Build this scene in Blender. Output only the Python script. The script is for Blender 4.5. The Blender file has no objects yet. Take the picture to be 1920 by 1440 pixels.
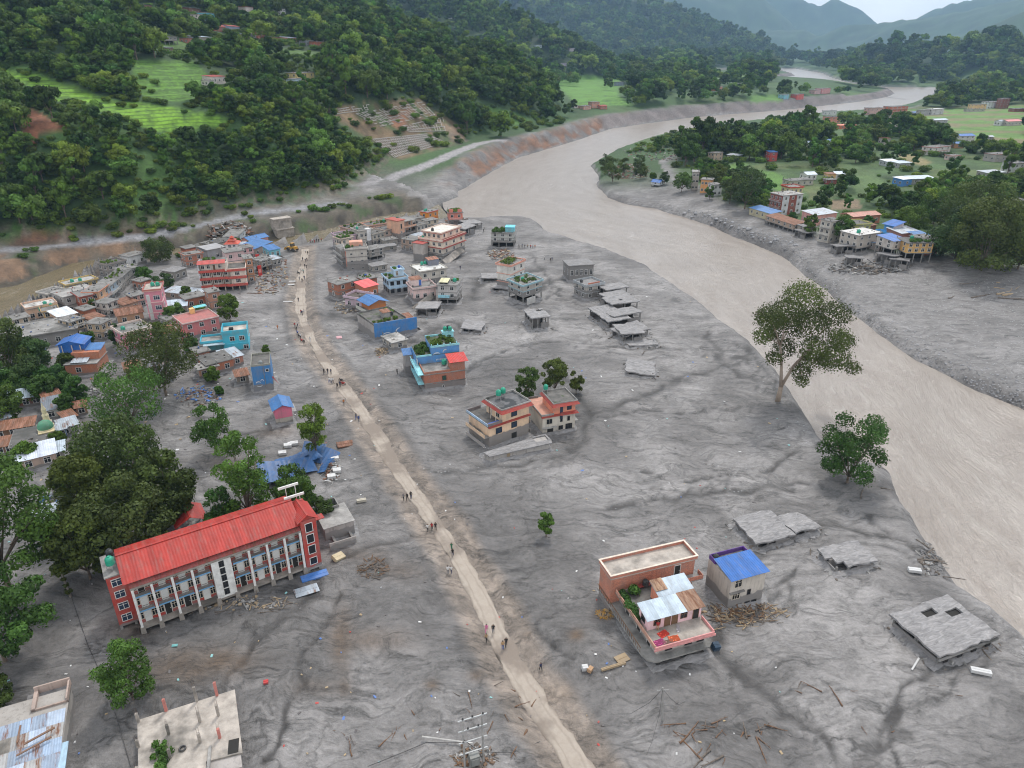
import bpy, bmesh, math, random
import numpy as np
from mathutils import Vector, Matrix, Euler
R = math.radians
rnd = random.Random(7)
sc = bpy.context.scene
COL = sc.collection

# ---------------------------------------------------------------- camera
CAM_H, FPX, PITCH = 80.0, 1340.0, R(25.2)      # metres over the mud plain, focal length for a 1920 px wide frame, tilt
cd = bpy.data.cameras.new('camera'); cam = bpy.data.objects.new('camera', cd); COL.objects.link(cam)
cd.sensor_width = 36.0; cd.lens = 36.0*FPX/1920.0; cd.clip_start = 1.0; cd.clip_end = 60000
cam.location = (0, 0, CAM_H); cam.rotation_euler = (R(90)-PITCH, 0, 0)
sc.camera = cam
# ---------------------------------------------------------------- sky
W = bpy.data.worlds.new('World'); sc.world = W; W.use_nodes = True
nt = W.node_tree; nt.nodes.clear()
SUN_EL, SUN_AZ = R(56), R(16)                   # azimuth from +Y towards +X
def wn(t, **k):
    n = nt.nodes.new(t)
    for a, b in k.items(): setattr(n, a, b)
    return n
sky = wn('ShaderNodeTexSky', sky_type='NISHITA', sun_disc=False, sun_elevation=SUN_EL, sun_rotation=SUN_AZ,
         air_density=1.0, dust_density=2.0, ozone_density=1.6, altitude=600)
tc = wn('ShaderNodeTexCoord'); mp = wn('ShaderNodeMapping'); mp.inputs['Scale'].default_value = (1.0, 1.0, 2.6)
cn = wn('ShaderNodeTexNoise'); cn.inputs['Scale'].default_value = 2.6; cn.inputs['Detail'].default_value = 6; cn.inputs['Roughness'].default_value = .55
cr = wn('ShaderNodeValToRGB'); cr.color_ramp.elements[0].position = .30; cr.color_ramp.elements[1].position = .74
cr.color_ramp.elements[0].color = (6.0, 6.0, 6.15, 1); cr.color_ramp.elements[1].color = (12.0, 11.8, 11.4, 1)
mx = wn('ShaderNodeMix', data_type='RGBA'); mx.inputs['Factor'].default_value = .86
bg = wn('ShaderNodeBackground'); bg.inputs['Strength'].default_value = 0.105
wo = wn('ShaderNodeOutputWorld')
L = nt.links.new
L(tc.outputs['Generated'], mp.inputs['Vector']); L(mp.outputs['Vector'], cn.inputs['Vector']); L(cn.outputs['Fac'], cr.inputs['Fac'])
L(sky.outputs['Color'], mx.inputs[6]); L(cr.outputs['Color'], mx.inputs[7]); L(mx.outputs[2], bg.inputs['Color']); L(bg.outputs['Background'], wo.inputs['Surface'])
# ---------------------------------------------------------------- sun (behind thin cloud)
sd = bpy.data.lights.new('sun', 'SUN'); sd.energy = 1.5; sd.angle = R(12); sd.color = (1.0, .95, .88)
sun = bpy.data.objects.new('sun', sd); COL.objects.link(sun)
sdir = Vector((math.sin(SUN_AZ)*math.cos(SUN_EL), math.cos(SUN_AZ)*math.cos(SUN_EL), math.sin(SUN_EL)))
sun.rotation_euler = (-sdir).to_track_quat('-Z', 'Y').to_euler(); sun.location = sdir*500
# ---------------------------------------------------------------- exposure and render settings
sc.view_settings.view_transform = 'Standard'; sc.view_settings.look = 'None'
sc.view_settings.exposure = 0.66; sc.view_settings.gamma = 1.0; sc.view_settings.use_curve_mapping = False
sc.render.engine = 'CYCLES'
cy = sc.cycles
cy.use_denoising = True; cy.denoiser = 'OPENIMAGEDENOISE'; cy.denoising_prefilter = 'ACCURATE'; cy.use_adaptive_sampling = True; cy.adaptive_threshold = .015; cy.filter_width = 1.1; cy.sample_clamp_direct = 5
cy.max_bounces = 3; cy.diffuse_bounces = 2; cy.glossy_bounces = 1; cy.transmission_bounces = 1; cy.volume_bounces = 0; cy.transparent_max_bounces = 6
cy.caustics_reflective = False; cy.caustics_refractive = False; cy.sample_clamp_indirect = 4
# ================================================================ geometry helpers: photo pixel -> ray -> place on the ground
CT, ST = math.cos(PITCH), math.sin(PITCH)
def ray(px, py):
    u, v = (px-960)/FPX, (720-py)/FPX
    return u, CT+v*ST, -ST+v*CT
def plane(px, py, z=0.0):
    x, y, dz = ray(px, py); t = (z-CAM_H)/dz
    return (x*t, y*t)
def far(px, py, dist):                           # point on that line of sight at a horizontal distance
    x, y, dz = ray(px, py); t = dist/math.hypot(x, y)
    return (x*t, y*t, CAM_H+dz*t)
# ---------------------------------------------------------------- numpy noise
def _hash(ix, iy, seed):
    h = (ix.astype(np.int64)*374761393 + iy.astype(np.int64)*668265263 + seed*1442695041) & 0xffffffff
    h = ((h ^ (h >> 13))*1274126177) & 0xffffffff
    return ((h ^ (h >> 16)) & 0xffff)/65535.0
def vnoise(x, y, seed=0):
    ix, iy = np.floor(x), np.floor(y); fx, fy = x-ix, y-iy
    fx = fx*fx*fx*(fx*(fx*6-15)+10); fy = fy*fy*fy*(fy*(fy*6-15)+10)
    a, b = _hash(ix, iy, seed), _hash(ix+1, iy, seed); c, d = _hash(ix, iy+1, seed), _hash(ix+1, iy+1, seed)
    return (a*(1-fx)+b*fx)*(1-fy)+(c*(1-fx)+d*fx)*fy
def fbm(x, y, scale, oct=4, seed=0, gain=.5):
    s, a, t = 0, 1, 0
    x, y = x/scale, y/scale
    for o in range(oct):
        s = s+a*vnoise(x, y, seed+o*17); t += a; a *= gain; x, y = x*2.03+11.3, y*2.03+5.7
    return s/t-.5                                 # about -.5 .. .5
def smooth(a, b, x):
    t = np.clip((x-a)/(b-a), 0, 1); return t*t*(3-2*t)
def seg_dist(X, Y, pts):
    d = np.full(X.shape, 1e9)
    for (ax, ay), (bx, by) in zip(pts[:-1], pts[1:]):
        vx, vy = bx-ax, by-ay; l2 = vx*vx+vy*vy+1e-9
        t = np.clip(((X-ax)*vx+(Y-ay)*vy)/l2, 0, 1)
        d = np.minimum(d, (X-ax-t*vx)**2+(Y-ay-t*vy)**2)
    return np.sqrt(d)
def inside(X, Y, poly):
    r = np.zeros(X.shape, bool); n = len(poly)
    for i in range(n):
        (ax, ay), (bx, by) = poly[i], poly[(i+1) % n]
        if ay == by: continue
        r ^= ((ay > Y) != (by > Y)) & (X < (bx-ax)*(Y-ay)/(by-ay)+ax)
    return r
def sdf(X, Y, poly):                              # negative inside
    d = seg_dist(X, Y, list(poly)+[poly[0]])
    return np.where(inside(X, Y, poly), -d, d)
def chaikin(p, n=2):
    for _ in range(n):
        q = [p[0]]
        for a, b in zip(p[:-1], p[1:]):
            q += [(a[0]*.75+b[0]*.25, a[1]*.75+b[1]*.25), (a[0]*.25+b[0]*.75, a[1]*.25+b[1]*.75)]
        p = q+[p[-1]]
    return p
# ---------------------------------------------------------------- plan of the valley
WATER = -2.4
NEAR_BANK = [plane(*p, WATER+1.2) for p in [(2500,1760),(2150,1390),(1920,1205),(1897,1176),(1849,1135),(1784,1092),(1752,1043),(1720,995),(1697,960),(1668,915),(1655,873),
    (1600,858),(1545,834),(1523,811),(1494,760),(1448,690),(1397,635),(1348,600),(1300,558),(1240,520),(1213,499),(1160,480),(1133,467),(1073,451),(1023,433),(997,410),(960,406),(887,411)]]
RIGHT_BANK = [plane(*p, WATER+.6) for p in [(2500,985),(2100,850),(1920,757),(1839,727),(1766,689),(1725,670),(1671,632),(1630,603),(1590,573),(1562,543),(1519,516),(1481,482),
    (1440,464),(1384,442),(1340,422),(1286,405),(1231,389),(1177,381),(1144,368),(1124,348),(1127,331),(1112,309),(1161,280),(1231,256),(1297,243),(1347,235),(1450,222),(1560,211),(1622,207),(1662,204),(1708,196),(1736,183),(1767,172),(1850,168),(1940,167)]]
LEFT_BANK = [plane(*p, WATER+.6) for p in [(740,402),(800,388),(853,367),(853,357),(873,347),(933,312),(973,292),(1040,274),(1090,258),(1140,241),(1207,231),(1297,219),(1384,212),(1472,205),
    (1544,197),(1609,190),(1664,181),(1676,175),(1666,170),(1642,166),(1596,163),(1520,158),(1452,152),(1440,146),(1490,142),(1475,137),(1440,132),(1455,128)]]
FAR_BANK = [plane(*p, WATER+.6) for p in [(1490,128),(1545,137),(1560,145),(1600,156),(1655,163),(1760,163.5),(1940,163.5)]]
RIVER = NEAR_BANK + [plane(*p, WATER) for p in [(800,414)]] + LEFT_BANK + FAR_BANK + RIGHT_BANK[::-1]
TRIB_NEAR = [plane(*p, WATER+.8) for p in [(-500,760),(0,623),(55,595),(122,551),(203,503),(240,492),(330,476),(420,462),(500,466),(560,458),(640,444),(700,428),(800,414),(900,409)]]
TRIB_FAR = [plane(*p, WATER+.6) for p in [(760,394),(700,404),(640,422),(560,437),(500,447),(430,449),(330,462),(262,473),(219,478),(197,481),(153,487),(120,495),(77,512),(22,532),(-20,538),(-500,580)]]
TRIB = TRIB_NEAR + TRIB_FAR
RIGHT_TERRACE = [plane(*p, 4) for p in [(2700,640),(1920,512),(1830,506),(1760,488),(1680,482),(1600,472),(1540,452),(1480,428),(1400,400),(1330,378),(1290,352),(1250,330),(1235,300),(1290,278),(1335,252),(1350,246),(1450,228),(1560,216),(1640,210),(1712,200),(1742,186),(1775,174),(1860,170),(2100,169)]] + [(2600,1500),(2600,100)]
HILL = [plane(*p, 5) for p in [(-900,600),(-300,508),(0,462),(150,447),(300,428),(420,403),(560,384),(640,370),(690,335),(740,306),(850,288),(905,266),(1000,247),(1050,236)]] + [(66,905),(20,1120),(-60,1500),(-500,2300),(-3000,3300),(-3000,300)]
ROAD = chaikin([plane(*p, 0) for p in [(1190,1600),(1100,1460),(1060,1390),(1000,1310),(945,1215),(905,1120),(862,1050),(838,1010),(800,955),(750,885),(700,805),(660,745),(625,700),(598,660),(577,625),(563,580),(562,540),(570,490),(572,465)]], 2)
def ridge(X, Y, pts, k, p=1.0):
    best = np.full(X.shape, -1e9)
    for a, b in zip(pts[:-1], pts[1:]):
        vx, vy = b[0]-a[0], b[1]-a[1]; l2 = vx*vx+vy*vy
        t = np.clip(((X-a[0])*vx+(Y-a[1])*vy)/l2, 0, 1)
        d = np.sqrt((X-a[0]-t*vx)**2+(Y-a[1]-t*vy)**2)
        best = np.maximum(best, a[2]+t*(b[2]-a[2])-k*d)
    return best
RIDGES = [  # crest lines of the farther hills
    ([far(1420,103,4190),far(1385,86,4190),far(1353,70,4250),far(1300,46,4320),far(1232,4,4320),far(1120,-40,4440),far(900,-90,4440),far(500,-140,4570)], .42, 80),      # hazy hill beyond the rice fields
    ([far(1120,112,2000),far(1060,92,2000),far(1000,56,1950),far(900,8,1900),far(760,-40,1850)], .40, 40),
    ([far(1506,98,8520),far(1482,80,8520),far(1444,28,8520),far(1413,-4,8520),far(1380,-40,8660),far(1250,-110,8800),far(900,-160,8950)], .75, 140),
    ([far(1460,-20,10200),far(1504,-6,10200),far(1535,8,10300),far(1565,-6,10300),far(1602,12,10300),far(1622,52,10400),far(1650,90,10400)], .62, 150),
    ([far(1730,40,9430),far(1754,16,9430),far(1830,-4,9200),far(1990,-40,8740)], .55, 130),
    ([far(1440,60,7950),far(1474,52,7950),far(1550,57,7950),far(1587,49,7810),far(1640,38,7810),far(1716,30,7670),far(1780,22,7670),far(1860,8,7530),far(1960,-8,7380),far(2150,-40,7100)], .40, 110),
    ([far(1730,98,5600),far(1790,84,5460),far(1850,60,5320),far(1920,26,5180),far(2100,-20,5040)], .45, 80),
    ([far(1485,119,3530),far(1520,110,3220),far(1560,105,3040),far(1640,102,2850),far(1720,97,2670),far(1800,95,2540),far(1920,90,2420),far(2150,85,2290)], .42, 26),  # bluff across the bend
]
HILL_PROF_S = [-50, 0, 14, 60, 110, 220, 420, 700, 1200, 3000]
HILL_PROF_Z = [0, 0, 7, 40, 55, 82, 128, 205, 330, 520]
def terrain(X, Y):
    D = np.sqrt(X*X+Y*Y)
    dr = sdf(X, Y, RIVER); dt = sdf(X, Y, TRIB); dw = np.minimum(dr, dt)
    wob = fbm(X, Y, 14, 3, 3)*3.0*smooth(120, 400, D)+fbm(X, Y, 3.5, 3, 9)*1.1
    drt = sdf(X, Y, RIGHT_TERRACE)
    dh = sdf(X, Y, HILL)
    dleft = seg_dist(X, Y, LEFT_BANK)
    # mud plain
    z = fbm(X, Y, 60, 3, 1)*.9 + fbm(X, Y, 12, 3, 2)*.45
    # warped flow ridges of the mud
    wx, wy = X+fbm(X, Y, 22, 3, 31)*26, Y+fbm(X, Y, 22, 3, 32)*26
    fl = 1-np.abs(fbm(wx, wy, 9, 3, 33))*6
    z = z+np.clip(fl, 0, 1)**2*.22
    # left bank upstream is high and cliffed
    side_left = smooth(0, 1, (dleft < np.minimum(seg_dist(X, Y, RIGHT_BANK), seg_dist(X, Y, NEAR_BANK))).astype(float))
    up = smooth(430, 560, Y)
    cliff = smooth(0, 16, dleft+wob*2.2)*10 + smooth(20, 90, dleft)*5
    flat_left = np.where((dr > 0) & (X < 1700), cliff, 0)*up*side_left
    far_plain = smooth(700, 1000, Y)*smooth(5, 60, dleft)*6*side_left
    z = z+flat_left+far_plain*(dr > 0)
    # trib far bank bench
    tf = seg_dist(X, Y, TRIB_FAR)
    bench = (smooth(0, 10, tf+wob)*3.5+smooth(10, 34, tf+wob*2)*3.5)*(X < -40)*(1-up)*(sdf(X, Y, TRIB_NEAR+[(-60,430),(-200,600),(-900,600)]) < 0)
    z = z+bench
    # right bank
    rb = smooth(0, 40, -drt+30+wob*2)*4.2+smooth(0, 160, -drt)*3.0
    z = np.where((drt < 60) & (dr > 0), z*.6+rb, z)
    z = np.where((X < -30) & (dt > 0) & (bench < .3), (z+1.4)*smooth(2, np.where(X < -118, 40., 18.), dt)-1.4, z)
    # left hill
    s = -dh+fbm(X, Y, 130, 4, 5)*70*smooth(20, 200, -dh)+fbm(X, Y, 30, 3, 6)*16*smooth(0, 60, -dh)
    hz = np.interp(s, HILL_PROF_S, HILL_PROF_Z)
    gul = fbm(X, Y, 180, 4, 8)*46*smooth(60, 400, -dh)
    z = z+np.where(dh < 0, hz+gul, 0)*(1-.0*up)
    # far hills
    for i, (pts, k, amp) in enumerate(RIDGES):
        n = fbm(X, Y, amp*7, 5, 40+i*3)*amp*2.0
        n2 = (1-np.abs(fbm(X, Y, amp*4.5, 4, 90+i*3))*4)*amp*.5
        zz = ridge(X, Y, pts, k)
        fade = smooth(0, amp*2.5, np.clip(np.max([p[2] for p in pts])-zz, 0, None))
        z = np.maximum(z, zz+(n+n2*.6-amp*.2)*(.12+.88*fade)*smooth(-60, 120, zz))
    z = np.where(D > 1400, np.minimum(z, 6)+np.clip(z-6, 0, None)*smooth(4, 170, dw), z)
    # water cut
    bank = smooth(-6, 2.2, dw+wob*.8)
    z = z*bank+(WATER-3.2)*(1-bank)
    return z, dict(dr=dr, dt=dt, dw=dw, drt=drt, dh=dh, dleft=dleft, D=D)
# ---------------------------------------------------------------- polar height grid centred under the camera (finer near, coarser far)
NA, NR = 600, 700
AZ = np.linspace(R(-60), R(60), NA)
RR = 28*np.exp(np.linspace(0, math.log(12000/28.), NR))
AA, DD = np.meshgrid(AZ, RR)
GX, GY = DD*np.sin(AA), DD*np.cos(AA)
GZ, GM = terrain(GX, GY)
# road is cut about 0.4 m into the mud, with small berms
ROAD_W = 1.85
droad = seg_dist(GX, GY, ROAD)
nr_ = fbm(GX, GY, 5, 2, 71)*1.2
GZ = np.where(GM['D'] < 420, GZ*(1-.8*np.exp(-(droad/9)**2)), GZ)
GZ = GZ-.55*(1-smooth(ROAD_W-.6, ROAD_W+1.3, droad+nr_))+.38*np.exp(-((droad+nr_-5.2)/1.5)**2)*(GM['D'] < 420)
def gidx(x, y):
    a = np.arctan2(x, y); d = np.sqrt(x*x+y*y)
    fa = np.clip((a-AZ[0])/(AZ[1]-AZ[0]), 0, NA-1.001); fr = np.clip(np.log(d/28)/math.log(12000/28.)*(NR-1), 0, NR-1.001)
    return fa, fr
def gval(G, x, y):
    x, y = np.asarray(x, float), np.asarray(y, float)
    fa, fr = gidx(x, y); ia, ir = fa.astype(int), fr.astype(int); ta, tr = fa-ia, fr-ir
    return (G[ir, ia]*(1-ta)+G[ir, ia+1]*ta)*(1-tr)+(G[ir+1, ia]*(1-ta)+G[ir+1, ia+1]*ta)*tr
def ground(x, y): return float(gval(GZ, x, y))
def hit(px, py, lift=0.0):
    """where the line of sight through a photo pixel meets the ground"""
    x, y, dz = ray(px, py); h = math.hypot(x, y); a = math.atan2(x, y)
    fa = min(max((a-AZ[0])/(AZ[1]-AZ[0]), 0), NA-1.001); ia = int(fa); ta = fa-ia
    prof = np.maximum(GZ[:, ia]*(1-ta)+GZ[:, ia+1]*ta, WATER)+lift
    zr = CAM_H+dz/h*RR
    below = np.nonzero(zr <= prof)[0]
    i = below[0] if len(below) else NR-1
    if i == 0: i = 1
    e0, e1 = zr[i-1]-prof[i-1], zr[i]-prof[i]
    t = e0/(e0-e1) if e0 != e1 else 0
    r = RR[i-1]+(RR[i]-RR[i-1])*min(max(t, 0), 1)
    X, Y = r*x/h, r*y/h
    return Vector((X, Y, ground(X, Y)))
def project(X, Y, Z):
    dx, dy, dz = X, Y, Z-CAM_H
    f = dy*CT-dz*ST; up = dy*ST+dz*CT
    return 960+FPX*dx/f, 720-FPX*up/f
PX, PY = project(GX, GY, GZ)                     # where each ground point shows, used to lay out fields and bare earth from a survey of the photo
ZW1, ZW2 = fbm(GX, GY, 20, 3, 51), fbm(GX, GY, 20, 3, 52)
def zone(poly, soft=6.0, warp=10.0):
    xs, ys = [p[0] for p in poly], [p[1] for p in poly]; g = soft+warp
    bx = (PX > min(xs)-g) & (PX < max(xs)+g) & (PY > min(ys)-g) & (PY < max(ys)+g); out = np.zeros(GX.shape)
    out[bx] = smooth(soft, -soft, sdf(PX[bx]+ZW1[bx]*warp, PY[bx]+ZW2[bx]*warp*.5, poly)); return out
# ================================================================ materials
MATS = {}
def new_mat(name):
    m = bpy.data.materials.new(name); m.use_nodes = True; m.node_tree.nodes.clear(); return m
class NT:
    """small helper round a node tree"""
    def __init__(s, m): s.t = m.node_tree
    def n(s, t, ins=None, **k):
        x = s.t.nodes.new(t)
        for a, b in k.items(): setattr(x, a, b)
        for a, b in (ins or {}).items():
            if hasattr(b, 'links') or isinstance(b, bpy.types.NodeSocket): s.t.links.new(b, x.inputs[a])
            else:
                sk = x.inputs[a]
                if hasattr(b, '__len__'): k = len(sk.default_value); b = tuple(b)[:k]+(1.0,)*(k-len(b))
                sk.default_value = b
        return x
    def noise(s, vec, scale, detail=4, rough=.55, dist=0.0):
        return s.n('ShaderNodeTexNoise', {'Vector': vec, 'Scale': scale, 'Detail': detail, 'Roughness': rough, 'Distortion': dist}).outputs['Fac']
    def math(s, op, a, b=None, c=None, clamp=False):
        i = {0: a}
        if b is not None: i[1] = b
        if c is not None: i[2] = c
        return s.n('ShaderNodeMath', i, operation=op, use_clamp=clamp).outputs[0]
    def mix(s, f, a, b, blend='MIX'):
        return s.n('ShaderNodeMix', {0: f, 6: a, 7: b}, data_type='RGBA', blend_type=blend).outputs[2]
    def rng(s, v, a, b, c=0., d=1.):
        return s.n('ShaderNodeMapRange', {'Value': v, 'From Min': a, 'From Max': b, 'To Min': c, 'To Max': d}).outputs[0]
    def vmul(s, vec, xyz): return s.n('ShaderNodeVectorMath', {0: vec, 1: xyz}, operation='MULTIPLY').outputs[0]
    def out(s, shader): s.n('ShaderNodeOutputMaterial', {'Surface': shader})
    def bsdf(s, col, rough=.8, normal=None, **k):
        i = {'Base Color': col, 'Roughness': rough}
        if normal is not None: i['Normal'] = normal
        i.update(k)
        return s.n('ShaderNodeBsdfPrincipled', i).outputs[0]
    def bump(s, h, strength, dist):
        return s.n('ShaderNodeBump', {'Height': h, 'Strength': strength, 'Distance': dist}).outputs[0]
def rgba(c, a=1.0): return (c[0], c[1], c[2], a)
# ---------------------------------------------------------------- ground colours (albedo) laid out over the survey zones
def lay(colr, mask, c, var=0.0, seed=0, scale=8):
    m = np.clip(mask, 0, 1)[..., None]
    c = np.array(c)[None, None, :]*(1+var*fbm(GX, GY, scale, 3, seed)[..., None]*2)
    return colr*(1-m)+c*m
D_ = GM['D']; dh, drt, dw, dr, dleft = GM['dh'], GM['drt'], GM['dw'], GM['dr'], GM['dleft']
n1 = fbm(GX, GY, 34, 4, 61); n2 = fbm(GX, GY, 11, 4, 62); n3 = fbm(GX, GY, 3.2, 3, 63)
wx, wy = GX+fbm(GX, GY, 26, 3, 64)*40, GY+fbm(GX, GY, 26, 3, 65)*40
sw = fbm(wx, wy, 12, 4, 66)
mudv = np.clip(.52+n1*.40+n2*.50+sw*.95, 0, 1)
dark, light = np.array([.080, .076, .075]), np.array([.252, .242, .238])
C = dark+(light-dark)*(.16+.72*smooth(.05, .95, mudv))[..., None]
# paler, drier fans and darker wet patches as the photo shows them (pixel ellipse: x, y, rx, ry, amount)
for ex, ey, rx, ry, am in [(1180,860,170,70,.55),(1300,830,130,60,.4),(1500,1200,190,110,.45),(1290,700,200,60,.35),(640,1250,120,140,.30),(560,1380,110,70,.35),(1700,1330,230,100,.30),(1050,600,200,60,.30),(640,640,100,70,.35),
        (1450,1050,120,60,.25),(1130,1010,70,50,.4),(1760,620,200,70,.35),(950,540,160,60,.25),(720,1180,60,120,.35),(500,700,90,90,.30),(780,740,90,50,.25),(450,560,70,60,.25),
        (420,1180,170,60,-.55),(560,1090,130,40,-.5),(330,1290,150,70,-.5),(100,1280,140,110,-.45),(880,960,110,80,-.40),(960,1060,90,70,-.35),(1190,1260,140,60,-.55),(1080,1180,110,60,-.45),(830,860,140,60,-.40),(1010,850,120,35,-.35),
        (1120,1330,110,60,-.35),(1200,790,70,50,-.25),(1620,940,70,60,-.4),(1350,1080,60,40,-.3),(1790,1240,110,60,-.35),(720,880,60,60,-.25),(1450,760,90,50,-.25)]:
    q = ((PX-ex)/rx)**2+((PY-ey)/ry)**2
    w = np.exp(-q*1.2)*am*.55*(.4+2.2*(n2+.5)*.7+(sw)*1.2)
    C = np.where((w > 0)[..., None], C+(light*1.12-C)*np.clip(w, 0, 1)[..., None], C+(dark-C)*np.clip(-w, 0, 1)[..., None])
# trickle channels across the mud, darker and wet
CHANNELS = [[(1100,770),(1130,790),(1180,765),(1280,772),(1360,768),(1440,755)],[(1100,770),(1105,820),(1080,850),(1000,870),(900,880),(800,880)],[(1060,705),(1105,770)],
    [(860,700),(900,670),(1000,640),(1100,640),(1170,650),(1280,655)],[(1040,800),(1200,740),(1300,700),(1370,680),(1410,650)],[(1000,480),(1040,530),(1050,560),(1100,570)],[(1010,545),(1040,520),(1090,525)],
    [(880,560),(900,520),(960,510),(1020,505)],[(1440,1010),(1520,990),(1600,990),(1690,1005),(1740,1040)],[(1440,1010),(1410,1060),(1390,1110)],[(1700,1440),(1670,1390),(1690,1330),(1720,1290),(1760,1260),(1830,1215),(1920,1190)],
    [(1610,1440),(1640,1390),(1690,1330)],[(1340,1180),(1420,1290),(1490,1340),(1580,1400)],[(1500,1060),(1440,1110),(1400,1150)],[(800,1000),(720,1020),(640,1040),(600,1080),(560,1130),(480,1180),(420,1280),(400,1400)],[(640,1100),(600,1160),(560,1260),(540,1360),(480,1440)],
    [(560,770),(520,800),(430,820),(380,800)],[(780,640),(700,600),(620,590)],[(830,930),(880,1010),(900,1080),(960,1150),(1020,1200),(1080,1230)],[(870,620),(830,600),(800,630)],[(1380,640),(1440,690),(1460,740)],[(1320,620),(1360,690),(1440,720)],
    [(1130,950),(1260,930),(1400,920),(1520,900)],[(1190,880),(1300,905),(1420,880),(1500,840)],[(620,560),(700,580),(760,650)],[(1620,960),(1660,990),(1720,1030)]]
jx, jy = GX+fbm(GX, GY, 6, 3, 130)*5, GY+fbm(GX, GY, 6, 3, 131)*5
for i, ch in enumerate(CHANNELS):
    pts = chaikin([plane(*p, 0) for p in ch], 1); pa = np.array(pts)
    bx = (jx > pa[:,0].min()-8) & (jx < pa[:,0].max()+8) & (jy > pa[:,1].min()-8) & (jy < pa[:,1].max()+8)
    dd = seg_dist(jx[bx], jy[bx], pts); wdt = (.5+.6*((i*37) % 5)/4)*np.clip(D_[bx]/150, .8, 2.2)
    k = np.exp(-(dd/wdt)**2)*1.15*(.75+n3[bx]*1.5)
    C[bx] = C[bx]+(dark*.62-C[bx])*np.clip(k, 0, .95)[..., None]
    dd2 = seg_dist(jx[bx]+n3[bx]*9+2.5, jy[bx]+n2[bx]*12+2.0, pts); C[bx] = C[bx]+(dark*.75-C[bx])*np.clip(np.exp(-(dd2/(wdt*.8))**2)*.8*(.6+n2[bx]*2), 0, .85)[..., None]
    GZ[bx] -= .30*np.exp(-(dd/(wdt*1.2))**2)*(D_[bx] < 420)
# warm brown seepage stains
for ex, ey, rx, ry, am in [(640,1200,22,60,.8),(700,1200,70,25,.5),(600,1290,60,20,.35),(895,1265,20,14,.8),(810,1285,16,11,.7),(645,1290,14,16,.5),(1045,1300,32,22,.9),(1080,1190,16,12,.9),(990,1190,10,6,.9),(400,1240,90,30,.6),(330,1260,60,30,.5),(760,1070,60,20,.3),(1130,1155,24,10,.5),(880,1060,14,40,.4),(680,1040,60,16,.3),(420,870,60,20,.35),(250,1180,50,25,.5),(520,810,40,14,.4)]:
    w = np.exp(-(((PX-ex)/rx)**2+((PY-ey)/ry)**2)*1.3)*am*(.6+1.8*(n3+.5)*.7)
    C = lay(C, w, (.115, .082, .058))
# gravel bars: cooler, speckled in the shader
bar = smooth(0, 8, -sdf(PX, PY, [(1480,470),(1560,545),(1680,640),(1800,700),(1920,752),(2400,900),(2400,560),(1920,520),(1700,495),(1560,480)]))
C = lay(C, bar*.75, (.170, .164, .162), .5, 70, 30)
bar2 = smooth(0, 3, -sdf(PX, PY, [(1112,309),(1161,280),(1231,256),(1347,233),(1350,262),(1240,300),(1235,330),(1160,345),(1127,331)]))
C = lay(C, bar2, (.17, .145, .135), .7, 71, 12)
# ------------- hills and fields
forest_floor = np.array([.034, .072, .020]); grass = np.array([.070, .150, .030])
hm = smooth(6, -8, dh+n2*10)
C = lay(C, hm, forest_floor, .5, 72, 20)
C = lay(C, hm*smooth(-.02, .22, n1), grass*.8, .4, 73, 10)
far_land = np.clip(smooth(430, 520, GY)*smooth(9, 26, dleft+n2*14)*(GX < 1500)*(dr > 0)*(drt > 0)+smooth(1150, 1400, D_)*smooth(8, 30, dw), 0, 1)
C = lay(C, far_land, forest_floor*1.15, .4, 74, 40)
C = lay(C, far_land*smooth(.02, .16, fbm(GX, GY, 150, 3, 75))*(D_ < 2600), (.062, .108, .030), .4, 76, 20)
C = lay(C, far_land*smooth(18, 34, GZ), (.034, .066, .022), .6, 95, 60)
rbm = smooth(-2, -14, drt+n2*10)
C = lay(C, rbm, (.050, .092, .027), .5, 77, 16)
C = lay(C, rbm*smooth(.04, .2, n1), (.080, .110, .034), .5, 78, 10)
# eroded red-brown cliffs on the upstream bank, grey wet foot
cl = smooth(24, 6, dleft+n2*16)*(dleft > -1)*smooth(450, 500, GY)*(GX < 140)*(dr > 0)
C = lay(C, cl*smooth(-.1, .12, n2+.06), (.165, .085, .050), .6, 79, 7)
C = lay(C, smooth(26, 8, dleft+n2*10)*(dr > 0)*(GX > 100)*smooth(700, 800, GY), (.16, .14, .135), .5, 80, 14)
Z = {}
def zfield(poly, c, var=.25, soft=3, warp=8, seed=81, scale=10, f=1.0):
    global C
    m = zone(poly, soft, warp); C = lay(C, m*f, c, var, seed, scale); return m
TER1 = [(0,121),(20,133),(60,140),(140,163),(213,187),(333,200),(437,230),(400,236),(300,248),(250,230),(160,195),(93,185),(60,160),(0,145)]
TER2 = [(247,113),(360,113),(400,147),(377,180),(287,192),(253,165)]
TER3 = [(290,70),(470,84),(620,100),(600,108),(420,100),(290,92)]
FARF = [(1020,147),(1100,142),(1173,143),(1160,160),(1160,180),(1187,197),(1083,197),(1056,170)]
open_m = np.zeros(GX.shape)
for poly, c in [(TER1, (.150, .300, .024)), (TER2, (.095, .205, .026)), (TER3, (.07, .13, .028)), (FARF, (.095, .215, .030)), ([(1120,92),(1240,104),(1290,122),(1280,132),(1140,116)], (.10,.17,.04)), ([(1180,126),(1290,136),(1400,140),(1420,150),(1290,150),(1190,140)], (.09,.16,.035)),
        ([(1400,180),(1460,176),(1470,188),(1410,192)], (.09,.19,.035)), ([(915,200),(980,215),(1000,232),(940,235),(910,220)], (.075,.16,.03))]:
    open_m = np.maximum(open_m, zfield(poly, c))
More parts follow.
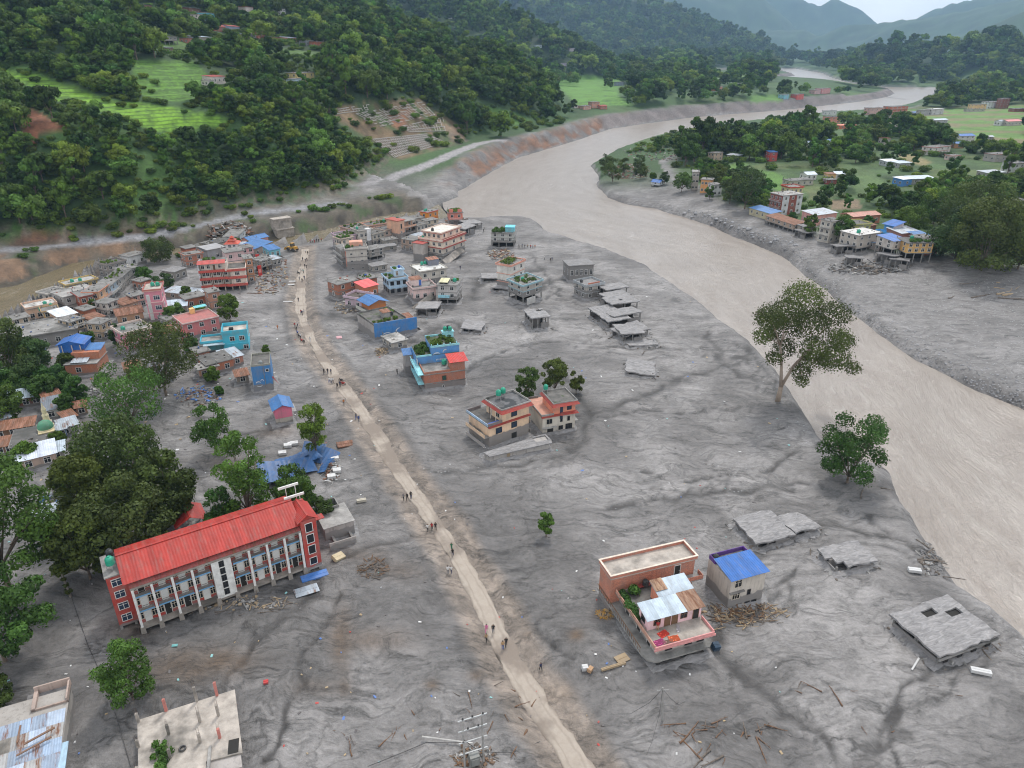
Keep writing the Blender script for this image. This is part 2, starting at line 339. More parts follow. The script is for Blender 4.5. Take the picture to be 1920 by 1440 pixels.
RB_FIELDS = [([(1347,315),(1397,303),(1400,312),(1380,325)], (.085,.17,.03)), ([(1410,318),(1450,322),(1490,343),(1470,360),(1425,345)], (.085,.18,.03)), ([(1570,300),(1640,322),(1668,352),(1655,370),(1603,362),(1590,328)], (.075,.125,.04)),
    ([(1650,205),(1780,205),(1930,196),(1930,280),(1840,270),(1790,248),(1700,232),(1640,226)], (.105,.195,.040)), ([(1555,376),(1610,374),(1615,392),(1560,394)], (.20,.15,.095)), ([(1880,392),(1960,390),(1960,470),(1885,440)], (.085,.20,.03)),
    ([(1680,282),(1700,284),(1748,304),(1730,312),(1690,300)], (.19,.16,.075)), ([(1510,355),(1545,362),(1560,375),(1520,375)], (.10,.12,.045)), ([(1565,255),(1610,252),(1612,264),(1570,266)], (.085,.20,.03)), ([(1840,255),(1930,262),(1930,275),(1835,268)], (.17,.135,.075)),
    ([(1395,250),(1440,252),(1430,266),(1390,262)], (.12,.14,.05)), ([(1670,222),(1800,232),(1800,240),(1660,230)], (.16,.15,.07))]
rb_open = np.zeros(GX.shape)
for poly, c in RB_FIELDS: rb_open = np.maximum(rb_open, zfield(poly, c, .35, 2, 5))
stripe = zone([(1650,205),(1930,196),(1930,280),(1790,248),(1640,226)], 3, 4)
C = lay(C, stripe*smooth(.0, .1, np.sin(GY*.09+n1*3)*.3+n1)*.8, (.175, .150, .078))
# bare red earth
RED1 = [(25,207),(60,204),(92,222),(126,236),(100,248),(72,250),(64,282),(48,270),(40,235)]
RED2 = [(40,436),(110,432),(145,448),(140,462),(60,468),(20,462)]
LATT = [(598,206),(690,190),(790,184),(812,206),(838,222),(874,244),(872,262),(830,278),(748,300),(700,266),(640,232)]
bare = zfield(RED1, (.235, .098, .052), .6, 3, 10); bare = np.maximum(bare, zfield(RED2, (.165, .085, .052), .6, 4, 14))
bare = np.maximum(bare, zfield(LATT, (.150, .105, .060), .8, 3, 6, 83, 6))
C = lay(C, zone([(735,215),(770,205),(760,245),(725,235)], 4, 10), (.24, .115, .065), .4); C = lay(C, zone([(820,226),(872,246),(866,262),(836,252)], 4, 10), (.24, .17, .115), .4)
C = lay(C, zone(LATT, 3, 6)*smooth(0, .14, n2), (.062, .095, .032), .5, 84, 4)
bare = np.maximum(bare, zone([(820,240),(905,262),(840,300),(700,330),(680,318)], 4, 6))
open_m = np.maximum(open_m, bare)
# scree and rock at the foot of the hill, grey valley road on its bench
foot = smooth(16, 0, np.abs(dh+4)+n2*14)*(D_ < 620)*(GX > -340)
C = lay(C, foot*.85*smooth(-.12, .06, n3+n2*.5), (.120, .100, .076), .8, 85, 5)
bankf = smooth(30, 10, seg_dist(GX, GY, TRIB_FAR)+n2*10)*(dh > -2)*(GX < -60)*(dw > 0)*(GY < 460)
C = lay(C, bankf*.9, (.082, .070, .050), .8, 86, 6); tfd = seg_dist(GX, GY, TRIB_FAR); C = lay(C, smooth(15, 6, tfd+n2*8)*(GX < -40), (.075, .064, .048), .9, 96, 4); mudq = smooth(26, 12, tfd)*(GX < -40); C = lay(C, bankf*smooth(.02, .16, n2), (.045, .070, .025), .5, 87, 4); C = lay(C, bankf*smooth(.05, .2, -n2)*(PX < 300), (.16, .10, .062), .5, 88, 4)
VROAD = chaikin([hit(*p).to_tuple()[:2] for p in [(-300,520),(-60,478),(60,466),(150,456),(230,447),(300,438),(370,424),(430,408),(500,399),(570,391),(640,381)]], 2)
vr = smooth(3.4, 2.2, seg_dist(GX, GY, VROAD)+n3); C = lay(C, vr, (.20, .20, .21), .25, 89, 4)
BROAD = chaikin([hit(*p).to_tuple()[:2] for p in [(690,345),(730,332),(780,318),(830,298),(870,280),(900,268),(940,262)]], 2)
vb = smooth(6, 3.5, seg_dist(GX, GY, BROAD)+n3*2); C = lay(C, vb, (.27, .26, .265), .2, 90, 4)
open_m = np.maximum(open_m, np.maximum(smooth(9, 4, seg_dist(GX, GY, BROAD)), vr))
# old lane through the bazaar and the dug shoulders of the track
sh = smooth(6.2, 3.4, droad+nr_)*(D_ < 420)
C = lay(C, sh*.85, (.215, .178, .148), .5, 91, 3)
C = lay(C, np.exp(-((droad+nr_-5.6)/.9)**2)*.6*(D_ < 420)*smooth(-.2, .2, n2), dark*.9, .3, 92, 3)
C = np.clip(C, .012, .6)
mudness = np.clip(1-hm-rbm-far_land-smooth(700, 900, D_), 0, 1)*(1-vr)*(1-.7*mudq)
# rice terraces are real steps
terr_m = np.maximum.reduce([zone(TER1, 5, 6), zone(TER2, 5, 6)*.8, zone(FARF, 3, 4)*.4, zone(TER3, 4, 6)*.6])
for poly, st, hgt in [(TER1, 2.2, 1.0), (TER2, 2.8, .9), (FARF, 2.0, .6)]:
    m = zone(poly, 8, 6); q = GZ/st; GZ = GZ+m*((np.floor(q)+smooth(.72, 1.0, q-np.floor(q)))*st-GZ)*hgt
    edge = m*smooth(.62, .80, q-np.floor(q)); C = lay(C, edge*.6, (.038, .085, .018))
# ---------------------------------------------------------------- ground sheet
def grid_mesh(name, gx, gy, gz, cols=None, extra=None):
    nr, na = gx.shape
    v = np.stack([gx, gy, gz], -1).reshape(-1, 3)
    i = (np.arange(nr-1)[:, None]*na+np.arange(na-1)[None, :])
    f = np.stack([i, i+1, i+na+1, i+na], -1).reshape(-1, 4)
    me = bpy.data.meshes.new(name)
    me.vertices.add(len(v)); me.vertices.foreach_set('co', v.ravel().astype(np.float32))
    me.loops.add(f.size); me.loops.foreach_set('vertex_index', f.ravel().astype(np.int32))
    me.polygons.add(len(f)); me.polygons.foreach_set('loop_start', np.arange(0, f.size, 4, dtype=np.int32))
    me.update(calc_edges=True); me.validate()
    me.polygons.foreach_set('use_smooth', np.ones(len(f), bool))
    if cols is not None:
        a = me.color_attributes.new('albedo', 'FLOAT_COLOR', 'POINT')
        a.data.foreach_set('color', np.concatenate([cols.reshape(-1, 3), np.ones((len(v), 1))], 1).ravel().astype(np.float32))
    for k, g in (extra or {}).items():
        a = me.attributes.new(k, 'FLOAT', 'POINT'); a.data.foreach_set('value', g.ravel().astype(np.float32))
    return me
def link(name, me, mat=None, parent=None, **props):
    o = bpy.data.objects.new(name, me); COL.objects.link(o)
    if mat is not None: me.materials.append(mat) if me is not None and not len(me.materials) else None
    if parent is not None: o.parent = parent
    for k, v in props.items(): o[k] = v
    return o
m = new_mat('valley_ground'); t = NT(m)
geo = t.n('ShaderNodeNewGeometry'); P = geo.outputs['Position']
alb = t.n('ShaderNodeAttribute', attribute_name='albedo').outputs['Color']
mud = t.n('ShaderNodeAttribute', attribute_name='mudness').outputs['Fac']
grv = t.n('ShaderNodeAttribute', attribute_name='gravel').outputs['Fac']
wv = t.n('ShaderNodeTexNoise', {'Vector': P, 'Scale': .07, 'Detail': 3}).outputs['Color']
warp = t.n('ShaderNodeVectorMath', {0: wv, 1: (.5, .5, .5)}, operation='SUBTRACT').outputs[0]
warp = t.n('ShaderNodeVectorMath', {0: P, 1: t.vmul(warp, (14, 14, 0))}, operation='ADD').outputs[0]
crl = t.n('ShaderNodeAttribute', attribute_name='curlamt').outputs['Fac']
curl = t.noise(t.vmul(warp, (1, .75, 1)), .55, 4, .6, 2.0)             # curling ripple lines
curl = t.math('SUBTRACT', 1.0, t.math('MULTIPLY', t.math('ABSOLUTE', t.math('SUBTRACT', curl, .5)), 8.0), clamp=True)
curl2 = t.noise(P, 1.15, 3, .6, 2.6)
curl2 = t.math('SUBTRACT', 1.0, t.math('MULTIPLY', t.math('ABSOLUTE', t.math('SUBTRACT', curl2, .5)), 9.0), clamp=True)
strk = t.noise(t.vmul(warp, (.22, 1.1, 1)), .55, 4, .65, .6)             # drawn-out streaks
fine = t.noise(t.vmul(P, (.7, 1, 1)), 1.5, 6, .78); mid = t.noise(t.vmul(warp, (.6, 1, 1)), .22, 9, .74)
big = t.rng(t.noise(P, .035, 3, .5), .35, .65)
val = t.math('ADD', t.math('MULTIPLY', curl, t.math('MULTIPLY', t.math('MULTIPLY', big, crl), .16)), t.math('MULTIPLY', curl2, t.math('MULTIPLY', t.math('SUBTRACT', 1.0, big), .10)))
val = t.math('ADD', val, t.math('MULTIPLY', t.math('SUBTRACT', strk, .5), .55))
val = t.math('ADD', val, t.math('MULTIPLY', t.math('SUBTRACT', fine, .5), 1.5))
val = t.math('ADD', val, t.math('MULTIPLY', t.math('SUBTRACT', mid, .5), 2.1))
grain = t.noise(P, 7.5, 4, .75); val = t.math('ADD', val, t.math('MULTIPLY', t.math('SUBTRACT', grain, .5), 1.0))
crk = t.noise(t.vmul(warp, (.5, 1, 1)), .15, 5, .62, .35); crk = t.math('SUBTRACT', 1.0, t.math('MULTIPLY', t.math('ABSOLUTE', t.math('SUBTRACT', crk, .5)), 30.0), clamp=True); val = t.math('SUBTRACT', val, t.math('MULTIPLY', crk, t.math('MULTIPLY', t.rng(mid, .35, .6), .62)))
ck2 = t.noise(t.vmul(warp, (.42, 1, 1)), .40, 4, .6, .3); ck2 = t.math('SUBTRACT', 1.0, t.math('MULTIPLY', t.math('ABSOLUTE', t.math('SUBTRACT', ck2, .5)), 18.0), clamp=True); val = t.math('SUBTRACT', val, t.math('MULTIPLY', ck2, t.math('MULTIPLY', big, .20)))
sk1 = t.rng(t.noise(t.vmul(warp, (.10, .42, 1)), 1.0, 5, .62, .5), .54, .64); sk2 = t.rng(t.noise(t.vmul(warp, (.30, 1.0, 1)), 1.0, 5, .65, .4), .55, .66)
val = t.math('SUBTRACT', val, t.math('ADD', t.math('MULTIPLY', sk1, .40), t.math('MULTIPLY', sk2, .26)))
fac = t.math('ADD', t.math('MULTIPLY', t.math('MULTIPLY', val, 1.0), mud), 1.06)
colr = t.n('ShaderNodeVectorMath', {0: alb, 3: t.math('MAXIMUM', fac, .3)}, operation='SCALE').outputs[0]
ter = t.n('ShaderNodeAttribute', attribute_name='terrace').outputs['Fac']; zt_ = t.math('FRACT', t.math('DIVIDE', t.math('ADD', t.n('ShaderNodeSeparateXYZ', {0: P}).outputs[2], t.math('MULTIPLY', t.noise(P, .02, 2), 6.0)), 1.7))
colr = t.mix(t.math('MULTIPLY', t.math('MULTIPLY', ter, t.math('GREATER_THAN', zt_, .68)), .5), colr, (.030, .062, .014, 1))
veg = t.math('SUBTRACT', 1.0, mud)
gn = t.rng(t.noise(P, .6, 6, .7), .3, .7, .6, 1.4)
gmix = t.math('ADD', t.math('MULTIPLY', gn, veg), mud)
colr = t.n('ShaderNodeVectorMath', {0: colr, 3: gmix}, operation='SCALE').outputs[0]
# pebbles on the gravel bars
vo = t.n('ShaderNodeTexVoronoi', {'Vector': P, 'Scale': 1.3, 'Randomness': 1.0})
peb = t.math('MULTIPLY', t.rng(vo.outputs['Distance'], .32, .18), t.math('GREATER_THAN', t.n('ShaderNodeSeparateColor', {0: vo.outputs['Color']}).outputs[0], .80))
colr = t.mix(t.math('MULTIPLY', t.math('MULTIPLY', peb, grv), .8), colr, (.36, .36, .37, 1))
rough = t.math('SUBTRACT', .90, t.math('MULTIPLY', mud, t.math('MULTIPLY', t.rng(val, .2, -.5), .26)))
hb = t.math('ADD', t.math('MULTIPLY', curl, .5), t.math('ADD', t.math('MULTIPLY', mid, 2.0), t.math('MULTIPLY', fine, .6)))
hb = t.math('SUBTRACT', hb, t.math('MULTIPLY', crk, .5)); t.out(t.bsdf(colr, rough, t.bump(hb, .4, .3)))
gravel = np.clip(bar+.6*bar2+.35*smooth(5, 1, np.abs(dw-3))*(D_ < 500)*(GX > 0)+.5*smooth(.1, .2, sw)*(D_ < 300), 0, 1)
gme = grid_mesh('valley_ground', GX, GY, GZ, C, {'mudness': mudness, 'gravel': gravel, 'terrace': terr_m, 'curlamt': np.clip(.25+.75*smooth(760, 1150, PX)+.3*(fbm(GX, GY, 25, 2, 301)), 0, 1)})
link('ground', gme, m, kind='structure')
# ---------------------------------------------------------------- dirt track
rp = np.array(ROAD); seg = np.r_[0, np.cumsum(np.hypot(*np.diff(rp, axis=0).T))]
ss = np.arange(0, seg[-1], .9); rx, ry = np.interp(ss, seg, rp[:, 0]), np.interp(ss, seg, rp[:, 1])
for _ in range(3): rx[1:-1] = (rx[:-2]+2*rx[1:-1]+rx[2:])/4; ry[1:-1] = (ry[:-2]+2*ry[1:-1]+ry[2:])/4
tx, ty = np.gradient(rx), np.gradient(ry); tl = np.hypot(tx, ty); nx, ny = ty/tl, -tx/tl
acr = np.linspace(-1, 1, 13)
wl = ROAD_W*(1.0+fbm(rx, ry, 11, 2, 210)*.55); wr = ROAD_W*(1.0+fbm(rx, ry, 11, 2, 211)*.55)
off = np.where(acr[None, :] < 0, acr[None, :]*wl[:, None], acr[None, :]*wr[:, None])
off = off+fbm(rx[:, None]+acr[None, :]*9, ry[:, None]*1.0+acr[None, :]*9, 2.4, 3, 212)*1.5*np.abs(acr)[None, :]
sx, sy = rx[:, None]+nx[:, None]*off, ry[:, None]+ny[:, None]*off
mid_z = gval(GZ, rx, ry)
for _ in range(8): mid_z[1:-1] = (mid_z[:-2]+mid_z[1:-1]+mid_z[2:])/3
sz = np.maximum(gval(GZ, sx, sy), mid_z[:, None]-.10)+.05+.09*(1-np.abs(acr)**2)[None, :]
sz[:, 0] -= .4; sz[:, -1] -= .4
m = new_mat('dry_track'); t = NT(m); P = t.n('ShaderNodeNewGeometry').outputs['Position']
wet = t.rng(t.noise(P, .06, 5, .62), .47, .55)
c = t.mix(t.noise(P, .9, 6, .75), (.27, .225, .185, 1), (.45, .40, .345, 1))
c = t.mix(t.math('MULTIPLY', wet, .85), c, (.20, .165, .138, 1)); ac = t.math('ADD', t.math('ABSOLUTE', t.n('ShaderNodeAttribute', attribute_name='across').outputs['Fac']), t.math('MULTIPLY', t.math('SUBTRACT', t.noise(P, .35, 4, .7), .5), .5))
c = t.mix(t.math('MULTIPLY', t.rng(t.math('ABSOLUTE', t.math('SUBTRACT', ac, .42)), .12, .03), .35), c, (.22, .18, .15, 1)); c = t.mix(t.rng(ac, .72, .95), c, (.21, .175, .148, 1))
t.out(t.bsdf(c, .92, t.bump(t.noise(P, 3, 5, .7), .4, .1)))
link('dirt_track', grid_mesh('dirt_track', sx, sy, sz, None, {'across': np.repeat(acr[None, :], len(rx), 0)}), m, kind='structure')
# ---------------------------------------------------------------- river
def water_mat(name, c0, c1, c2, rough, lane=1.0, foam=0.0):
    m = new_mat(name); t = NT(m)
    uv = t.n('ShaderNodeUVMap', uv_map='flow').outputs[0]; P = t.n('ShaderNodeNewGeometry').outputs['Position']
    w0 = t.n('ShaderNodeTexNoise', {'Vector': P, 'Scale': .03, 'Detail': 3}).outputs['Color']
    uvw = t.n('ShaderNodeVectorMath', {0: uv, 1: t.vmul(t.n('ShaderNodeVectorMath', {0: w0, 1: (.5, .5, .5)}, operation='SUBTRACT').outputs[0], (16, 30, 0))}, operation='ADD').outputs[0]
    a = t.noise(t.vmul(uvw, (.13*lane, .05*lane, 1)), 1, 5, .62, .5)       # broad lanes of current
    b = t.noise(t.vmul(uvw, (.50*lane, .42*lane, 1)), 1, 5, .68, 1.3)        # broken wavelets
    c = t.noise(P, .9*lane, 5, .7, 1.0); g = t.noise(P, .016, 3, .5)
    w2 = t.noise(t.vmul(uvw, (.24, .30, 1)), lane, 4, .65, 1.2)
    col = t.mix(t.rng(a, .36, .66), rgba(c0), rgba(c1))
    col = t.mix(t.math('MULTIPLY', t.rng(b, .50, .66), .40), col, rgba(c2))
    col = t.mix(t.math('MULTIPLY', t.rng(c, .52, .70), .28), col, rgba(c2))
    col = t.mix(t.math('MULTIPLY', t.math('MULTIPLY', t.rng(w2, .58, .70), t.rng(g, .42, .60)), .75), col, (.42, .39, .36, 1))
    h = t.math('ADD', t.math('MULTIPLY', a, .6), t.math('ADD', t.math('MULTIPLY', b, .9), t.math('ADD', t.math('MULTIPLY', c, .55), w2)))
    t.out(t.bsdf(col, rough, t.bump(h, .55, .5), **{'IOR': 1.5, 'Specular IOR Level': .75}))
    return m
def strip(name, secs, mat, z, n_across=10, sub=10, ext=14.0, label=None):
    Lp = [np.array(plane(*a, z)) for a, b in secs]; Rp = [np.array(plane(*b, z)) for a, b in secs]
    LL, RRr = [], []
    for a, b in zip(Lp, Rp):
        d = (b-a)/np.linalg.norm(b-a); LL.append(a-d*ext); RRr.append(b+d*ext)
    LL = np.array(chaikin([tuple(p) for p in LL], 3)); RRr = np.array(chaikin([tuple(p) for p in RRr], 3))
    n = len(LL); midp = (LL+RRr)/2; s = np.r_[0, np.cumsum(np.hypot(*np.diff(midp, axis=0).T))]
    k = np.linspace(0, 1, n_across+1); wd = np.hypot(*(RRr-LL).T)
    gx = LL[:, None, 0]*(1-k)+RRr[:, None, 0]*k; gy = LL[:, None, 1]*(1-k)+RRr[:, None, 1]*k
    me = grid_mesh(name, gx, gy, np.full(gx.shape, z))
    uvl = me.uv_layers.new(name='flow'); vi = np.empty(len(me.loops), np.int32); me.loops.foreach_get('vertex_index', vi)
    U = np.stack([k[None, :]*wd[:, None], np.repeat(s[:, None], n_across+1, 1)], -1).reshape(-1, 2)
    uvl.data.foreach_set('uv', U[vi].ravel().astype(np.float32))
    return link(name, me, mat, kind='structure')
MAIN = [((2500,1760),(2500,985)),((1920,1205),(1920,757)),((1784,1092),(1839,727)),((1697,960),(1766,689)),((1655,873),(1725,670)),((1523,811),(1671,632)),((1448,690),(1590,573)),((1348,600),(1519,516)),((1240,520),(1440,464)),((1133,467),(1340,422)),
    ((1023,433),(1231,389)),((930,410),(1144,368)),((850,385),(1124,340)),((900,325),(1112,309)),((1040,274),(1161,280)),((1140,241),(1231,256)),((1250,224),(1347,235)),((1384,212),(1470,220)),((1472,205),(1560,211)),((1609,190),(1662,204)),((1660,181),(1736,188)),((1700,160),(1850,172)),((1740,152),(1960,163))]
WM = water_mat('muddy_river_water', (.235, .196, .166), (.305, .266, .234), (.160, .129, .106), .28)
strip('river', MAIN, WM, WATER)
strip('river_far_reach', [((1690,158),(1700,186)),((1600,152),(1590,172)),((1530,134),(1440,156)),((1500,124),(1425,138)),((1490,120),(1440,126))], WM, WATER+.3, ext=10)
strip('river_tributary', [((-500,640),(-500,760)),((0,530),(0,640)),((77,505),(70,606)),((153,480),(140,554)),((230,470),(245,500)),((330,455),(335,482)),((430,444),(430,470)),((560,432),(560,464)),((640,418),(645,448)),((740,398),(760,422)),((820,380),(850,416))],
      water_mat('silty_tributary_water', (.130, .100, .048), (.175, .138, .074), (.085, .062, .030), .25, 1.8), WATER+.05, ext=9)
# ---------------------------------------------------------------- air
bm = bmesh.new(); bmesh.ops.create_cube(bm, size=1.0)
me = bpy.data.meshes.new('haze'); bm.to_mesh(me); bm.free()
hz = link('haze', me, None, kind='stuff', label='pale blue haze hanging in the valley air', category='haze')
hz.scale = (24000, 14000, 1710); hz.location = (0, 6400, 847)
m = new_mat('haze_air'); pv = m.node_tree.nodes.new('ShaderNodeVolumePrincipled'); mo = m.node_tree.nodes.new('ShaderNodeOutputMaterial')
pv.inputs['Color'].default_value = (.42, .68, 1.0, 1); pv.inputs['Density'].default_value = .00008; pv.inputs['Anisotropy'].default_value = .25
m.node_tree.links.new(pv.outputs[0], mo.inputs['Volume']); me.materials.append(m)
# ================================================================ mesh and object helpers
def lin(r, g, b):                                 # 0-255 sRGB to linear albedo
    f = lambda c: (c/12.92 if c <= .04045 else ((c+.055)/1.055)**2.4)
    return tuple(min(.82, f(x/255.)) for x in (r, g, b))
class MB:
    """collects faces; build() makes ONE mesh object"""
    def __init__(s): s.v, s.f, s.m = [], [], []
    def add(s, vs, fs, mi=0):
        o = len(s.v); s.v += [tuple(p) for p in vs]; s.f += [tuple(i+o for i in f) for f in fs]; s.m += [mi]*len(fs); return s
    def box(s, x0, x1, y0, y1, z0, z1, mi=0):
        return s.add([(x0,y0,z0),(x1,y0,z0),(x1,y1,z0),(x0,y1,z0),(x0,y0,z1),(x1,y0,z1),(x1,y1,z1),(x0,y1,z1)],
                     [(0,3,2,1),(4,5,6,7),(0,1,5,4),(1,2,6,5),(2,3,7,6),(3,0,4,7)], mi)
    def obox(s, c, ax, ay, az, mi=0):             # oriented box from centre and three half axes
        c, ax, ay, az = Vector(c), Vector(ax), Vector(ay), Vector(az)
        return s.add([c+sx*ax+sy*ay+sz*az for sz in (-1,1) for sx, sy in ((-1,-1),(1,-1),(1,1),(-1,1))],
                     [(0,3,2,1),(4,5,6,7),(0,1,5,4),(1,2,6,5),(2,3,7,6),(3,0,4,7)], mi)
    def prism(s, poly, z0, z1, mi=0):
        n = len(poly)
        return s.add([(x,y,z0) for x, y in poly]+[(x,y,z1) for x, y in poly],
                     [tuple(range(n-1,-1,-1)), tuple(range(n,2*n))]+[(i,(i+1)%n,n+(i+1)%n,n+i) for i in range(n)], mi)
    def tube(s, p0, p1, r0, r1=None, n=6, mi=0, cap=True):
        p0, p1 = Vector(p0), Vector(p1); r1 = r0 if r1 is None else r1
        d = (p1-p0)
        if d.length < 1e-6: return s
        d.normalize(); a = d.orthogonal().normalized(); b = d.cross(a)
        vs = [p+r*(math.cos(k*2*math.pi/n)*a+math.sin(k*2*math.pi/n)*b) for p, r in ((p0,r0),(p1,r1)) for k in range(n)]
        fs = [(k,(k+1)%n,n+(k+1)%n,n+k) for k in range(n)]
        if cap: fs += [tuple(range(n-1,-1,-1)), tuple(range(n,2*n))]
        return s.add(vs, fs, mi)
    def path(s, pts, r, n=5, mi=0):
        for a, b in zip(pts[:-1], pts[1:]): s.tube(a, b, r, r, n, mi)
        return s
    def lathe(s, prof, n=14, c=(0,0,0), mi=0):
        vs = [(c[0]+r*math.cos(k*2*math.pi/n), c[1]+r*math.sin(k*2*math.pi/n), c[2]+z) for r, z in prof for k in range(n)]
        fs = [(i*n+k, i*n+(k+1)%n, (i+1)*n+(k+1)%n, (i+1)*n+k) for i in range(len(prof)-1) for k in range(n)]
        fs += [tuple(range(n-1,-1,-1)), tuple(range((len(prof)-1)*n, len(prof)*n))]
        return s.add(vs, fs, mi)
    def mesh(s, name, mats, smooth_=False):
        me = bpy.data.meshes.new(name); me.from_pydata(s.v, [], s.f)
        for m in (mats if isinstance(mats, (list, tuple)) else [mats]): me.materials.append(m)
        if any(s.m): me.polygons.foreach_set('material_index', s.m)
        if smooth_: me.polygons.foreach_set('use_smooth', [True]*len(s.f))
        me.update(); return me
    def build(s, name, mats, parent=None, smooth_=False, **props):
        return link(name, s.mesh(name, mats, smooth_), None, parent, **props)
def tag(o, label, cat, group=None):
    o['label'] = label; o['category'] = cat
    if group: o['group'] = group
    return o
def empty(name, loc, rz=0.0):
    o = bpy.data.objects.new(name, None); COL.objects.link(o); o.location = loc; o.rotation_euler = (0, 0, rz); return o
def copy_tree(o, parent=None):
    c = o.copy(); COL.objects.link(c); c.parent = parent
    for ch in o.children: copy_tree(ch, c)
    return c
# ---------------------------------------------------------------- material library
def cached(fn):
    def w(*a):
        k = (fn.__name__,)+a
        if k not in MATS: MATS[k] = fn(*a)
        return MATS[k]
    return w
@cached
def plain(c, rough=.75):
    m = new_mat('painted'); t = NT(m); P = t.n('ShaderNodeTexCoord').outputs['Object']
    n = t.rng(t.noise(P, 1.3, 5, .65), .25, .75, .78, 1.15)
    col = t.n('ShaderNodeVectorMath', {0: c, 3: n}, operation='SCALE').outputs[0]; col = t.mix(t.rng(t.noise(P, .6, 5, .7), .45, .75, 0, .5), col, (.17, .155, .14, 1))
    t.out(t.bsdf(col, rough)); return m
MUDC = (.205, .195, .190)
@cached
def wallm(c, mud=0.0, stain=.5, brick=0):
    """wall paint with rain streaks, and silt left up to the height the flow reached"""
    m = new_mat('wall_paint'); t = NT(m); P = t.n('ShaderNodeTexCoord').outputs['Object']
    col = rgba(c)
    if brick:
        nb = t.n('ShaderNodeTexNoise', {'Vector': t.vmul(P, (4, 4, 11)), 'Scale': 1.0, 'Detail': 2}).outputs['Fac']
        col = t.mix(t.rng(nb, .35, .65), tuple(x*.72 for x in c)+(1,), tuple(min(1, x*1.22) for x in c)+(1,))
        gr = t.math('LESS_THAN', t.math('FRACT', t.math('MULTIPLY', t.n('ShaderNodeSeparateXYZ', {0: P}).outputs[2], 3.3)), .14)
        col = t.mix(t.math('MULTIPLY', gr, .35), col, (.30, .27, .25, 1))
    n1 = t.rng(t.noise(P, .9, 5, .65), .28, .72, .84, 1.10)
    col = t.n('ShaderNodeVectorMath', {0: col, 3: n1}, operation='SCALE').outputs[0]
    st_ = t.noise(t.vmul(P, (2.2, 2.2, .22)), 1.0, 5, .7)
    col = t.mix(t.math('MULTIPLY', t.rng(st_, .52, .72), stain*.75), col, (.10, .092, .084, 1))
    col = t.mix(t.rng(t.noise(P, .45, 5, .7), .42, .70, 0, .62), col, (.205, .186, .168, 1))
    if mud > 0:
        z = t.n('ShaderNodeSeparateXYZ', {0: P}).outputs[2]
        zz = t.math('ADD', z, t.math('MULTIPLY', t.math('SUBTRACT', t.noise(t.vmul(P, (1, 1, .4)), .7, 3), .5), 1.3))
        k = t.rng(zz, mud+.12, mud-.12)
        mc = t.mix(t.noise(P, 1.1, 5, .7), tuple(x*.78 for x in MUDC)+(1,), tuple(x*1.25 for x in MUDC)+(1,))
        col = t.mix(t.math('MULTIPLY', k, .93), col, mc)
    t.out(t.bsdf(col, .85)); return m
@cached
def concrete(v=.24, tint=0, wet=0.0):
    m = new_mat('weathered_concrete'); t = NT(m); P = t.n('ShaderNodeTexCoord').outputs['Object']
    b = [(1, .97, .93), (.98, .98, 1.02), (1, .90, .80)][tint]
    c = t.mix(t.rng(t.noise(P, .55, 6, .68), .3, .7), tuple(x*v*.62 for x in b)+(1,), tuple(x*v*1.3 for x in b)+(1,))
    c = t.mix(t.rng(t.noise(P, .16, 4, .6), .5, .66, 0, .7), c, (.055, .055, .05, 1))
    if wet: c = t.mix(t.rng(t.noise(P, .3, 2), .5, .55, 0, wet), c, (.03, .035, .04, 1))
    t.out(t.bsdf(c, .85, t.bump(t.noise(P, 4, 4, .7), .3, .05))); return m
@cached
def silt(v=.22):
    m = new_mat('dried_silt'); t = NT(m); P = t.n('ShaderNodeTexCoord').outputs['Object']
    a = t.noise(t.vmul(P, (.5, 1.6, 1)), 1.0, 5, .65, 1.2)
    c = t.mix(t.rng(a, .3, .7), (v*.52, v*.51, v*.52, 1), (v*1.28, v*1.24, v*1.24, 1))
    t.out(t.bsdf(c, .92, t.bump(a, .6, .2))); return m
@cached
def tin(c, rust=0.0, rough=.42, metal=.0):
    m = new_mat('sheet_metal'); t = NT(m); P = t.n('ShaderNodeTexCoord').outputs['Object']
    n = t.rng(t.noise(P, .8, 5, .65), .3, .7, .80, 1.12)
    col = t.n('ShaderNodeVectorMath', {0: rgba(c), 3: n}, operation='SCALE').outputs[0]
    if rust: col = t.mix(t.rng(t.noise(t.vmul(P, (1.3, .25, .25)), 1.0, 5, .7), .62-.25*rust, .72-.2*rust), col, (.16, .065, .03, 1))
    shv = t.n('ShaderNodeTexWhiteNoise', {'W': t.math('FLOOR', t.math('MULTIPLY', t.n('ShaderNodeSeparateXYZ', {0: P}).outputs[0], 1.15))}, noise_dimensions='1D').outputs['Value']
    col = t.n('ShaderNodeVectorMath', {0: col, 3: t.rng(shv, 0, 1, .84, 1.12)}, operation='SCALE').outputs[0]
    col = t.mix(t.rng(t.noise(t.vmul(P, (1.6, .3, .3)), 1.0, 5, .7), .50, .78, 0, .5), col, (.20, .175, .155, 1))
    t.out(t.bsdf(col, rough+.12, **{'Metallic': metal})); return m
@cached
def roof_garden(g=.5):
    m = new_mat('mossy_roof'); t = NT(m); P = t.n('ShaderNodeTexCoord').outputs['Object']
    c = t.mix(t.rng(t.noise(P, .5, 6, .7), .3, .7), (.055, .055, .052, 1), (.17, .16, .15, 1))
    c = t.mix(t.rng(t.noise(P, .35, 5, .7), .66-.3*g, .78-.3*g), c, (.05, .075, .025, 1))
    t.out(t.bsdf(c, .9)); return m
GLASS = new_mat('dark_window_glass'); t = NT(GLASS); t.out(t.bsdf((.018, .021, .026, 1), .16))
BLUEGLASS = new_mat('blue_window_glass'); t = NT(BLUEGLASS); t.out(t.bsdf((.03, .05, .085, 1), .12))
DARK = new_mat('interior_shade'); t = NT(DARK); t.out(t.bsdf((.022, .020, .018, 1), .9))  # near-black colour stands in for the shade inside openings
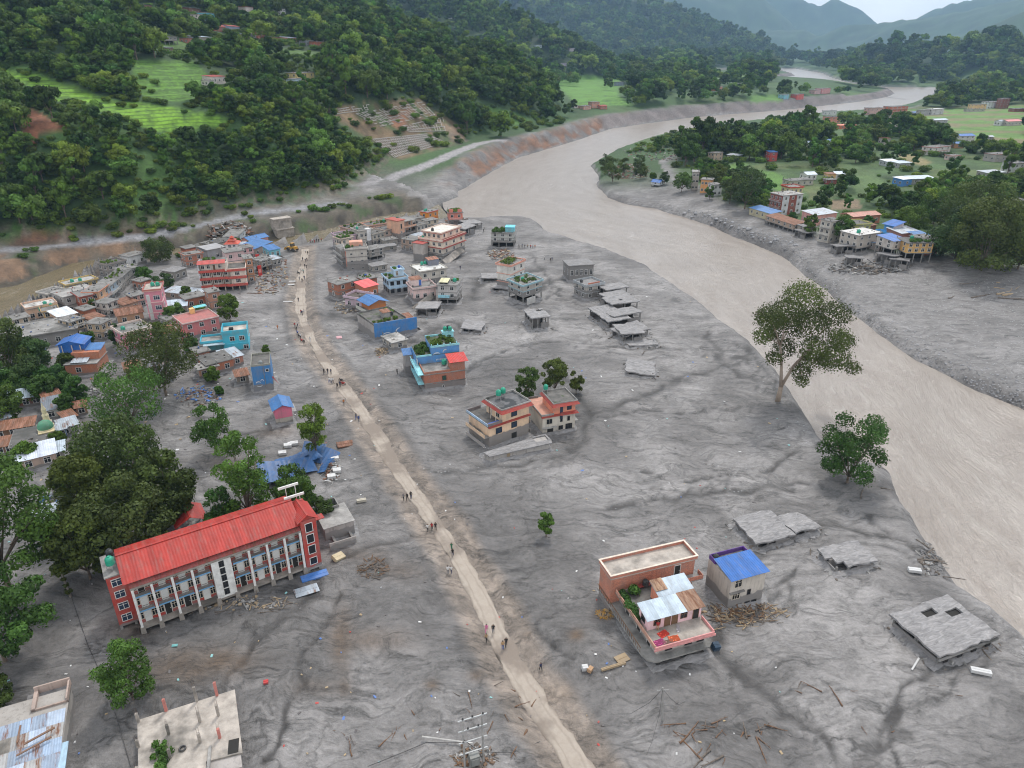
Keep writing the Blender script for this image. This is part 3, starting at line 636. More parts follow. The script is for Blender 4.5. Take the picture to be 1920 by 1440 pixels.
WHITE = plain((.74, .74, .72), .6); CREAM = plain((.62, .56, .46), .7); GREYM = plain((.34, .34, .34), .6); RED = plain((.30, .045, .035), .6)
BLACKP = plain((.025, .025, .028), .5); WOODM = plain((.16, .085, .04), .7); TANKG = plain((.012, .30, .19), .45); TANKB = plain((.02, .022, .025), .45); TANKBL = plain((.03, .09, .35), .45)
BARK = plain((.15, .115, .085), .9); PALEWOOD = plain((.36, .27, .17), .8); GREYWOOD = plain((.14, .115, .095), .9)
# ---------------------------------------------------------------- building kit
WIN = {}
def win_mesh(w, h, fm, gm, bars, sub):
    k = (round(w,2), round(h,2), fm.name, gm.name, bars, sub)
    if k in WIN: return WIN[k]
    a = MB(); b = MB(); t_ = .09
    a.box(-w/2-t_, w/2+t_, -.07, .02, -t_, 0); a.box(-w/2-t_, w/2+t_, -.07, .02, h, h+t_); a.box(-w/2-t_, -w/2, -.07, .02, 0, h); a.box(w/2, w/2+t_, -.07, .02, 0, h)
    for i in range(bars): x = -w/2+w*(i+1)/(bars+1); a.box(x-.035, x+.035, -.06, .02, 0, h)
    if bars: a.box(-w/2, w/2, -.055, .02, h*.66, h*.66+.06)
    (b if sub else a).box(-w/2, w/2, -.035, .02, 0, h, 0 if sub else 1)
    WIN[k] = (a.mesh('window', [fm, gm]), b.mesh('pane', gm) if sub else None); return WIN[k]
DOORS = {}
def door_mesh(w, h, fm, gm):
    k = (w, h, fm.name, gm.name)
    if k in DOORS: return DOORS[k]
    a = MB(); a.box(-w/2-.08, w/2+.08, -.08, .02, h, h+.1); a.box(-w/2-.08, -w/2, -.08, .02, 0, h); a.box(w/2, w/2+.08, -.08, .02, 0, h); a.box(-w/2, w/2, -.045, .02, 0, h, 1); a.box(w*.30, w*.38, -.09, -.04, h*.45, h*.5, 0)
    DOORS[k] = a.mesh('door', [fm, gm]); return DOORS[k]
HB = []; CLUT = [concrete(.3), plain((.10,.09,.08)), plain((.45,.42,.38)), plain((.30,.10,.07)), plain((.08,.14,.30)), plain((.06,.12,.04))]
BLDS = []
KEEP = []                                         # footprints where no tree may stand
class Bld:
    """one building: an Empty at the front-left base corner; x runs along the front, y away from the viewer, z up"""
    def __init__(s, name, label, A, B, depth, cat='house', group=None, zoff=0.0, lift=0.0, w=None, near=False, z=None):
        a = hit(*A, lift) if z is None else Vector((*plane(*A, z), z)); b = hit(*B, lift) if z is None else Vector((*plane(*B, z), z))
        d = b-a; s.w = w or math.hypot(d.x, d.y); s.d = depth; s.rz = math.atan2(d.y, d.x); s.near = near
        s.root = empty(name, (a.x, a.y, (min(a.z, b.z) if z is None else z)+zoff), s.rz); tag(s.root, label, cat, group)
        s.M = Matrix.Translation(s.root.location) @ Matrix.Rotation(s.rz, 4, 'Z')
        c = s.pt(s.w/2, depth/2, 0); KEEP.append((c.x, c.y, math.hypot(s.w, depth)/2+1.5)); s.c = c
        BLDS.append(s); v = Vector((-c.x, -c.y)); xa = Vector((math.cos(s.rz), math.sin(s.rz)))
        s.side = 'R' if xa.dot(v) > 0 else 'L'
    def pt(s, x, y, z): return s.M @ Vector((x, y, z))
    def part(s, name, mb, mats, parent=None, smooth_=False, label=None):
        o = mb.build(name, mats, parent or s.root, smooth_)
        if label: o['label'] = label
        return o
    def box(s, name, x0, x1, y0, y1, z0, z1, mat, parent=None, label=None): return s.part(name, MB().box(x0,x1,y0,y1,z0,z1), mat, parent, label=label)
    def win(s, face, u, z, w=1.2, h=1.2, blk=None, fm=None, gm=None, bars=1, name='window'):
        x0, x1, y0, y1 = blk or (0, s.w, 0, s.d)
        loc, r = {'F': ((x0+u, y0, z), 0), 'R': ((x1, y0+u, z), math.pi/2), 'L': ((x0, y1-u, z), -math.pi/2), 'K': ((x1-u, y1, z), math.pi)}[face]
        f, p = win_mesh(w, h, fm or WHITE, gm or GLASS, bars, s.near)
        o = link(name, f, None, s.root); o.location = loc; o.rotation_euler = (0, 0, r)
        if p: link('pane', p, None, o)
        return o
    def door(s, face, u, z, w=.95, h=2.05, blk=None, fm=None, gm=None):
        x0, x1, y0, y1 = blk or (0, s.w, 0, s.d)
        loc, r = {'F': ((x0+u, y0, z), 0), 'R': ((x1, y0+u, z), math.pi/2), 'L': ((x0, y1-u, z), -math.pi/2)}[face]
        o = link('door', door_mesh(w, h, fm or WHITE, gm or WOODM), None, s.root); o.location = loc; o.rotation_euler = (0, 0, r); return o
    def wins(s, z, n, face='F', blk=None, w=1.15, h=1.2, **k):
        x0, x1, y0, y1 = blk or (0, s.w, 0, s.d); Lh = (x1-x0) if face in 'FK' else (y1-y0)
        n = max(1, min(n, int(Lh/(w+.35))))
        for i in range(n): s.win(face, Lh*(i+.5)/n, z, w, h, blk, **k)
    def parapet(s, blk, z, h, mat, t=.15, name='parapet', skip=''):
        x0, x1, y0, y1 = blk; m_ = MB()
        if 'F' not in skip: m_.box(x0, x1, y0, y0+t, z, z+h)
        if 'K' not in skip: m_.box(x0, x1, y1-t, y1, z, z+h)
        if 'L' not in skip: m_.box(x0, x0+t, y0+t, y1-t, z, z+h)
        if 'R' not in skip: m_.box(x1-t, x1, y0+t, y1-t, z, z+h)
        return s.part(name, m_, mat)
    def columns(s, blk, z0, z1, nx, ny, mat, r=.16):
        x0, x1, y0, y1 = blk
        me = MB().box(-r, r, -r, r, 0, z1-z0).mesh('column', mat)
        for i in range(nx):
            for j in range(ny):
                if 0 < i < nx-1 and 0 < j < ny-1: continue
                o = link('column', me, None, s.root); o.location = (x0+r+(x1-x0-2*r)*i/max(1,nx-1), y0+r+(y1-y0-2*r)*j/max(1,ny-1), z0)
    def sheet(s, p00, p10, p11, p01, mat, name='roof', pitch=.38, amp=.05, parent=None, thick=.05):
        """corrugated sheet; ribs run from the p00-p10 edge to the p01-p11 edge"""
        p00, p10, p11, p01 = map(Vector, (p00, p10, p11, p01)); n = max(2, int((p10-p00).length/pitch)*2)
        nrm = (p10-p00).cross(p01-p00).normalized(); vs, fs = [], []
        for i in range(n+1):
            k = i/n; o = nrm*(amp if i % 2 else 0)
            vs += [p00.lerp(p10, k)+o, p01.lerp(p11, k)+o, p00.lerp(p10, k)+o-nrm*thick, p01.lerp(p11, k)+o-nrm*thick]
        for i in range(n):
            a, b = i*4, i*4+4
            fs += [(a, b, b+1, a+1), (a+2, a+3, b+3, b+2), (a, a+2, b+2, b), (a+1, b+1, b+3, a+3)]
        fs += [(0, 1, 3, 2), (n*4, n*4+2, n*4+3, n*4+1)]
        return s.part(name, MB().add(vs, fs), mat, parent)
    def shed(s, blk, z0, z1, mat, ov=.35, name='roof', axis='y', **k):   # roof rising from z0 to z1 along the axis
        x0, x1, y0, y1 = blk[0]-ov, blk[1]+ov, blk[2]-ov, blk[3]+ov
        if axis == 'y': return s.sheet((x0,y0,z0),(x1,y0,z0),(x1,y1,z1),(x0,y1,z1), mat, name, **k)
        return s.sheet((x0,y1,z0),(x0,y0,z0),(x1,y0,z1),(x1,y1,z1), mat, name, **k)
    def gable(s, blk, z, rise, mat, ov=.4, wallmat=None, along='x', **k):
        x0, x1, y0, y1 = blk
        if along == 'x':
            ym = (y0+y1)/2; sl = rise/((y1-y0)/2)
            s.sheet((x0-ov,y0-ov,z-sl*ov),(x1+ov,y0-ov,z-sl*ov),(x1+ov,ym,z+rise),(x0-ov,ym,z+rise), mat, 'roof_slope', **k)
            s.sheet((x1+ov,y1+ov,z-sl*ov),(x0-ov,y1+ov,z-sl*ov),(x0-ov,ym,z+rise),(x1+ov,ym,z+rise), mat, 'roof_slope', **k)
            if wallmat: s.part('gable_wall', MB().add([(x0,y0,z-.05),(x0,y1,z-.05),(x0,ym,z+rise-.08),(x0+.15,y0,z-.05),(x0+.15,y1,z-.05),(x0+.15,ym,z+rise-.08)],[(0,2,1),(3,4,5),(0,3,5,2),(2,5,4,1)]), wallmat); s.part('gable_wall', MB().add([(x1,y0,z-.05),(x1,y1,z-.05),(x1,ym,z+rise-.08),(x1-.15,y0,z-.05),(x1-.15,y1,z-.05),(x1-.15,ym,z+rise-.08)],[(0,1,2),(3,5,4),(0,2,5,3),(2,1,4,5)]), wallmat)
            s.box('ridge_cap', x0-ov, x1+ov, ym-.14, ym+.14, z+rise+.02, z+rise+.07, mat)
        else:
            xm = (x0+x1)/2; sl = rise/((x1-x0)/2)
            s.sheet((x0-ov,y1+ov,z-sl*ov),(x0-ov,y0-ov,z-sl*ov),(xm,y0-ov,z+rise),(xm,y1+ov,z+rise), mat, 'roof_slope', **k)
            s.sheet((x1+ov,y0-ov,z-sl*ov),(x1+ov,y1+ov,z-sl*ov),(xm,y1+ov,z+rise),(xm,y0-ov,z+rise), mat, 'roof_slope', **k)
            if wallmat: s.part('gable_wall', MB().add([(x0,y0,z-.05),(x1,y0,z-.05),(xm,y0,z+rise-.08),(x0,y0+.15,z-.05),(x1,y0+.15,z-.05),(xm,y0+.15,z+rise-.08)],[(0,1,2),(3,5,4),(0,2,5,3),(1,4,5,2)]), wallmat)
            s.box('ridge_cap', xm-.14, xm+.14, y0-ov, y1+ov, z+rise+.02, z+rise+.07, mat)
    def silt_bank(s):
        g = random.Random(int(s.c.x*7+s.c.y)); vs = []; n = 0; big = min(1.0, .45+s.w*.05)
        per = [(x, 0, 0, -1) for x in np.linspace(0, s.w, 7)[:-1]]+[(s.w, y, 1, 0) for y in np.linspace(0, s.d, 6)[:-1]]+[(x, s.d, 0, 1) for x in np.linspace(s.w, 0, 7)[:-1]]+[(0, y, -1, 0) for y in np.linspace(s.d, 0, 6)[:-1]]
        for x, y, nx_, ny_ in per:
            q = s.pt(x, y, 0); b_ = min(max(ground(q.x, q.y)-s.root.location.z, -.5), .6); hh = g.uniform(.1, .75)*big; k = g.uniform(.7, 2.1)
            if (x in (0, s.w)) and (y in (0, s.d)): nx_, ny_ = (1 if x else -1)*.7, (1 if y else -1)*.7
            o_ = s.pt(x+nx_*k, y+ny_*k, 0); vs += [(x-nx_*.3, y-ny_*.3, b_+hh), (x+nx_*k*.4, y+ny_*k*.4, b_+hh*.55), (x+nx_*k, y+ny_*k, min(max(ground(o_.x, o_.y)-s.root.location.z, -1.0), .7)-.15)]
        n = len(per); s.part('silt_bank', MB().add(vs, [f for i in range(n) for f in ((i*3, i*3+1, (i+1) % n*3+1, (i+1) % n*3), (i*3+1, i*3+2, (i+1) % n*3+2, (i+1) % n*3+1))]), silt(.24), smooth_=True)
    def tank(s, x, y, z, label, mat=None, r=.62, h=1.35, stand=.0):
        return water_tank(s.pt(x, y, z), label, mat, r, h, stand)
    def plants(s, blk, z, n, label, hgt=1.3):
        x0, x1, y0, y1 = blk
        return shrub_patch([s.pt(rnd.uniform(x0,x1), rnd.uniform(y0,y1), z) for _ in range(n)], label, hgt)
def water_tank(p, label, mat=None, r=.62, h=1.35, stand=0.0):
    t_ = empty('water_tank', p); tag(t_, label, 'water tank', 'rooftop water tanks')
    pr = [(r*.95, 0)]
    for i in range(4): z0 = h*.72*i/4; pr += [(r, z0+.03), (r, z0+h*.13), (r*.95, z0+h*.155)]
    pr += [(r*.93, h*.74), (r*.7, h*.88), (r*.36, h*.95)]
    MB().lathe(pr, 14, (0,0,stand)).build('tank_body', mat or TANKG, t_, True)
    MB().lathe([(r*.34, h*.94), (r*.34, h*1.02), (r*.1, h*1.05)], 12, (0,0,stand)).build('lid', mat or TANKG, t_)
    if stand:
        f = MB()
        for sx in (-1,1):
            for sy in (-1,1): f.tube((sx*r*.7,sy*r*.7,0),(sx*r*.7,sy*r*.7,stand),.05,.05,4)
        f.box(-r*.85, r*.85, -r*.85, r*.85, stand-.08, stand-.005); f.build('stand', GREYM, t_)
    return t_
# ---------------------------------------------------------------- leaves
def leaf_mat(name, c, tone=.5, transl=.28, lo=.88, hi=1.14):
    m = new_mat(name); t = NT(m)
    r = t.n('ShaderNodeObjectInfo').outputs['Random']; a = t.n('ShaderNodeAttribute', attribute_name='tone').outputs['Fac']
    k = t.math('MULTIPLY', t.rng(a, 0, 1, 1-tone, 1+tone), t.rng(r, 0, 1, lo, hi))
    hue = t.mix(t.math('FRACT', t.math('MULTIPLY', r, 7.3)), (c[0]*.85, c[1]*.96, c[2]*1.1, 1), (c[0]*1.5, c[1]*1.12, c[2]*.85, 1))
    col = t.n('ShaderNodeVectorMath', {0: hue, 3: k}, operation='SCALE').outputs[0]
    d = t.bsdf(col, .62, **{'Specular IOR Level': .25})
    tr = t.n('ShaderNodeBsdfTranslucent', {'Color': col}).outputs[0]
    t.out(t.n('ShaderNodeMixShader', {0: transl, 1: d, 2: tr}).outputs[0]); return m
def np_mesh(name, v, nv, mats, tone=None):
    """v: (n*nv,3) loose polygons of nv corners"""
    n = len(v)//nv; me = bpy.data.meshes.new(name)
    me.vertices.add(len(v)); me.vertices.foreach_set('co', v.ravel().astype(np.float32))
    me.loops.add(len(v)); me.loops.foreach_set('vertex_index', np.arange(len(v), dtype=np.int32))
    me.polygons.add(n); me.polygons.foreach_set('loop_start', np.arange(0, len(v), nv, dtype=np.int32))
    me.update(calc_edges=True)
    if tone is not None:
        a = me.attributes.new('tone', 'FLOAT', 'POINT'); a.data.foreach_set('value', np.repeat(tone, nv).astype(np.float32))
    me.materials.append(mats); return me
def leaf_quads(p, nrm, size, rg, aspect=.62):
    n = len(p); t_ = rg.normal(size=(n,3)); t_ -= nrm*(t_*nrm).sum(1)[:,None]; t_ /= np.linalg.norm(t_, axis=1)[:,None]+1e-9
    b = np.cross(nrm, t_); s = size[:,None]
    return np.stack([p-t_*s, p-b*s*aspect, p+t_*s, p+b*s*aspect], 1).reshape(-1,3)
def crown_points(rg, lobes, n):
    c = np.array([l[:3] for l in lobes]); r = np.array([l[3] for l in lobes]); w = r**2/np.sum(r**2)
    i = rg.choice(len(lobes), n*2, p=w); d = rg.normal(size=(n*2,3)); d[:,2] = d[:,2]*.85+.28; d /= np.linalg.norm(d, axis=1)[:,None]
    f = 1-np.abs(rg.normal(0, .16, n*2)); f = np.where(rg.random(n*2) < .22, rg.uniform(1.0, 1.32, n*2), f)
    sq = np.array([1, 1, .82]); p = c[i]+d*(r[i]*f)[:,None]*sq
    dist = np.linalg.norm((p[:,None,:]-c[None])/sq, axis=2)/r[None]; dist[np.arange(n*2), i] = 9
    k = np.nonzero(dist.min(1) > .72)[0][:n]
    return p[k], d[k], i[k]
def crown_mesh(seed, lobes, n, leaf, mat, name='crown'):
    rg = np.random.default_rng(seed); p, d, i = crown_points(rg, lobes, n)
    nm = d+rg.normal(0, .42, d.shape); nm /= np.linalg.norm(nm, axis=1)[:,None]
    lt = rg.random(len(lobes)); tone = np.clip(.72*lt[i]+.28*rg.random(len(p)), 0, 1)
    return np_mesh(name, leaf_quads(p, nm, leaf*rg.uniform(.6, 1.25, len(p)), rg), 4, mat, tone)
def dome_lobes(seed, rx, rz, base, n, lr=(.30, .48), spread=.72, ry=None):
    """clumps of a broad crown: centre height base+rz"""
    g = random.Random(seed); out = [(0, 0, base+rz*.9, rx*.5)]; ry = ry or rx
    for k in range(n):
        a = k*2.399+g.uniform(-.4, .4); u = g.uniform(-.75, .95); q = math.sqrt(max(0, 1-u*u))*spread*g.uniform(.75, 1.12)
        out.append((rx*q*math.cos(a), ry*q*math.sin(a), base+rz*.92+u*rz*.92, rx*g.uniform(*lr)))
    return out
def trunk_mesh(seed, lobes, base_r, fork, name='trunk', mat=None, lean=(0,0)):
    g = random.Random(seed); m_ = MB(); f = Vector((lean[0], lean[1], fork))
    m_.tube((0,0,-.8), f*.5, base_r*1.25, base_r, 7); m_.tube(f*.5, f, base_r, base_r*.8, 7)
    for l in sorted(lobes, key=lambda l: -l[3])[:14]:
        c = Vector(l[:3]); mid = f.lerp(c, .5)+Vector((g.uniform(-.4,.4), g.uniform(-.4,.4), g.uniform(0,.5)))
        m_.tube(f*.96, mid, base_r*.5, base_r*.33, 5); m_.tube(mid, c, base_r*.33, base_r*.12, 5)
    return m_.mesh(name, mat or BARK, True)
LEAF_DARK = leaf_mat('dark_green_leaves', (.060, .104, .025)); LEAF_MID = leaf_mat('green_leaves', (.060, .130, .023)); LEAF_LIGHT = leaf_mat('light_green_leaves', (.080, .168, .027)); LEAF_OLIVE = leaf_mat('olive_leaves', (.060, .094, .024))
LEAF_FOREST = [leaf_mat('forest_leaves', (.040, .092, .014), .6, .28, .6, 1.5), leaf_mat('forest_leaves', (.058, .128, .017), .6, .28, .6, 1.5), leaf_mat('forest_leaves', (.088, .158, .024), .55, .28, .6, 1.5)]
SHR = []
def shrub_patch(pts, label, hgt=1.3, group='plants growing on the flat roofs'):
    c0 = sum(pts, Vector())/len(pts); rg = np.random.default_rng(len(SHR)+99); SHR.append(1); lob = []
    for p in pts: lob.append((p.x-c0.x, p.y-c0.y, p.z-c0.z+hgt*.4, hgt*rnd.uniform(.35, .62)))
    root = empty('potted_plants' if hgt < 2 else 'bush', c0); tag(root, label, 'plants', group)
    link('foliage', crown_mesh(int(rg.integers(1e6)), lob, 70*len(pts), .20*hgt**.5, LEAF_LIGHT if rnd.random() < .5 else LEAF_MID, 'foliage'), None, root)
    s_ = MB()
    for p in pts: s_.tube((p.x-c0.x, p.y-c0.y, p.z-c0.z-.1), (p.x-c0.x, p.y-c0.y, p.z-c0.z+hgt*.5), .04, .02, 4)
    s_.build('stem', BARK, root); return root
# ---------------------------------------------------------------- plain houses from a few measures
def house(label, A, B, depth, h, col, roof='flat', rc=None, st=1, par=.0, mud=0.0, nw=3, ns=2, stain=.5, brick=0, name='house', near=False, trim=None, gm=None, fm=None, zoff=0, cat='house', group=None, open_ground=0.0, rise=1.2, ov=.45, lift=0.0, w=None, axis='y', fl=True, mudroof=0, roofv=.2, balc=False, along='x', ww=1.15, wh=1.25):
    b = Bld(name, label, A, B, depth, cat, group, zoff, lift, w, near)
    wm = wallm(col, mud, stain, brick); blk = (0, b.w, 0, depth); g = open_ground
    if g:
        b.columns(blk, -1.2, g, max(2, int(b.w/3.2)+1), max(2, int(depth/3.5)+1), concrete(.26))
        b.box('floor_slab', -.2, b.w+.2, -.2, depth+.2, g-.02, g+.22, concrete(.26)); b.box('inner_shade_sheet', .4, b.w-.4, depth*.55, depth*.62, -1, g-.03, DARK)  # near-black sheet paints the shade behind the open columns
    b.box('wall', 0, b.w, 0, depth, g+.22 if g else -1.5, h, wm)
    tm = plain(trim, .7) if trim else None
    for i in range(st):
        z0 = g+(h-g)*i/st; zz = z0+(h-g)/st*.36
        b.wins(zz, nw, 'F', gm=gm, fm=fm, w=ww, h=wh)
        if ns: b.wins(zz, ns, b.side, gm=gm, fm=fm, w=ww, h=wh)
        if i and (tm or fl): b.part('floor_band', MB().box(-.12, b.w+.12, -.12, depth+.12, z0-.11, z0+.11), tm or concrete(.24))
        if balc and i:
            b.box('balcony', .3, b.w-.3, -1.25, -.13, z0-.09, z0+.07, concrete(.26)); r_ = MB(); r_.box(.3, b.w-.3, -1.25, -1.2, z0+.9, z0+.97)
            for q in range(int(b.w/.6)): r_.box(.3+q*.6, .34+q*.6, -1.24, -1.2, z0+.07, z0+.9)
            b.part('railing', r_, tm or WHITE)
    if roof == 'flat':
        b.box('roof', -ov, b.w+ov, -ov, depth+ov, h, h+.22, tm or concrete(.24))
        b.box('roof_deck', -ov+.16, b.w+ov-.16, -ov+.16, depth+ov-.16, h+.222, h+.26, silt(.24) if mudroof else (rc and plain(rc)) or concrete(roofv))
        if par: b.parapet((-ov, b.w+ov, -ov, depth+ov), h+.22, par, tm or wallm(col, 0, .7))
    elif roof == 'gable': b.gable(blk, h, rise, rc, ov, wm, along)
    elif roof == 'shed':
        b.shed(blk, h+.02, h+rise, rc, ov, axis=axis)
        b.part('gable_wall', MB().add([(0,.05,h-.05),(0,depth,h-.05),(0,depth,h+rise-.1),(b.w,.05,h-.05),(b.w,depth,h-.05),(b.w,depth,h+rise-.1)],[(0,2,1),(3,4,5),(1,2,5,4)]) if axis == 'y' else MB().add([(.05,0,h-.05),(b.w,0,h-.05),(b.w,0,h+rise-.1),(.05,depth,h-.05),(b.w,depth,h-.05),(b.w,depth,h+rise-.1)],[(0,1,2),(3,5,4),(1,4,5,2)]), wm)
    b.h = h+.26; b.blk = blk
    if roof == 'flat' and not mudroof and depth > 3:
        g_ = random.Random(int(A[0]*13+A[1])); m_ = MB()
        for _ in range(int(3+b.w*depth/12)):
            x, y, q = g_.uniform(.3, b.w-.5), g_.uniform(.3, depth-.5), g_.uniform(.15, .5); m_.box(x, x+q*g_.uniform(.6, 2), y, y+q, b.h, b.h+q*g_.uniform(.3, 1.2), g_.randrange(4))
        for x in (.1, b.w-.3):
            for y in (.1, depth-.3):
                if g_.random() < .5: m_.box(x, x+.22, y, y+.22, b.h-.3, b.h+g_.uniform(.3, 1.3), 0)
        o_ = m_.build('roof_clutter', [CLUT[0], CLUT[g_.randint(1, 5)], CLUT[1], CLUT[2]], b.root); o_['kind'] = 'stuff'
    cs = [project(*b.pt(x, y, z)) for x in (0, b.w) for y in (0, depth) for z in (0, h)]; HB.append((min(c[0] for c in cs), max(c[0] for c in cs), min(c[1] for c in cs), max(c[1] for c in cs), math.hypot(b.c.x, b.c.y)))
    return b
# ================================================================ the landmark buildings
C_RED = lin(178, 62, 52); C_PEACH = lin(243, 202, 170); C_SALMON = lin(238, 150, 120); C_PINK = lin(240, 196, 200); C_BRICK = lin(178, 112, 88); C_SKY = lin(88, 150, 205); C_TURQ = lin(70, 190, 215); C_CREAM = lin(232, 214, 190); C_WHITE = (.72, .72, .70); C_GREY = lin(172, 166, 162); C_PALE = lin(205, 200, 192)
ROOF_RED = tin(lin(164, 46, 37), 0, .45); ROOF_BLUE = tin(lin(60, 112, 168), 0, .45); ROOF_BLUE2 = tin(lin(26, 96, 172), 0, .42); ROOF_GREY = tin(lin(165, 175, 185), .25, .4); ROOF_SILVER = tin(lin(178, 192, 204), .0, .35); ROOF_RUST = tin(lin(150, 105, 85), .9, .6); ROOF_MAROON = tin(lin(150, 60, 52), .3, .6)
# ---------------------------------------------------------------- long red hotel
b = Bld('hotel', 'long three-storey red hotel with bright red tin roof, blue balconies and white pillars', (267,1188), (605,1066), 8.6, 'hotel', near=True)
w = b.w; MW = w-2.6; wm = wallm(C_RED, 1.4, .45); mar = tin(lin(140, 70, 66), .35, .6)
b.box('wall', 0, MW, 1.3, 8.2, 1.35, 10.0, wm)
b.box('floor_beam', .1, MW-.05, .15, 8.2, 1.0, 1.34, concrete(.28, 2))
b.box('undercroft_shade', .5, MW-.5, 4.5, 4.7, -1, .98, DARK)  # dark sheet colours in the shade beneath the raised floor
nb = 9; bw = MW/nb
pil = MB().box(-.17, .17, -.02, .33, 1.5, 8.55).mesh('pillar', WHITE); pb = MB().add([(-.42,-.25,-1),(.42,-.25,-1),(.42,.55,-1),(-.42,.55,-1),(-.30,-.12,1.55),(.30,-.12,1.55),(.30,.42,1.55),(-.30,.42,1.55)],[(0,3,2,1),(4,5,6,7),(0,1,5,4),(1,2,6,5),(2,3,7,6),(3,0,4,7)]).mesh('pillar_base', concrete(.28, 2))
for i in range(nb+1):
    for me in ([pil] if i not in (4, 5) else [])+[pb]:
        o = link(me.name.split('.')[0], me, None, b.root); o.location = (min(max(i*bw, .25), MW-.25), 0, 0)
dw_ = door_mesh(.85, 2.0, WHITE, WHITE); dd_ = door_mesh(.85, 2.0, WHITE, DARK)
slab = MB().box(-1.1, 1.1, -.82, 0, -.05, .10).mesh('balcony', concrete(.3)); fas = MB().box(-1.12, 1.12, -.86, -.822, -.08, .16).mesh('balcony_edge', plain(lin(110, 170, 215), .6))
rl = MB()
for q in range(12): rl.box(-1.08+q*.19, -1.05+q*.19, -.80, -.77, .1, .9)
rl.box(-1.1, 1.1, -.82, -.76, .9, .96); rail = rl.mesh('railing', plain((.16, .14, .13)))
for i in range(nb):
    if i == 4: continue
    for f in range(3):
        z = 1.36+f*2.72; cx = (i+.5)*bw
        b.win('F', cx-.95, z+.75, .66, 1.15, (0, MW, 1.3, 8.2), gm=GLASS, fm=CREAM); b.win('F', cx+.95, z+.75, .66, 1.15, (0, MW, 1.3, 8.2), gm=GLASS, fm=CREAM)
        o = link('door', dd_ if (f == 0 and i in (1, 2, 5, 7, 8)) or (f == 2 and i == 0) else dw_, None, b.root); o.location = (cx, 1.3, z+.02)
        if f:
            o = link('balcony', slab, None, b.root); o.location = (cx, 1.29, z-.05); link('balcony_edge', fas, None, o); link('railing', rail, None, o)
o = b.box('stair_panel', 4*bw-.05, 5*bw+.05, .2, 1.28, 1.36, 8.9, WHITE, label='tall white stair panel with a column of dark windows')
for f in range(5): b.win('F', bw/2, 1.9+f*1.35, .6, .95, (4*bw, 5*bw, .2, 1.3), bars=1, fm=BLACKP)
b.box('top_beam', 0, MW, .05, .45, 8.56, 9.0, concrete(.30, 2))
b.sheet((0,-.05,9.05),(MW,-.05,9.05),(MW,1.28,9.75),(0,1.28,9.75), mar, 'verandah_roof')
for i in range(9): b.win('F', (i+.5)*bw, 9.62, 1.5, .36, (0, MW, 1.24, 8.2), bars=2, fm=CREAM)
ey, ry_, by = .2, 5.0, 8.9
b.sheet((-.7,ey,9.85),(MW+.35,ey,9.85),(MW+.35,ry_,12.0),(-.7,ry_,12.0), ROOF_RED, 'roof_slope', .45, .02)
b.sheet((MW+.35,by,10.6),(-.7,by,10.6),(-.7,ry_,12.0),(MW+.35,ry_,12.0), ROOF_RED, 'roof_slope', .45, .02)
b.box('ridge_cap', -.7, MW+.35, ry_-.18, ry_+.18, 12.0, 12.07, ROOF_RED)
b.part('gable_wall', MB().add([(-.05,1.3,9.98),(-.05,8.2,9.98),(-.05,8.2,10.75),(-.05,ry_,11.85),(-.05,1.3,10.2),(.1,1.3,9.98),(.1,8.2,9.98),(.1,8.2,10.75),(.1,ry_,11.85),(.1,1.3,10.2)],[(4,3,2,1,0),(5,6,7,8,9)]), wm)
b.part('gable_wall', MB().add([(MW-.1,1.3,9.98),(MW-.1,8.2,9.98),(MW-.1,8.2,10.75),(MW-.1,ry_,11.85),(MW-.1,1.3,10.2),(MW+.05,1.3,9.98),(MW+.05,8.2,9.98),(MW+.05,8.2,10.75),(MW+.05,ry_,11.85),(MW+.05,1.3,10.2)],[(4,3,2,1,0),(5,6,7,8,9)]), wm)
# end towers
b.box('stair_tower', -2.6, -.02, 2.6, 8.2, 1.0, 10.3, wm); b.box('tower_slab', -2.75, -.1, 2.45, 8.3, 10.3, 10.5, concrete(.26))
for x in (-2.4, -.4): b.box('column', x-.18, x+.18, 2.65, 3.0, -1, 1.0, concrete(.28))
for f in range(4): b.win('F', 1.25, 1.9+f*2.2, 1.25, 1.15, (-2.6, 0, 2.6, 8.2), gm=BLUEGLASS, fm=WHITE)
b.box('stair_tower', MW+.02, w, -.05, 6.6, 1.0, 10.6, wm); b.box('floor_beam', MW, w+.1, -.1, 6.6, .72, .99, concrete(.28))
for x in (MW+.3, w-.3): b.box('column', x-.22, x+.22, 0, .45, -1, .72, concrete(.28))
for f in range(4): b.win('F', 1.3, 1.7+f*2.2, 1.1, 1.6 if f else 1.3, (MW, w, -.05, 6.6), bars=0, fm=WHITE)
b.gable((MW-.1, w+.1, .2, 5.2), 10.62, .9, ROOF_RED, .35, wm, along='y')
b.box('side_canopy', w+.1, w+1.9, 1.5, 3.0, 8.8, 8.9, ROOF_RED)
b.part('sign_frame', MB().box(w-3.6, w-.2, 7.0, 7.25, 13.2, 13.6).box(w-3.2, w+.2, 5.6, 5.85, 11.9, 12.3).tube((w-2.4,7.1,10.5),(w-2.4,7.1,13.2),.06).tube((w-.8,7.1,10.5),(w-.8,7.1,13.2),.06).tube((w-2.2,5.7,10.5),(w-2.2,5.7,11.9),.06).tube((w-.6,5.7,10.5),(w-.6,5.7,11.9),.06), WHITE)
b.tank(-1.5, 4.2, 10.5, 'green water tank on the flat end tower of the red hotel', None, .62, 1.4, .9)
b.tank(-1.3, 6.4, 10.5, 'black water tank behind the green one on the red hotel', TANKB, .55, 1.2, .9)
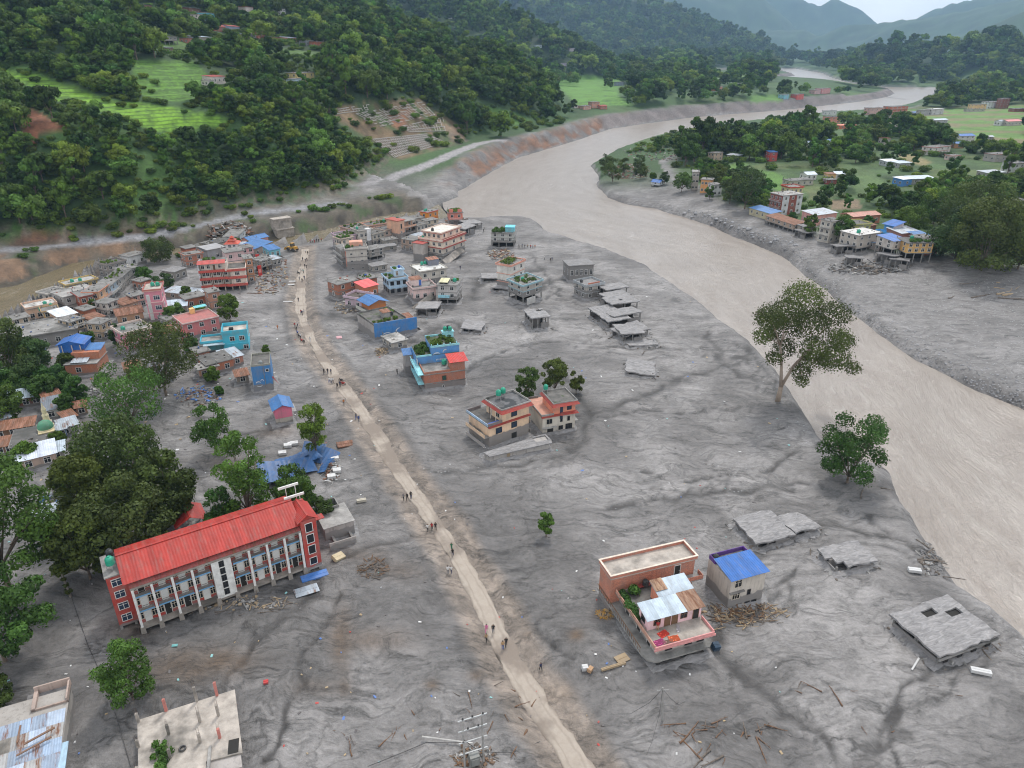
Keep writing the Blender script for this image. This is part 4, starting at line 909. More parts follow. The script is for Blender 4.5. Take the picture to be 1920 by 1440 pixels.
# red pavilion roof behind
b = Bld('pavilion', 'open pavilion with a bright red gabled roof behind the hotel', (338,1018), (392,1000), 5.5, 'pavilion', near=True)
b.columns((.3, b.w-.3, .3, 5.2), -.5, 3.4, 3, 2, WHITE, .14); b.gable((0, b.w, 0, 5.5), 3.4, 1.3, ROOF_RED, .3, None, 'y'); b.box('floor_slab', 0, b.w, 0, 5.5, -.5, .12, concrete(.25))
# concrete annexes right of the hotel
b = Bld('water_reservoir', 'broken concrete reservoir box beside the end of the red hotel', (612,1018), (666,1002), 7, 'reservoir', near=True)
b.box('wall', 0, b.w, 0, 6, -1, 3.0, wallm(C_GREY, 2.2, .9)); b.box('roof', -.2, b.w+.2, -.2, 6.2, 3.0, 3.2, concrete(.34)); b.parapet((.3, 4.2, 5.2, 8.0), 2.0, 1.7, concrete(.3)); b.box('side_wall', 0, b.w*.9, -2.4, -2.2, -1, 1.4, wallm(C_GREY, 1, .9))
b.part('buttress', MB().box(1, 1.4, -2.2, 0, -1, 1.2).box(b.w-1.2, b.w-.8, -2.2, 0, -1, 1.2), concrete(.25))
# ---------------------------------------------------------------- large house with tin-roofed rooms and a terrace of drying rugs
b = Bld('house', 'large house with pink tin-roofed rooms and rugs drying on its terrace', (1229,1253), (1324,1226), 16.4, 'house', near=True)
gc = wallm(C_GREY, 1.8, .6); pk = wallm(C_PINK, 0, .3); sal = wallm(C_SALMON, 0, .4); bk = wallm(lin(190, 118, 96), 0, .5, 1)
b.box('ground_floor_wall', .6, 8.0, .8, 15.8, -1.5, 1.25, gc)
b.part('balcony_slab', MB().prism([(-1.5,2.0),(-1.2,.6),(-.2,-.2),(8.6,-.2),(9.2,.3),(9.2,16.4),(-1.5,16.4)], 1.25, 1.5), concrete(.27))
b.box('upper_floor_wall', .4, 8.2, .9, 16.0, 1.5, 3.75, wallm(lin(190, 182, 172), 1.9, .7))
for i, x in enumerate((.4, 3.4, 6.6)): b.box('turquoise_panel', x+.05, x+(1.3 if i == 0 else 1.9), .84, .9, 2.75, 3.6, plain(lin(140, 220, 205)))
for u in (2.0, 5.2, 7.2): b.win('F', u, 1.95, 1.0, 1.3, (.4, 8.2, .9, 16), bars=2, fm=BLACKP)
for y in (3, 6.5, 10, 13): b.door('L', y, 1.52, 1.0, 2.0, (.4, 8.2, .9, 16), fm=WHITE, gm=DARK); b.win('L', y+1.6, 2.2, 1.0, 1.1, (.4, 8.2, .9, 16))
for u in (1.6, 4.6): b.win('F', u, -.3, 1.5, 1.1, (.6, 8.0, .8, 15.8), bars=3, fm=BLACKP)
rr = MB()
for q in range(22): rr.box(-1.48, -1.42, 2.2+q*.64, 2.25+q*.64, 1.5, 2.35)
rr.box(-1.5, -1.4, 2.1, 16.4, 2.35, 2.43); b.part('railing', rr, WOODM)
b.box('terrace', -.6, 9.0, -.3, 12.1, 3.75, 3.95, concrete(.36, 2)); b.box('yard_deck', .4, 8.9, 6.0, 12.0, 3.955, 3.99, roof_garden(.1))
pr = plain(lin(214, 150, 148))
b.box('parapet', -.6, 9.0, -.3, -.15, 3.95, 4.3, pr); b.box('end_parapet', 8.85, 9.0, -.15, 3.0, 3.95, 4.45, pr); b.part('side_parapet', MB().box(-.6, -.45, -.15, 12.0, 3.95, 4.55), wallm(lin(200, 150, 130), 0, .6))
b.part('cornice', MB().box(-.75, 9.15, -.45, -.305, 3.7, 3.98), pr)
P1 = (.1, 8.9, 3.3, 5.9)
b.box('pink_rooms', .1, 8.9, 3.3, 5.9, 3.955, 6.25, pk)
for u in (1.5, 5.9): b.win('F', u, 4.7, .95, 1.0, P1, bars=1, fm=WOODM)
for u in (3.2, 4.4, 7.9): b.door('F', u, 3.96, .85, 1.95, P1, fm=WOODM, gm=WOODM if u < 5 else DARK)
b.win('L', 1.3, 4.7, .9, 1.0, P1, fm=BLACKP)
b.sheet((-.35,2.75,6.25),(6.2,2.75,6.25),(6.0,6.0,6.95),(-.35,6.0,6.95), ROOF_SILVER, 'roof'); b.sheet((6.2,2.75,6.26),(9.2,2.75,6.26),(9.1,6.0,6.97),(6.0,6.0,6.97), tin(lin(150, 120, 100), .8, .6), 'rusty_roof')
b.box('back_room', 4.0, 9.2, 7.0, 9.4, 3.955, 6.2, sal); b.box('brick_side', 4.1, 9.25, 6.88, 6.99, 3.96, 5.9, bk)
b.sheet((3.7,6.7,6.25),(9.7,6.7,6.25),(9.7,9.7,6.85),(3.7,9.7,6.85), ROOF_SILVER, 'roof'); b.sheet((3.7,7.6,6.56),(5.7,7.6,6.56),(5.7,9.75,6.97),(3.7,9.75,6.97), tin(lin(160, 130, 105), .6, .6), 'rusty_roof')
BB = (-1.4, 13.6, 12.3, 16.3)
b.box('rear_block_wall', -1.3, 13.4, 12.4, 16.2, -1.5, 6.4, wallm(lin(196, 128, 104), 1.6, .5, 1)); b.box('rear_roof', -1.5, 13.7, 12.2, 16.4, 6.4, 6.6, concrete(.42, 2)); b.parapet((-1.5, 13.7, 12.2, 16.4), 6.6, .55, wallm(lin(196, 126, 104), 0, .4, 1), .16)
b.part('coping', MB().box(-1.58, 13.78, 12.12, 12.42, 7.15, 7.22).box(-1.58, 13.78, 16.18, 16.48, 7.15, 7.22).box(-1.58, -1.28, 12.42, 16.18, 7.15, 7.22).box(13.48, 13.78, 12.42, 16.18, 7.15, 7.22), plain(lin(220, 205, 190)))
b.door('F', 11.6, 4.0, 1.0, 2.0, (-1.3, 13.4, 12.4, 16.2), gm=DARK); b.box('side_balcony', 9.1, 14.2, 10.8, 12.3, 3.4, 3.6, concrete(.28)); b.part('side_railing', MB().box(9.1, 14.2, 10.8, 10.9, 3.6, 4.3).box(14.1, 14.2, 10.9, 12.3, 3.6, 4.3), wallm(lin(196, 126, 104), 0, .4, 1))
b.part('plank_walk', MB().box(2.0, 5.6, 11.3, 12.1, 4.35, 4.42).box(2.1, 2.2, 11.4, 12.0, 3.99, 4.35).box(5.4, 5.5, 11.4, 12.0, 3.99, 4.35), plain(lin(130, 55, 50)))
CC = b
water_tank(b.pt(4.3, 11.6, 4.42), 'small black water tank on the yard terrace of the rug house', TANKB, .5, 1.05)
b.plants((-.2, .4, 5.4, 11.6), 4.0, 22, 'row of green potted plants along the yard edge of the rug house', 1.0)
b.plants((1.5, 2.1, 10.6, 11.2), 4.0, 5, 'spiky green palm in the yard of the rug house', 1.5)
for nm, c, x, y, rz, lb in [('rug', (.22, .03, .10), .7, .75, .1, 'crimson and purple rug at the terrace corner of the rug house'), ('rug', (.42, .035, .02), 2.0, 2.0, .25, 'scarlet rug lying nearest the pink rooms'), ('rug', (.36, .07, .025), 3.0, .75, -.1, 'orange-red rug in the middle of the terrace'), ('rug', (.13, .075, .06), 1.9, .28, .0, 'brown patterned rug by the terrace front edge'), ('rug', (.36, .33, .34), 4.6, 2.3, 1.1, 'narrow grey and white mat on the terrace')]:
    mm = new_mat('rug_cloth'); t = NT(mm); P = t.n('ShaderNodeTexCoord').outputs['Object']
    vo = t.n('ShaderNodeTexVoronoi', {'Vector': P, 'Scale': 2.6}).outputs['Distance']
    t.out(t.bsdf(t.mix(t.rng(vo, .25, .4), rgba(tuple(min(.8, x*2.1+.03) for x in c)), rgba(c)), .95))
    sx_, sy_ = (.8, .55) if 'narrow' not in lb else (.75, .25)
    r_ = MB(); n = 7
    vs = [((i/n*2-1)*sx_, (j/n*2-1)*sy_, .04+.035*math.sin(i*1.9+j*2.3+x)) for i in range(n+1) for j in range(n+1)]
    fs = [(i*(n+1)+j, (i+1)*(n+1)+j, (i+1)*(n+1)+j+1, i*(n+1)+j+1) for i in range(n) for j in range(n)]
    r_.add(vs, fs); r_.add([(p[0], p[1], p[2]-.03) for p in vs], [f[::-1] for f in fs])
    o = r_.build(nm, mm); tag(o, lb, 'rug'); o.location = b.pt(x, y, 3.96); o.rotation_euler = (0, 0, b.rz+rz)
# ---------------------------------------------------------------- grey house with bright blue roof
b = Bld('house', 'grey concrete house with a bright blue tin roof beside the rug house', (1363,1142), (1427,1125), 6.2, 'house', near=True)
w = b.w; gw = wallm(lin(196, 188, 178), 2.2, .7)
b.box('wall', 0, w, 0, 6, -1.5, 5.6, gw); b.box('upper_wall', 2.0-1.6, w-.2, .1, 4.2, 5.6, 6.02, wallm(lin(178, 172, 166), 0, .6))
b.sheet((-.4,-.5,6.1),(w+.3,-.5,6.1),(w+.1,4.4,6.8),(-.4,4.4,6.8), ROOF_BLUE2, 'roof'); b.parapet((0, w, 4.4, 6), 5.6, .8, plain(lin(95, 60, 140)), .12, 'purple_parapet'); b.box('roof_deck', .1, w-.1, 4.4, 5.9, 5.6, 5.64, concrete(.3))
b.win('F', 1.4, 4.2, 1.2, 1.3, fm=CREAM); b.win('F', 1.3, 1.9, 1.3, 1.1, fm=CREAM, bars=2); b.win('F', 3.7, 2.1, .5, .9, fm=BLACKP, bars=0)
for u in (2.2, 3.7, 5.0): b.win('F', u, .05, .8, .5, fm=BLACKP, bars=0)
b.box('ledge', -.1, 2.6, -.45, 0, 3.3, 3.42, concrete(.22)); b.tank(.7, 5.2, 5.65, 'black water tank on the blue-roofed grey house', TANKB, .5, 1.2)
# ---------------------------------------------------------------- peach house
b = Bld('house', 'peach three-storey house with red cornices and two green tanks on its roof', (918,839), (991,815), 8.8, 'house', near=True)
w = b.w; pe = wallm(C_PEACH, 2.9, .25); rc_ = plain(lin(160, 62, 52), .6)
b.box('wall', 0, w, 0, 8.4, -1.5, 5.2, pe); U = (3.4, w, .0, 6.4)
b.box('upper_wall', 3.45, w-.003, .003, 6.3, 5.4, 8.0, wallm(C_PEACH, 0, .25))
b.part('cornice', MB().box(-.3, w+.3, -.35, -.002, 5.0, 5.4), rc_); b.box('terrace', -.35, w+.2, -.1, 8.8, 5.2, 5.38, roof_garden(.15)); b.parapet((-.35, 3.4, -.1, 8.8), 5.38, .7, wallm(lin(120, 110, 110), 0, .6), .14, 'parapet', 'RL'); b.part('side_parapet', MB().box(-.42, -.28, 0, 8.7, 5.4, 6.0), plain(lin(165, 190, 215)))
b.part('red_eave', MB().box(2.9, w+.5, -.75, 6.9, 7.95, 8.1), rc_); b.part('roof_skirt', MB().add([(2.6,-1.0,7.8),(w+.7,-1.0,7.8),(w+.35,-.3,8.5),(3.1,-.3,8.5)],[(0,1,2,3)]).add([(2.6,7.2,7.8),(2.6,-1.0,7.8),(3.1,-.3,8.5),(3.1,6.7,8.5)],[(0,1,2,3)]).add([(w+.7,-1,7.8),(w+.7,7.2,7.8),(w+.35,6.7,8.5),(w+.35,-.3,8.5)],[(0,1,2,3)]), rc_)
b.box('roof_deck', 3.0, w+.4, -.35, 6.7, 8.1, 8.3, concrete(.12, 1, .9)); b.parapet((3.05, w+.4, -.35, 6.75), 8.3, .45, concrete(.36), .12)
for u, z, x in ((2.5, 3.1, 1.5), (6.6, 3.3, 1.35), (6.6, .6, 1.2)): b.win('F', u, z, x, 1.25, gm=BLUEGLASS if z > 2 else DARK, fm=BLACKP, bars=2 if z > 2 else 0)
b.win('F', 6.6-3.45, 6.1, 1.4, 1.35, (3.45, w, 0, 6), gm=BLUEGLASS, fm=BLACKP, bars=2); b.win('L', 4.5, 6.0, 1.3, 1.4, (3.45, w, 0, 6.3), fm=CREAM); b.door('L', 1.6, 5.4, .9, 2, (3.45, w, 0, 6.3))
for z in (2.6, .2):
    b.box('side_balcony', -1.1, 0, .3, 8.0, z-.1, z+.05, concrete(.3)); b.part('balcony_wall', MB().box(-1.15, -1.05, .3, 8.0, z+.05, z+.85), wallm(C_PEACH if z > 1 else C_GREY, 0, .3))
    b.box('side_balcony', w, w+.9, .5, 5, z-.1, z+.05, concrete(.3)); b.part('balcony_wall', MB().box(w+.85, w+.95, .5, 5, z+.05, z+.8), wallm(C_GREY, 0, .3))
b.part('solar_panel', MB().box(.2, 2.9, .1, .9, 5.7, 5.78), plain(lin(60, 90, 170), .3))
b.part('roof_post', MB().tube((2.4,3,5.4),(2.4,3,8),.09).tube((2.4,1,5.4),(2.4,1,8),.09), CREAM)
b.tank(6.0, 5.2, 8.3, 'nearer green water tank on the peach house roof', None, .62, 1.3, 1.0); b.tank(7.5, 5.6, 8.3, 'farther green water tank on the peach house roof', None, .62, 1.3, 1.0)
# ---------------------------------------------------------------- salmon house beside it
b = Bld('house', 'salmon and grey house with red eaves standing right beside the peach house', (1017,815), (1077,805), 9.5, 'house', near=True)
w = b.w; sw_ = wallm(lin(205, 198, 186), .5, .4)
b.box('wall', 0, w, 0, 9, -1.5, 4.6, sw_); b.part('cornice', MB().box(-.4, w+.5, -.5, -.002, 4.45, 4.85), rc_); b.box('terrace', -.4, w+.4, -.3, 9.4, 4.6, 4.8, plain(lin(190, 140, 120)))
b.box('upper_wall', 2.6, w, .02, 6.6, 4.82, 7.2, wallm(C_SALMON, 0, .2)); b.part('roof_skirt', MB().add([(2.0,-.9,6.9),(w+.8,-.9,6.9),(w+.4,-.3,7.5),(2.4,-.3,7.5)],[(0,1,2,3)]).add([(2.0,7.2,6.9),(2.0,-.9,6.9),(2.4,-.3,7.5),(2.4,6.8,7.5)],[(0,1,2,3)]).add([(w+.8,-.9,6.9),(w+.8,7.2,6.9),(w+.4,6.8,7.5),(w+.4,-.3,7.5)],[(0,1,2,3)]), rc_)
b.box('red_eave', 2.3, w+.5, -.5, 7.0, 7.1, 7.22, rc_); b.box('roof_deck', 2.4, w+.4, -.3, 6.8, 7.25, 7.4, roof_garden(.3)); b.parapet((2.4, w+.4, -.3, 6.8), 7.4, .35, concrete(.3), .12)
b.part('lower_skirt', MB().add([(4.3,-.75,4.55),(w+.7,-.75,4.55),(w+.2,-.02,5.05),(4.3,-.02,5.05)],[(0,1,2,3)]).add([(w+.7,-.75,4.55),(w+.7,5,4.55),(w+.2,5,5.05),(w+.2,-.02,5.05)],[(0,1,2,3)]), rc_)
b.win('F', 3.9, 5.5, .95, 1.2, (2.6, w, .02, 6.6), gm=BLUEGLASS, fm=BLACKP); b.box('stair_window', 4.2, 4.9, -.06, .01, 3.4, 6.6, BLUEGLASS)
for u in (1.3, 2.0, 4.6, 6.4): b.win('F', u, 2.7, .45, 1.0, fm=BLACKP, bars=0)
b.win('F', 1.9, .4, 1.3, 1.2, gm=DARK, fm=BLACKP, bars=0); b.win('F', 4.5, .7, .9, .9, bars=1, fm=BLACKP); b.win('F', 6.5, .6, 1.5, 1.2, bars=3, fm=BLACKP)
b.box('canopy', -.2, 3.4, -.8, 0, 1.8, 1.9, concrete(.35)); b.box('side_slab', w, w+.9, 0, 5, 2.2, 2.35, concrete(.35)); b.parapet((-.4, 2.6, -.3, 9.4), 4.8, .5, concrete(.28), .12, 'terrace_parapet', 'R')
b.tank(3.2, 6.3, 7.4, 'green water tank on the salmon house roof', None, .55, 1.2, .9)
# silted wall box in front
b = Bld('storage_shed', 'low silt-covered concrete shed in front of the peach house', (919,868), (1030,843), 3.9, 'shed', near=True)
w = b.w; b.part('wall', MB().prism([(0,0),(w,0),(w+.6,3.9),(-.6,1.8)], -1.5, 1.55), wallm(lin(172, 168, 164), .3, 1.0))
b.part('silt_roof', MB().prism([(-.2,-.25),(w+.5,-.3),(w+1.0,1.3),(w-2.6,1.4),(w-2.6,3.4),(w*.5,3.0),(-.8,1.9)], 1.55, 1.78), silt(.26)); b.part('rim', MB().box(w-2.5, w+.9, 3.3, 3.8, 1.55, 1.8).box(w+.5, w+.9, 1.35, 3.28, 1.55, 1.8), silt(.26)); b.box('wood_door', w*.28, w*.28+.7, -.06, 0, -.5, 1.5, plain((.30, .22, .13)))
# ---------------------------------------------------------------- brick house with blue block
b = Bld('house', 'brick and light blue house with a small red tin roof and plants on top', (797,732), (873,723), 16, 'house', near=True)
w = b.w; br = wallm(C_BRICK, 1.9, .45, 1); blu = wallm(lin(92, 148, 205), 0, .45)
b.box('wall', 0, w, 0, 7.0, -1.5, 4.4, br); b.box('floor_band', -.15, w+.1, -.1, 7, 1.9, 2.1, concrete(.26)); b.box('terrace', -.1, w+.4, -.15, 7, 4.4, 4.6, concrete(.26)); b.part('terrace_parapet', MB().box(0, 7.0, 0, .15, 4.6, 5.2).box(0, .15, .15, 7, 4.6, 5.2), br)
b.box('roof_room', 7.1, w, .2, 3.9, 4.6, 7.2, br); b.sheet((6.7,-.3,7.1),(w+.9,-.3,7.1),(w+.8,4.4,7.8),(6.5,4.4,7.8), tin(lin(190, 45, 38)), 'red_roof')
b.win('F', 5.2, 2.5, .9, 1.1, gm=plain((.02, .07, .05)), fm=BLACKP, bars=0); b.win('F', 4.8, .5, .4, .5, bars=0); b.box('silt_step', 4.5, w, -.6, -.1, -1, -.15, concrete(.25))
b.box('blue_block', -.5, w+.4, 7.02, 15.5, -1.5, 6.6, blu); b.box('blue_block_upper', 3.6, w+.4, 7.6, 15.5, 6.6, 8.6, blu); b.box('roof_deck', -.4, w+.3, 7.2, 15.4, 6.6, 6.64, roof_garden(.8)); b.box('roof_deck', 3.7, w+.3, 7.8, 15.3, 8.6, 8.7, roof_garden(.9))
tq = plain(lin(150, 215, 225)); [b.box('parapet', *q, tq) for q in ((3.5,w+.5,7.5,7.7,8.6,9.1),(3.5,w+.5,15.3,15.5,8.6,9.2),(-.6,3.49,6.95,7.1,6.6,7.05))]; [b.box('parapet_post', 3.6+q*1.7, 3.8+q*1.7, 7.4, 7.8, 9.1, 9.5, tq) for q in range(5)]; b.box('tank_stand', 8.2, w+.3, 13.5, 15.2, 8.7, 10.2, tq); b.box('tank_stand_slab', 8.0, w+.5, 13.3, 15.3, 10.2, 10.35, tq)
b.tank(8.9, 14.1, 10.35, 'left green tank on the turquoise stand of the brick and blue house', None, .55, 1.1, .3); b.tank(10.2, 13.8, 10.35, 'right green tank on the turquoise stand of the brick and blue house', None, .55, 1.1, .3); b.tank(10.0, 14.8, 10.35, 'black tank behind the two green ones on the turquoise stand', TANKB, .5, 1.1, .3)
b.tank(6.3, 4.6, 4.6, 'green water tank beside the small red roof of the brick house', None, .7, 1.4, .3)
b.plants((3.9, w-.2, 9, 14.8), 8.7, 26, 'overgrown garden on top of the light blue block', 1.1); b.plants((.2, 3.2, 8, 14.5), 6.64, 22, 'vines climbing the lower roof of the light blue block', 1.3)
b.part('blue_canopy', MB(), ROOF_BLUE) if 0 else b.sheet((-3.2,12.2,5.4),(.6,12.2,5.4),(.6,15.6,6.1),(-3.2,15.6,6.1), ROOF_BLUE, 'blue_canopy'); b.box('canopy_wall', -2.9, -.6, 12.5, 15.4, -1, 5.35, wallm(C_GREY, 2, .6))
stf = MB()
for z in (1.9, 4.5):
    stf.box(-1.6, -.05, .2, 11, z-.1, z+.05)
    for q in range(14): stf.box(-1.6, -1.54, .3+q*.8, .36+q*.8, z+.05, z+.95)
    stf.box(-1.62, -1.52, .2, 11, z+.95, z+1.02)
b.part('side_balcony', stf, tq); b.win('L', 9, 5, 1, 1.2, (-.5, w, 7, 15.5)); b.win('L', 12, 2.6, 1, 1.2, (-.5, w, 7, 15.5)); b.win('L', 4, 2.6, 1, 1.2)
def arc_ribbon(mb, c, r, a0, a1, t0, t1, sx=1.0):  # flat painted crescent on the y=const wall
    n = 10
    for i in range(n):
        ks = [(i/n), (i+1)/n]; q = []
        for k in ks:
            a = a0+(a1-a0)*k; th_ = t0*math.sin(math.pi*k)+t1
            q += [((c[0]+sx*(r-th_/2)*math.cos(a)), c[1], c[2]+(r-th_/2)*math.sin(a)), ((c[0]+sx*(r+th_/2)*math.cos(a)), c[1], c[2]+(r+th_/2)*math.sin(a))]
        mb.add(q, [(0,1,3,2)])
mk = MB(); arc_ribbon(mk, (5.0, 7.585, 6.2), .8, R(160), R(30), .28, .02, 1.4); arc_ribbon(mk, (7.4, 7.585, 6.9), .75, R(200), R(50), .28, .02, .9)
mk.box(4.6, 7.4, 7.58, 7.59, 5.2, 5.6) if 0 else [mk.box(4.7+q*.34, 4.9+q*.34, 7.012, 7.018, 5.1+.06*(q % 3), 5.5+.05*(q % 2)) for q in range(9)]
b.part('wall_mark', mk, plain((.66, .70, .74)), label='faded white painted arcs and lettering on the blue wall')
# ---------------------------------------------------------------- long blue hall
b = Bld('hall', 'long blue walled hall with a flat overgrown roof and white wing marks', (704,640), (791,620), 7, 'hall', near=True)
w = b.w; bl2 = wallm(lin(60, 128, 192), 1.2, .5)
b.part('wall', MB().add([(0,0,-1.5),(w-1.5,0,-1.5),(w-1.5,0,4.8),(0,0,5.6),(0,.25,-1.5),(w-1.5,.25,-1.5),(w-1.5,.25,4.8),(0,.25,5.6)],[(0,1,2,3),(5,4,7,6),(3,2,6,7),(1,5,6,2),(0,3,7,4)]), bl2)
b.box('body', .05, w-5, .26, 12.5, -1.5, 4.9, wallm(C_GREY, 2.5, .6)); b.box('roof_deck', 0, w-5, .3, 12.6, 4.9, 5.08, roof_garden(.45)); b.box('body_end', w-4.99, w-1.5, .26, 6, -1.5, 3.4, wallm(lin(190, 180, 165), 0, .6)); b.shed((w-5, w-1.3, .3, 6), 3.6, 4.6, ROOF_RUST, .1)
b.parapet((0, w-5, .3, 12.6), 5.08, .5, concrete(.2), .14, 'parapet', 'F'); b.box('roof_hut', 5.2, 7.6, 4.5, 7.0, 5.08, 6.6, concrete(.3)); b.shed((5.2, 7.6, 4.5, 7), 6.65, 6.95, ROOF_RUST, .25)
mk = MB(); arc_ribbon(mk, (3.8, -.012, .9), 1.0, R(150), R(35), .25, .02, 1.7); arc_ribbon(mk, (8.2, -.012, 1.6), 1.0, R(190), R(80), .3, .02, 1.2); arc_ribbon(mk, (6.1, -.012, .8), .5, R(20), R(300), .1, .06); arc_ribbon(mk, (6.8, -.012, .6), .4, R(100), R(-160), .1, .05)
b.part('wall_mark', mk, plain((.66, .72, .78)), label='white painted wings and swirls low on the blue wall')
b.tank(8.3, 5.2, 5.1, 'black water tank on the overgrown roof of the blue hall', TANKB, .55, 1.2, .2); b.plants((.6, 9, 1, 3), 5.1, 16, 'green potted plants along the front edge of the blue hall roof', .9); b.plants((7, 10, 7, 11), 5.1, 10, 'weeds at the back of the blue hall roof', .9)
HALL = b
b = house('low silt-stained house with a pale flat roof in front of the blue hall', (737,659), (764,653), 6.5, 2.7, lin(190, 182, 170), roofv=.42, nw=1, ns=2, mud=1.3, near=True, ov=.5)
# orange upper house with blue gable roof
b = Bld('house', 'orange upper storey under a light blue gabled tin roof behind the blue hall', (697,604), (728,596), 7.5, 'house', near=True)
b.box('wall', 0, b.w, 0, 7, -1.5, 3.4, wallm(C_GREY, 2.4, .7)); b.box('upper_wall', .3, b.w-.2, .6, 6.6, 3.4, 6.0, wallm(lin(200, 125, 70), 0, .4)); b.gable((-.2, b.w, .2, 7), 6.0, 1.0, ROOF_BLUE, .7, wallm(lin(200, 125, 70), 0, .4), 'y'); b.box('floor_slab', -.4, b.w+.3, -.3, 7.2, 3.38, 3.55, concrete(.24)); b.part('side_balcony', MB().box(-1.6, -.4, .2, 7, 3.3, 3.45).box(-1.6, -1.5, .2, 7, 3.45, 4.3), plain(lin(200, 200, 190))); b.door('F', 3.5, .6, .9, 2); b.win('F', 1.4, .9)
# ================================================================ the other houses of the flooded bazaar
def H(label, A, B, depth, h, col, **k): return house(label, A, B, depth, h, col, **k)
# ---- rows along the track and on the plain, north of the blue hall
b = H('white and pink terrace house with a dark upper deck left of the blue gabled house', (680,582), (700,572), 7, 3.4, lin(215, 190, 205), par=.8, mud=1.2, nw=1, rc=(.07,.05,.04), near=True)
b = H('small brick house under a coral red tin roof', (686,563), (710,556), 6, 4.6, lin(196,118,84), roof='shed', rc=tin(lin(225,95,95)), rise=.7, st=1, nw=2, brick=1, mud=1.6, near=True, axis='y')
b = H('dark roofed brick house with moss and a blue tank behind the coral roof', (684,546), (708,540), 5, 4.2, C_BRICK, brick=1, mud=1.5, nw=2); b.plants((1, b.w-1, 1, 4), b.h, 10, 'moss and weeds on the dark roof behind the coral roof', .6); b.tank(2.5, 3, b.h, 'small blue tank on the mossy brick roof', TANKBL, .5, .9)
b = H('brick house with a broken grey slab roof at the edge of the track plain', (636,562), (672,552), 6.5, 5.4, lin(172,108,82), st=2, brick=1, mud=1.6, nw=2, ns=1, near=True)
b = H('light blue two-storey house with a planted roof terrace', (731,555), (766,549), 7.5, 5.6, lin(178,205,225), st=2, mud=2.4, nw=3, ns=3, par=.5, near=True, fm=BLACKP, trim=lin(165,200,225)); b.box('roof_room', b.w*.45, b.w-.3, 3.0, 7.0, b.h, b.h+2.2, wallm(lin(188,212,230),0,.3)); b.win('F', 1.0, b.h+.4, .7, 1.5, (b.w*.45, b.w, 3, 7), gm=WOODM); b.parapet((b.w*.42, b.w, 2.8, 7.2), b.h+2.2, .5, plain(lin(180,208,228)), .12, 'upper_parapet'); b.plants((.5, 2.8, 1, 6.5), b.h, 8, 'pot plants on the light blue terrace house', .9); b.plants((3.6, 5.4, 4, 6.5), b.h+2.2, 7, 'shrubs on the topmost deck of the light blue house', .9); b.tank(b.w-1, 6.2, b.h+2.2, 'blue tank on the topmost deck of the light blue house', TANKBL, .5, 1.0)
b = H('pink and cream house with a rust-red rooftop room', (777,568), (818,562), 7.5, 4.6, lin(238,205,200), st=1, mud=1.6, nw=3, ns=2, par=.6, near=True, roofv=.2); b.box('roof_room', .3, 4.2, 3.6, 6.8, b.h, b.h+2.2, wallm(lin(240,210,205),0,.2)); b.door('F', 3.2, b.h, .9, 2, (.3,4.2,3.6,6.8), gm=plain(lin(70,110,190))); b.shed((.3,4.2,3.6,6.8), b.h+2.2, b.h+2.6, ROOF_RUST, .2)
b = H('grey house with a cyan verandah and a yellowed roof panel', (822,570), (857,571), 8, 6.8, lin(196,192,190), st=2, mud=3.2, nw=2, ns=1, near=True, open_ground=1.8); b.box('cyan_balcony', .2, b.w*.62, -.9, 0, 2.6, 3.3, plain(lin(150,205,220))); b.sheet((.3,.6,7.6),(3.4,.6,7.6),(3.4,4.6,8.0),(.3,4.6,8.0), tin(lin(205,200,160)), 'roof_canopy'); b.box('roof_hut', .5, 3.2, 1.0, 4.4, b.h, 7.55, DARK); b.tank(b.w-1.3, 3.4, b.h, 'green water tank on the cyan verandah house', None, .62, 1.3, .2); b.plants((3.6, b.w-.6, 4.5, 7), b.h, 8, 'weeds on the roof of the cyan verandah house', .7)
b = H('house with a wide white flat roof behind the pink and cream house', (790,540), (838,533), 9, 6.0, lin(206,200,190), st=2, mud=3, nw=3, ns=1, rc=(.62,.62,.60), par=.4, near=True); b.box('roof_room', b.w-4.5, b.w-.5, 5.5, 8.5, b.h, b.h+2.2, wallm(lin(120,125,140),0,.4)); b.shed((b.w-4.5, b.w-.5, 5.5, 8.5), b.h+2.25, b.h+2.6, tin(lin(165,105,80), .8), .2); b.tank(3.8, 7.4, b.h, 'green tank at the back of the wide white roof', None, .6, 1.2, .4); b.tank(5.2, 7.6, b.h, 'second green tank at the back of the wide white roof', None, .6, 1.2, .4)
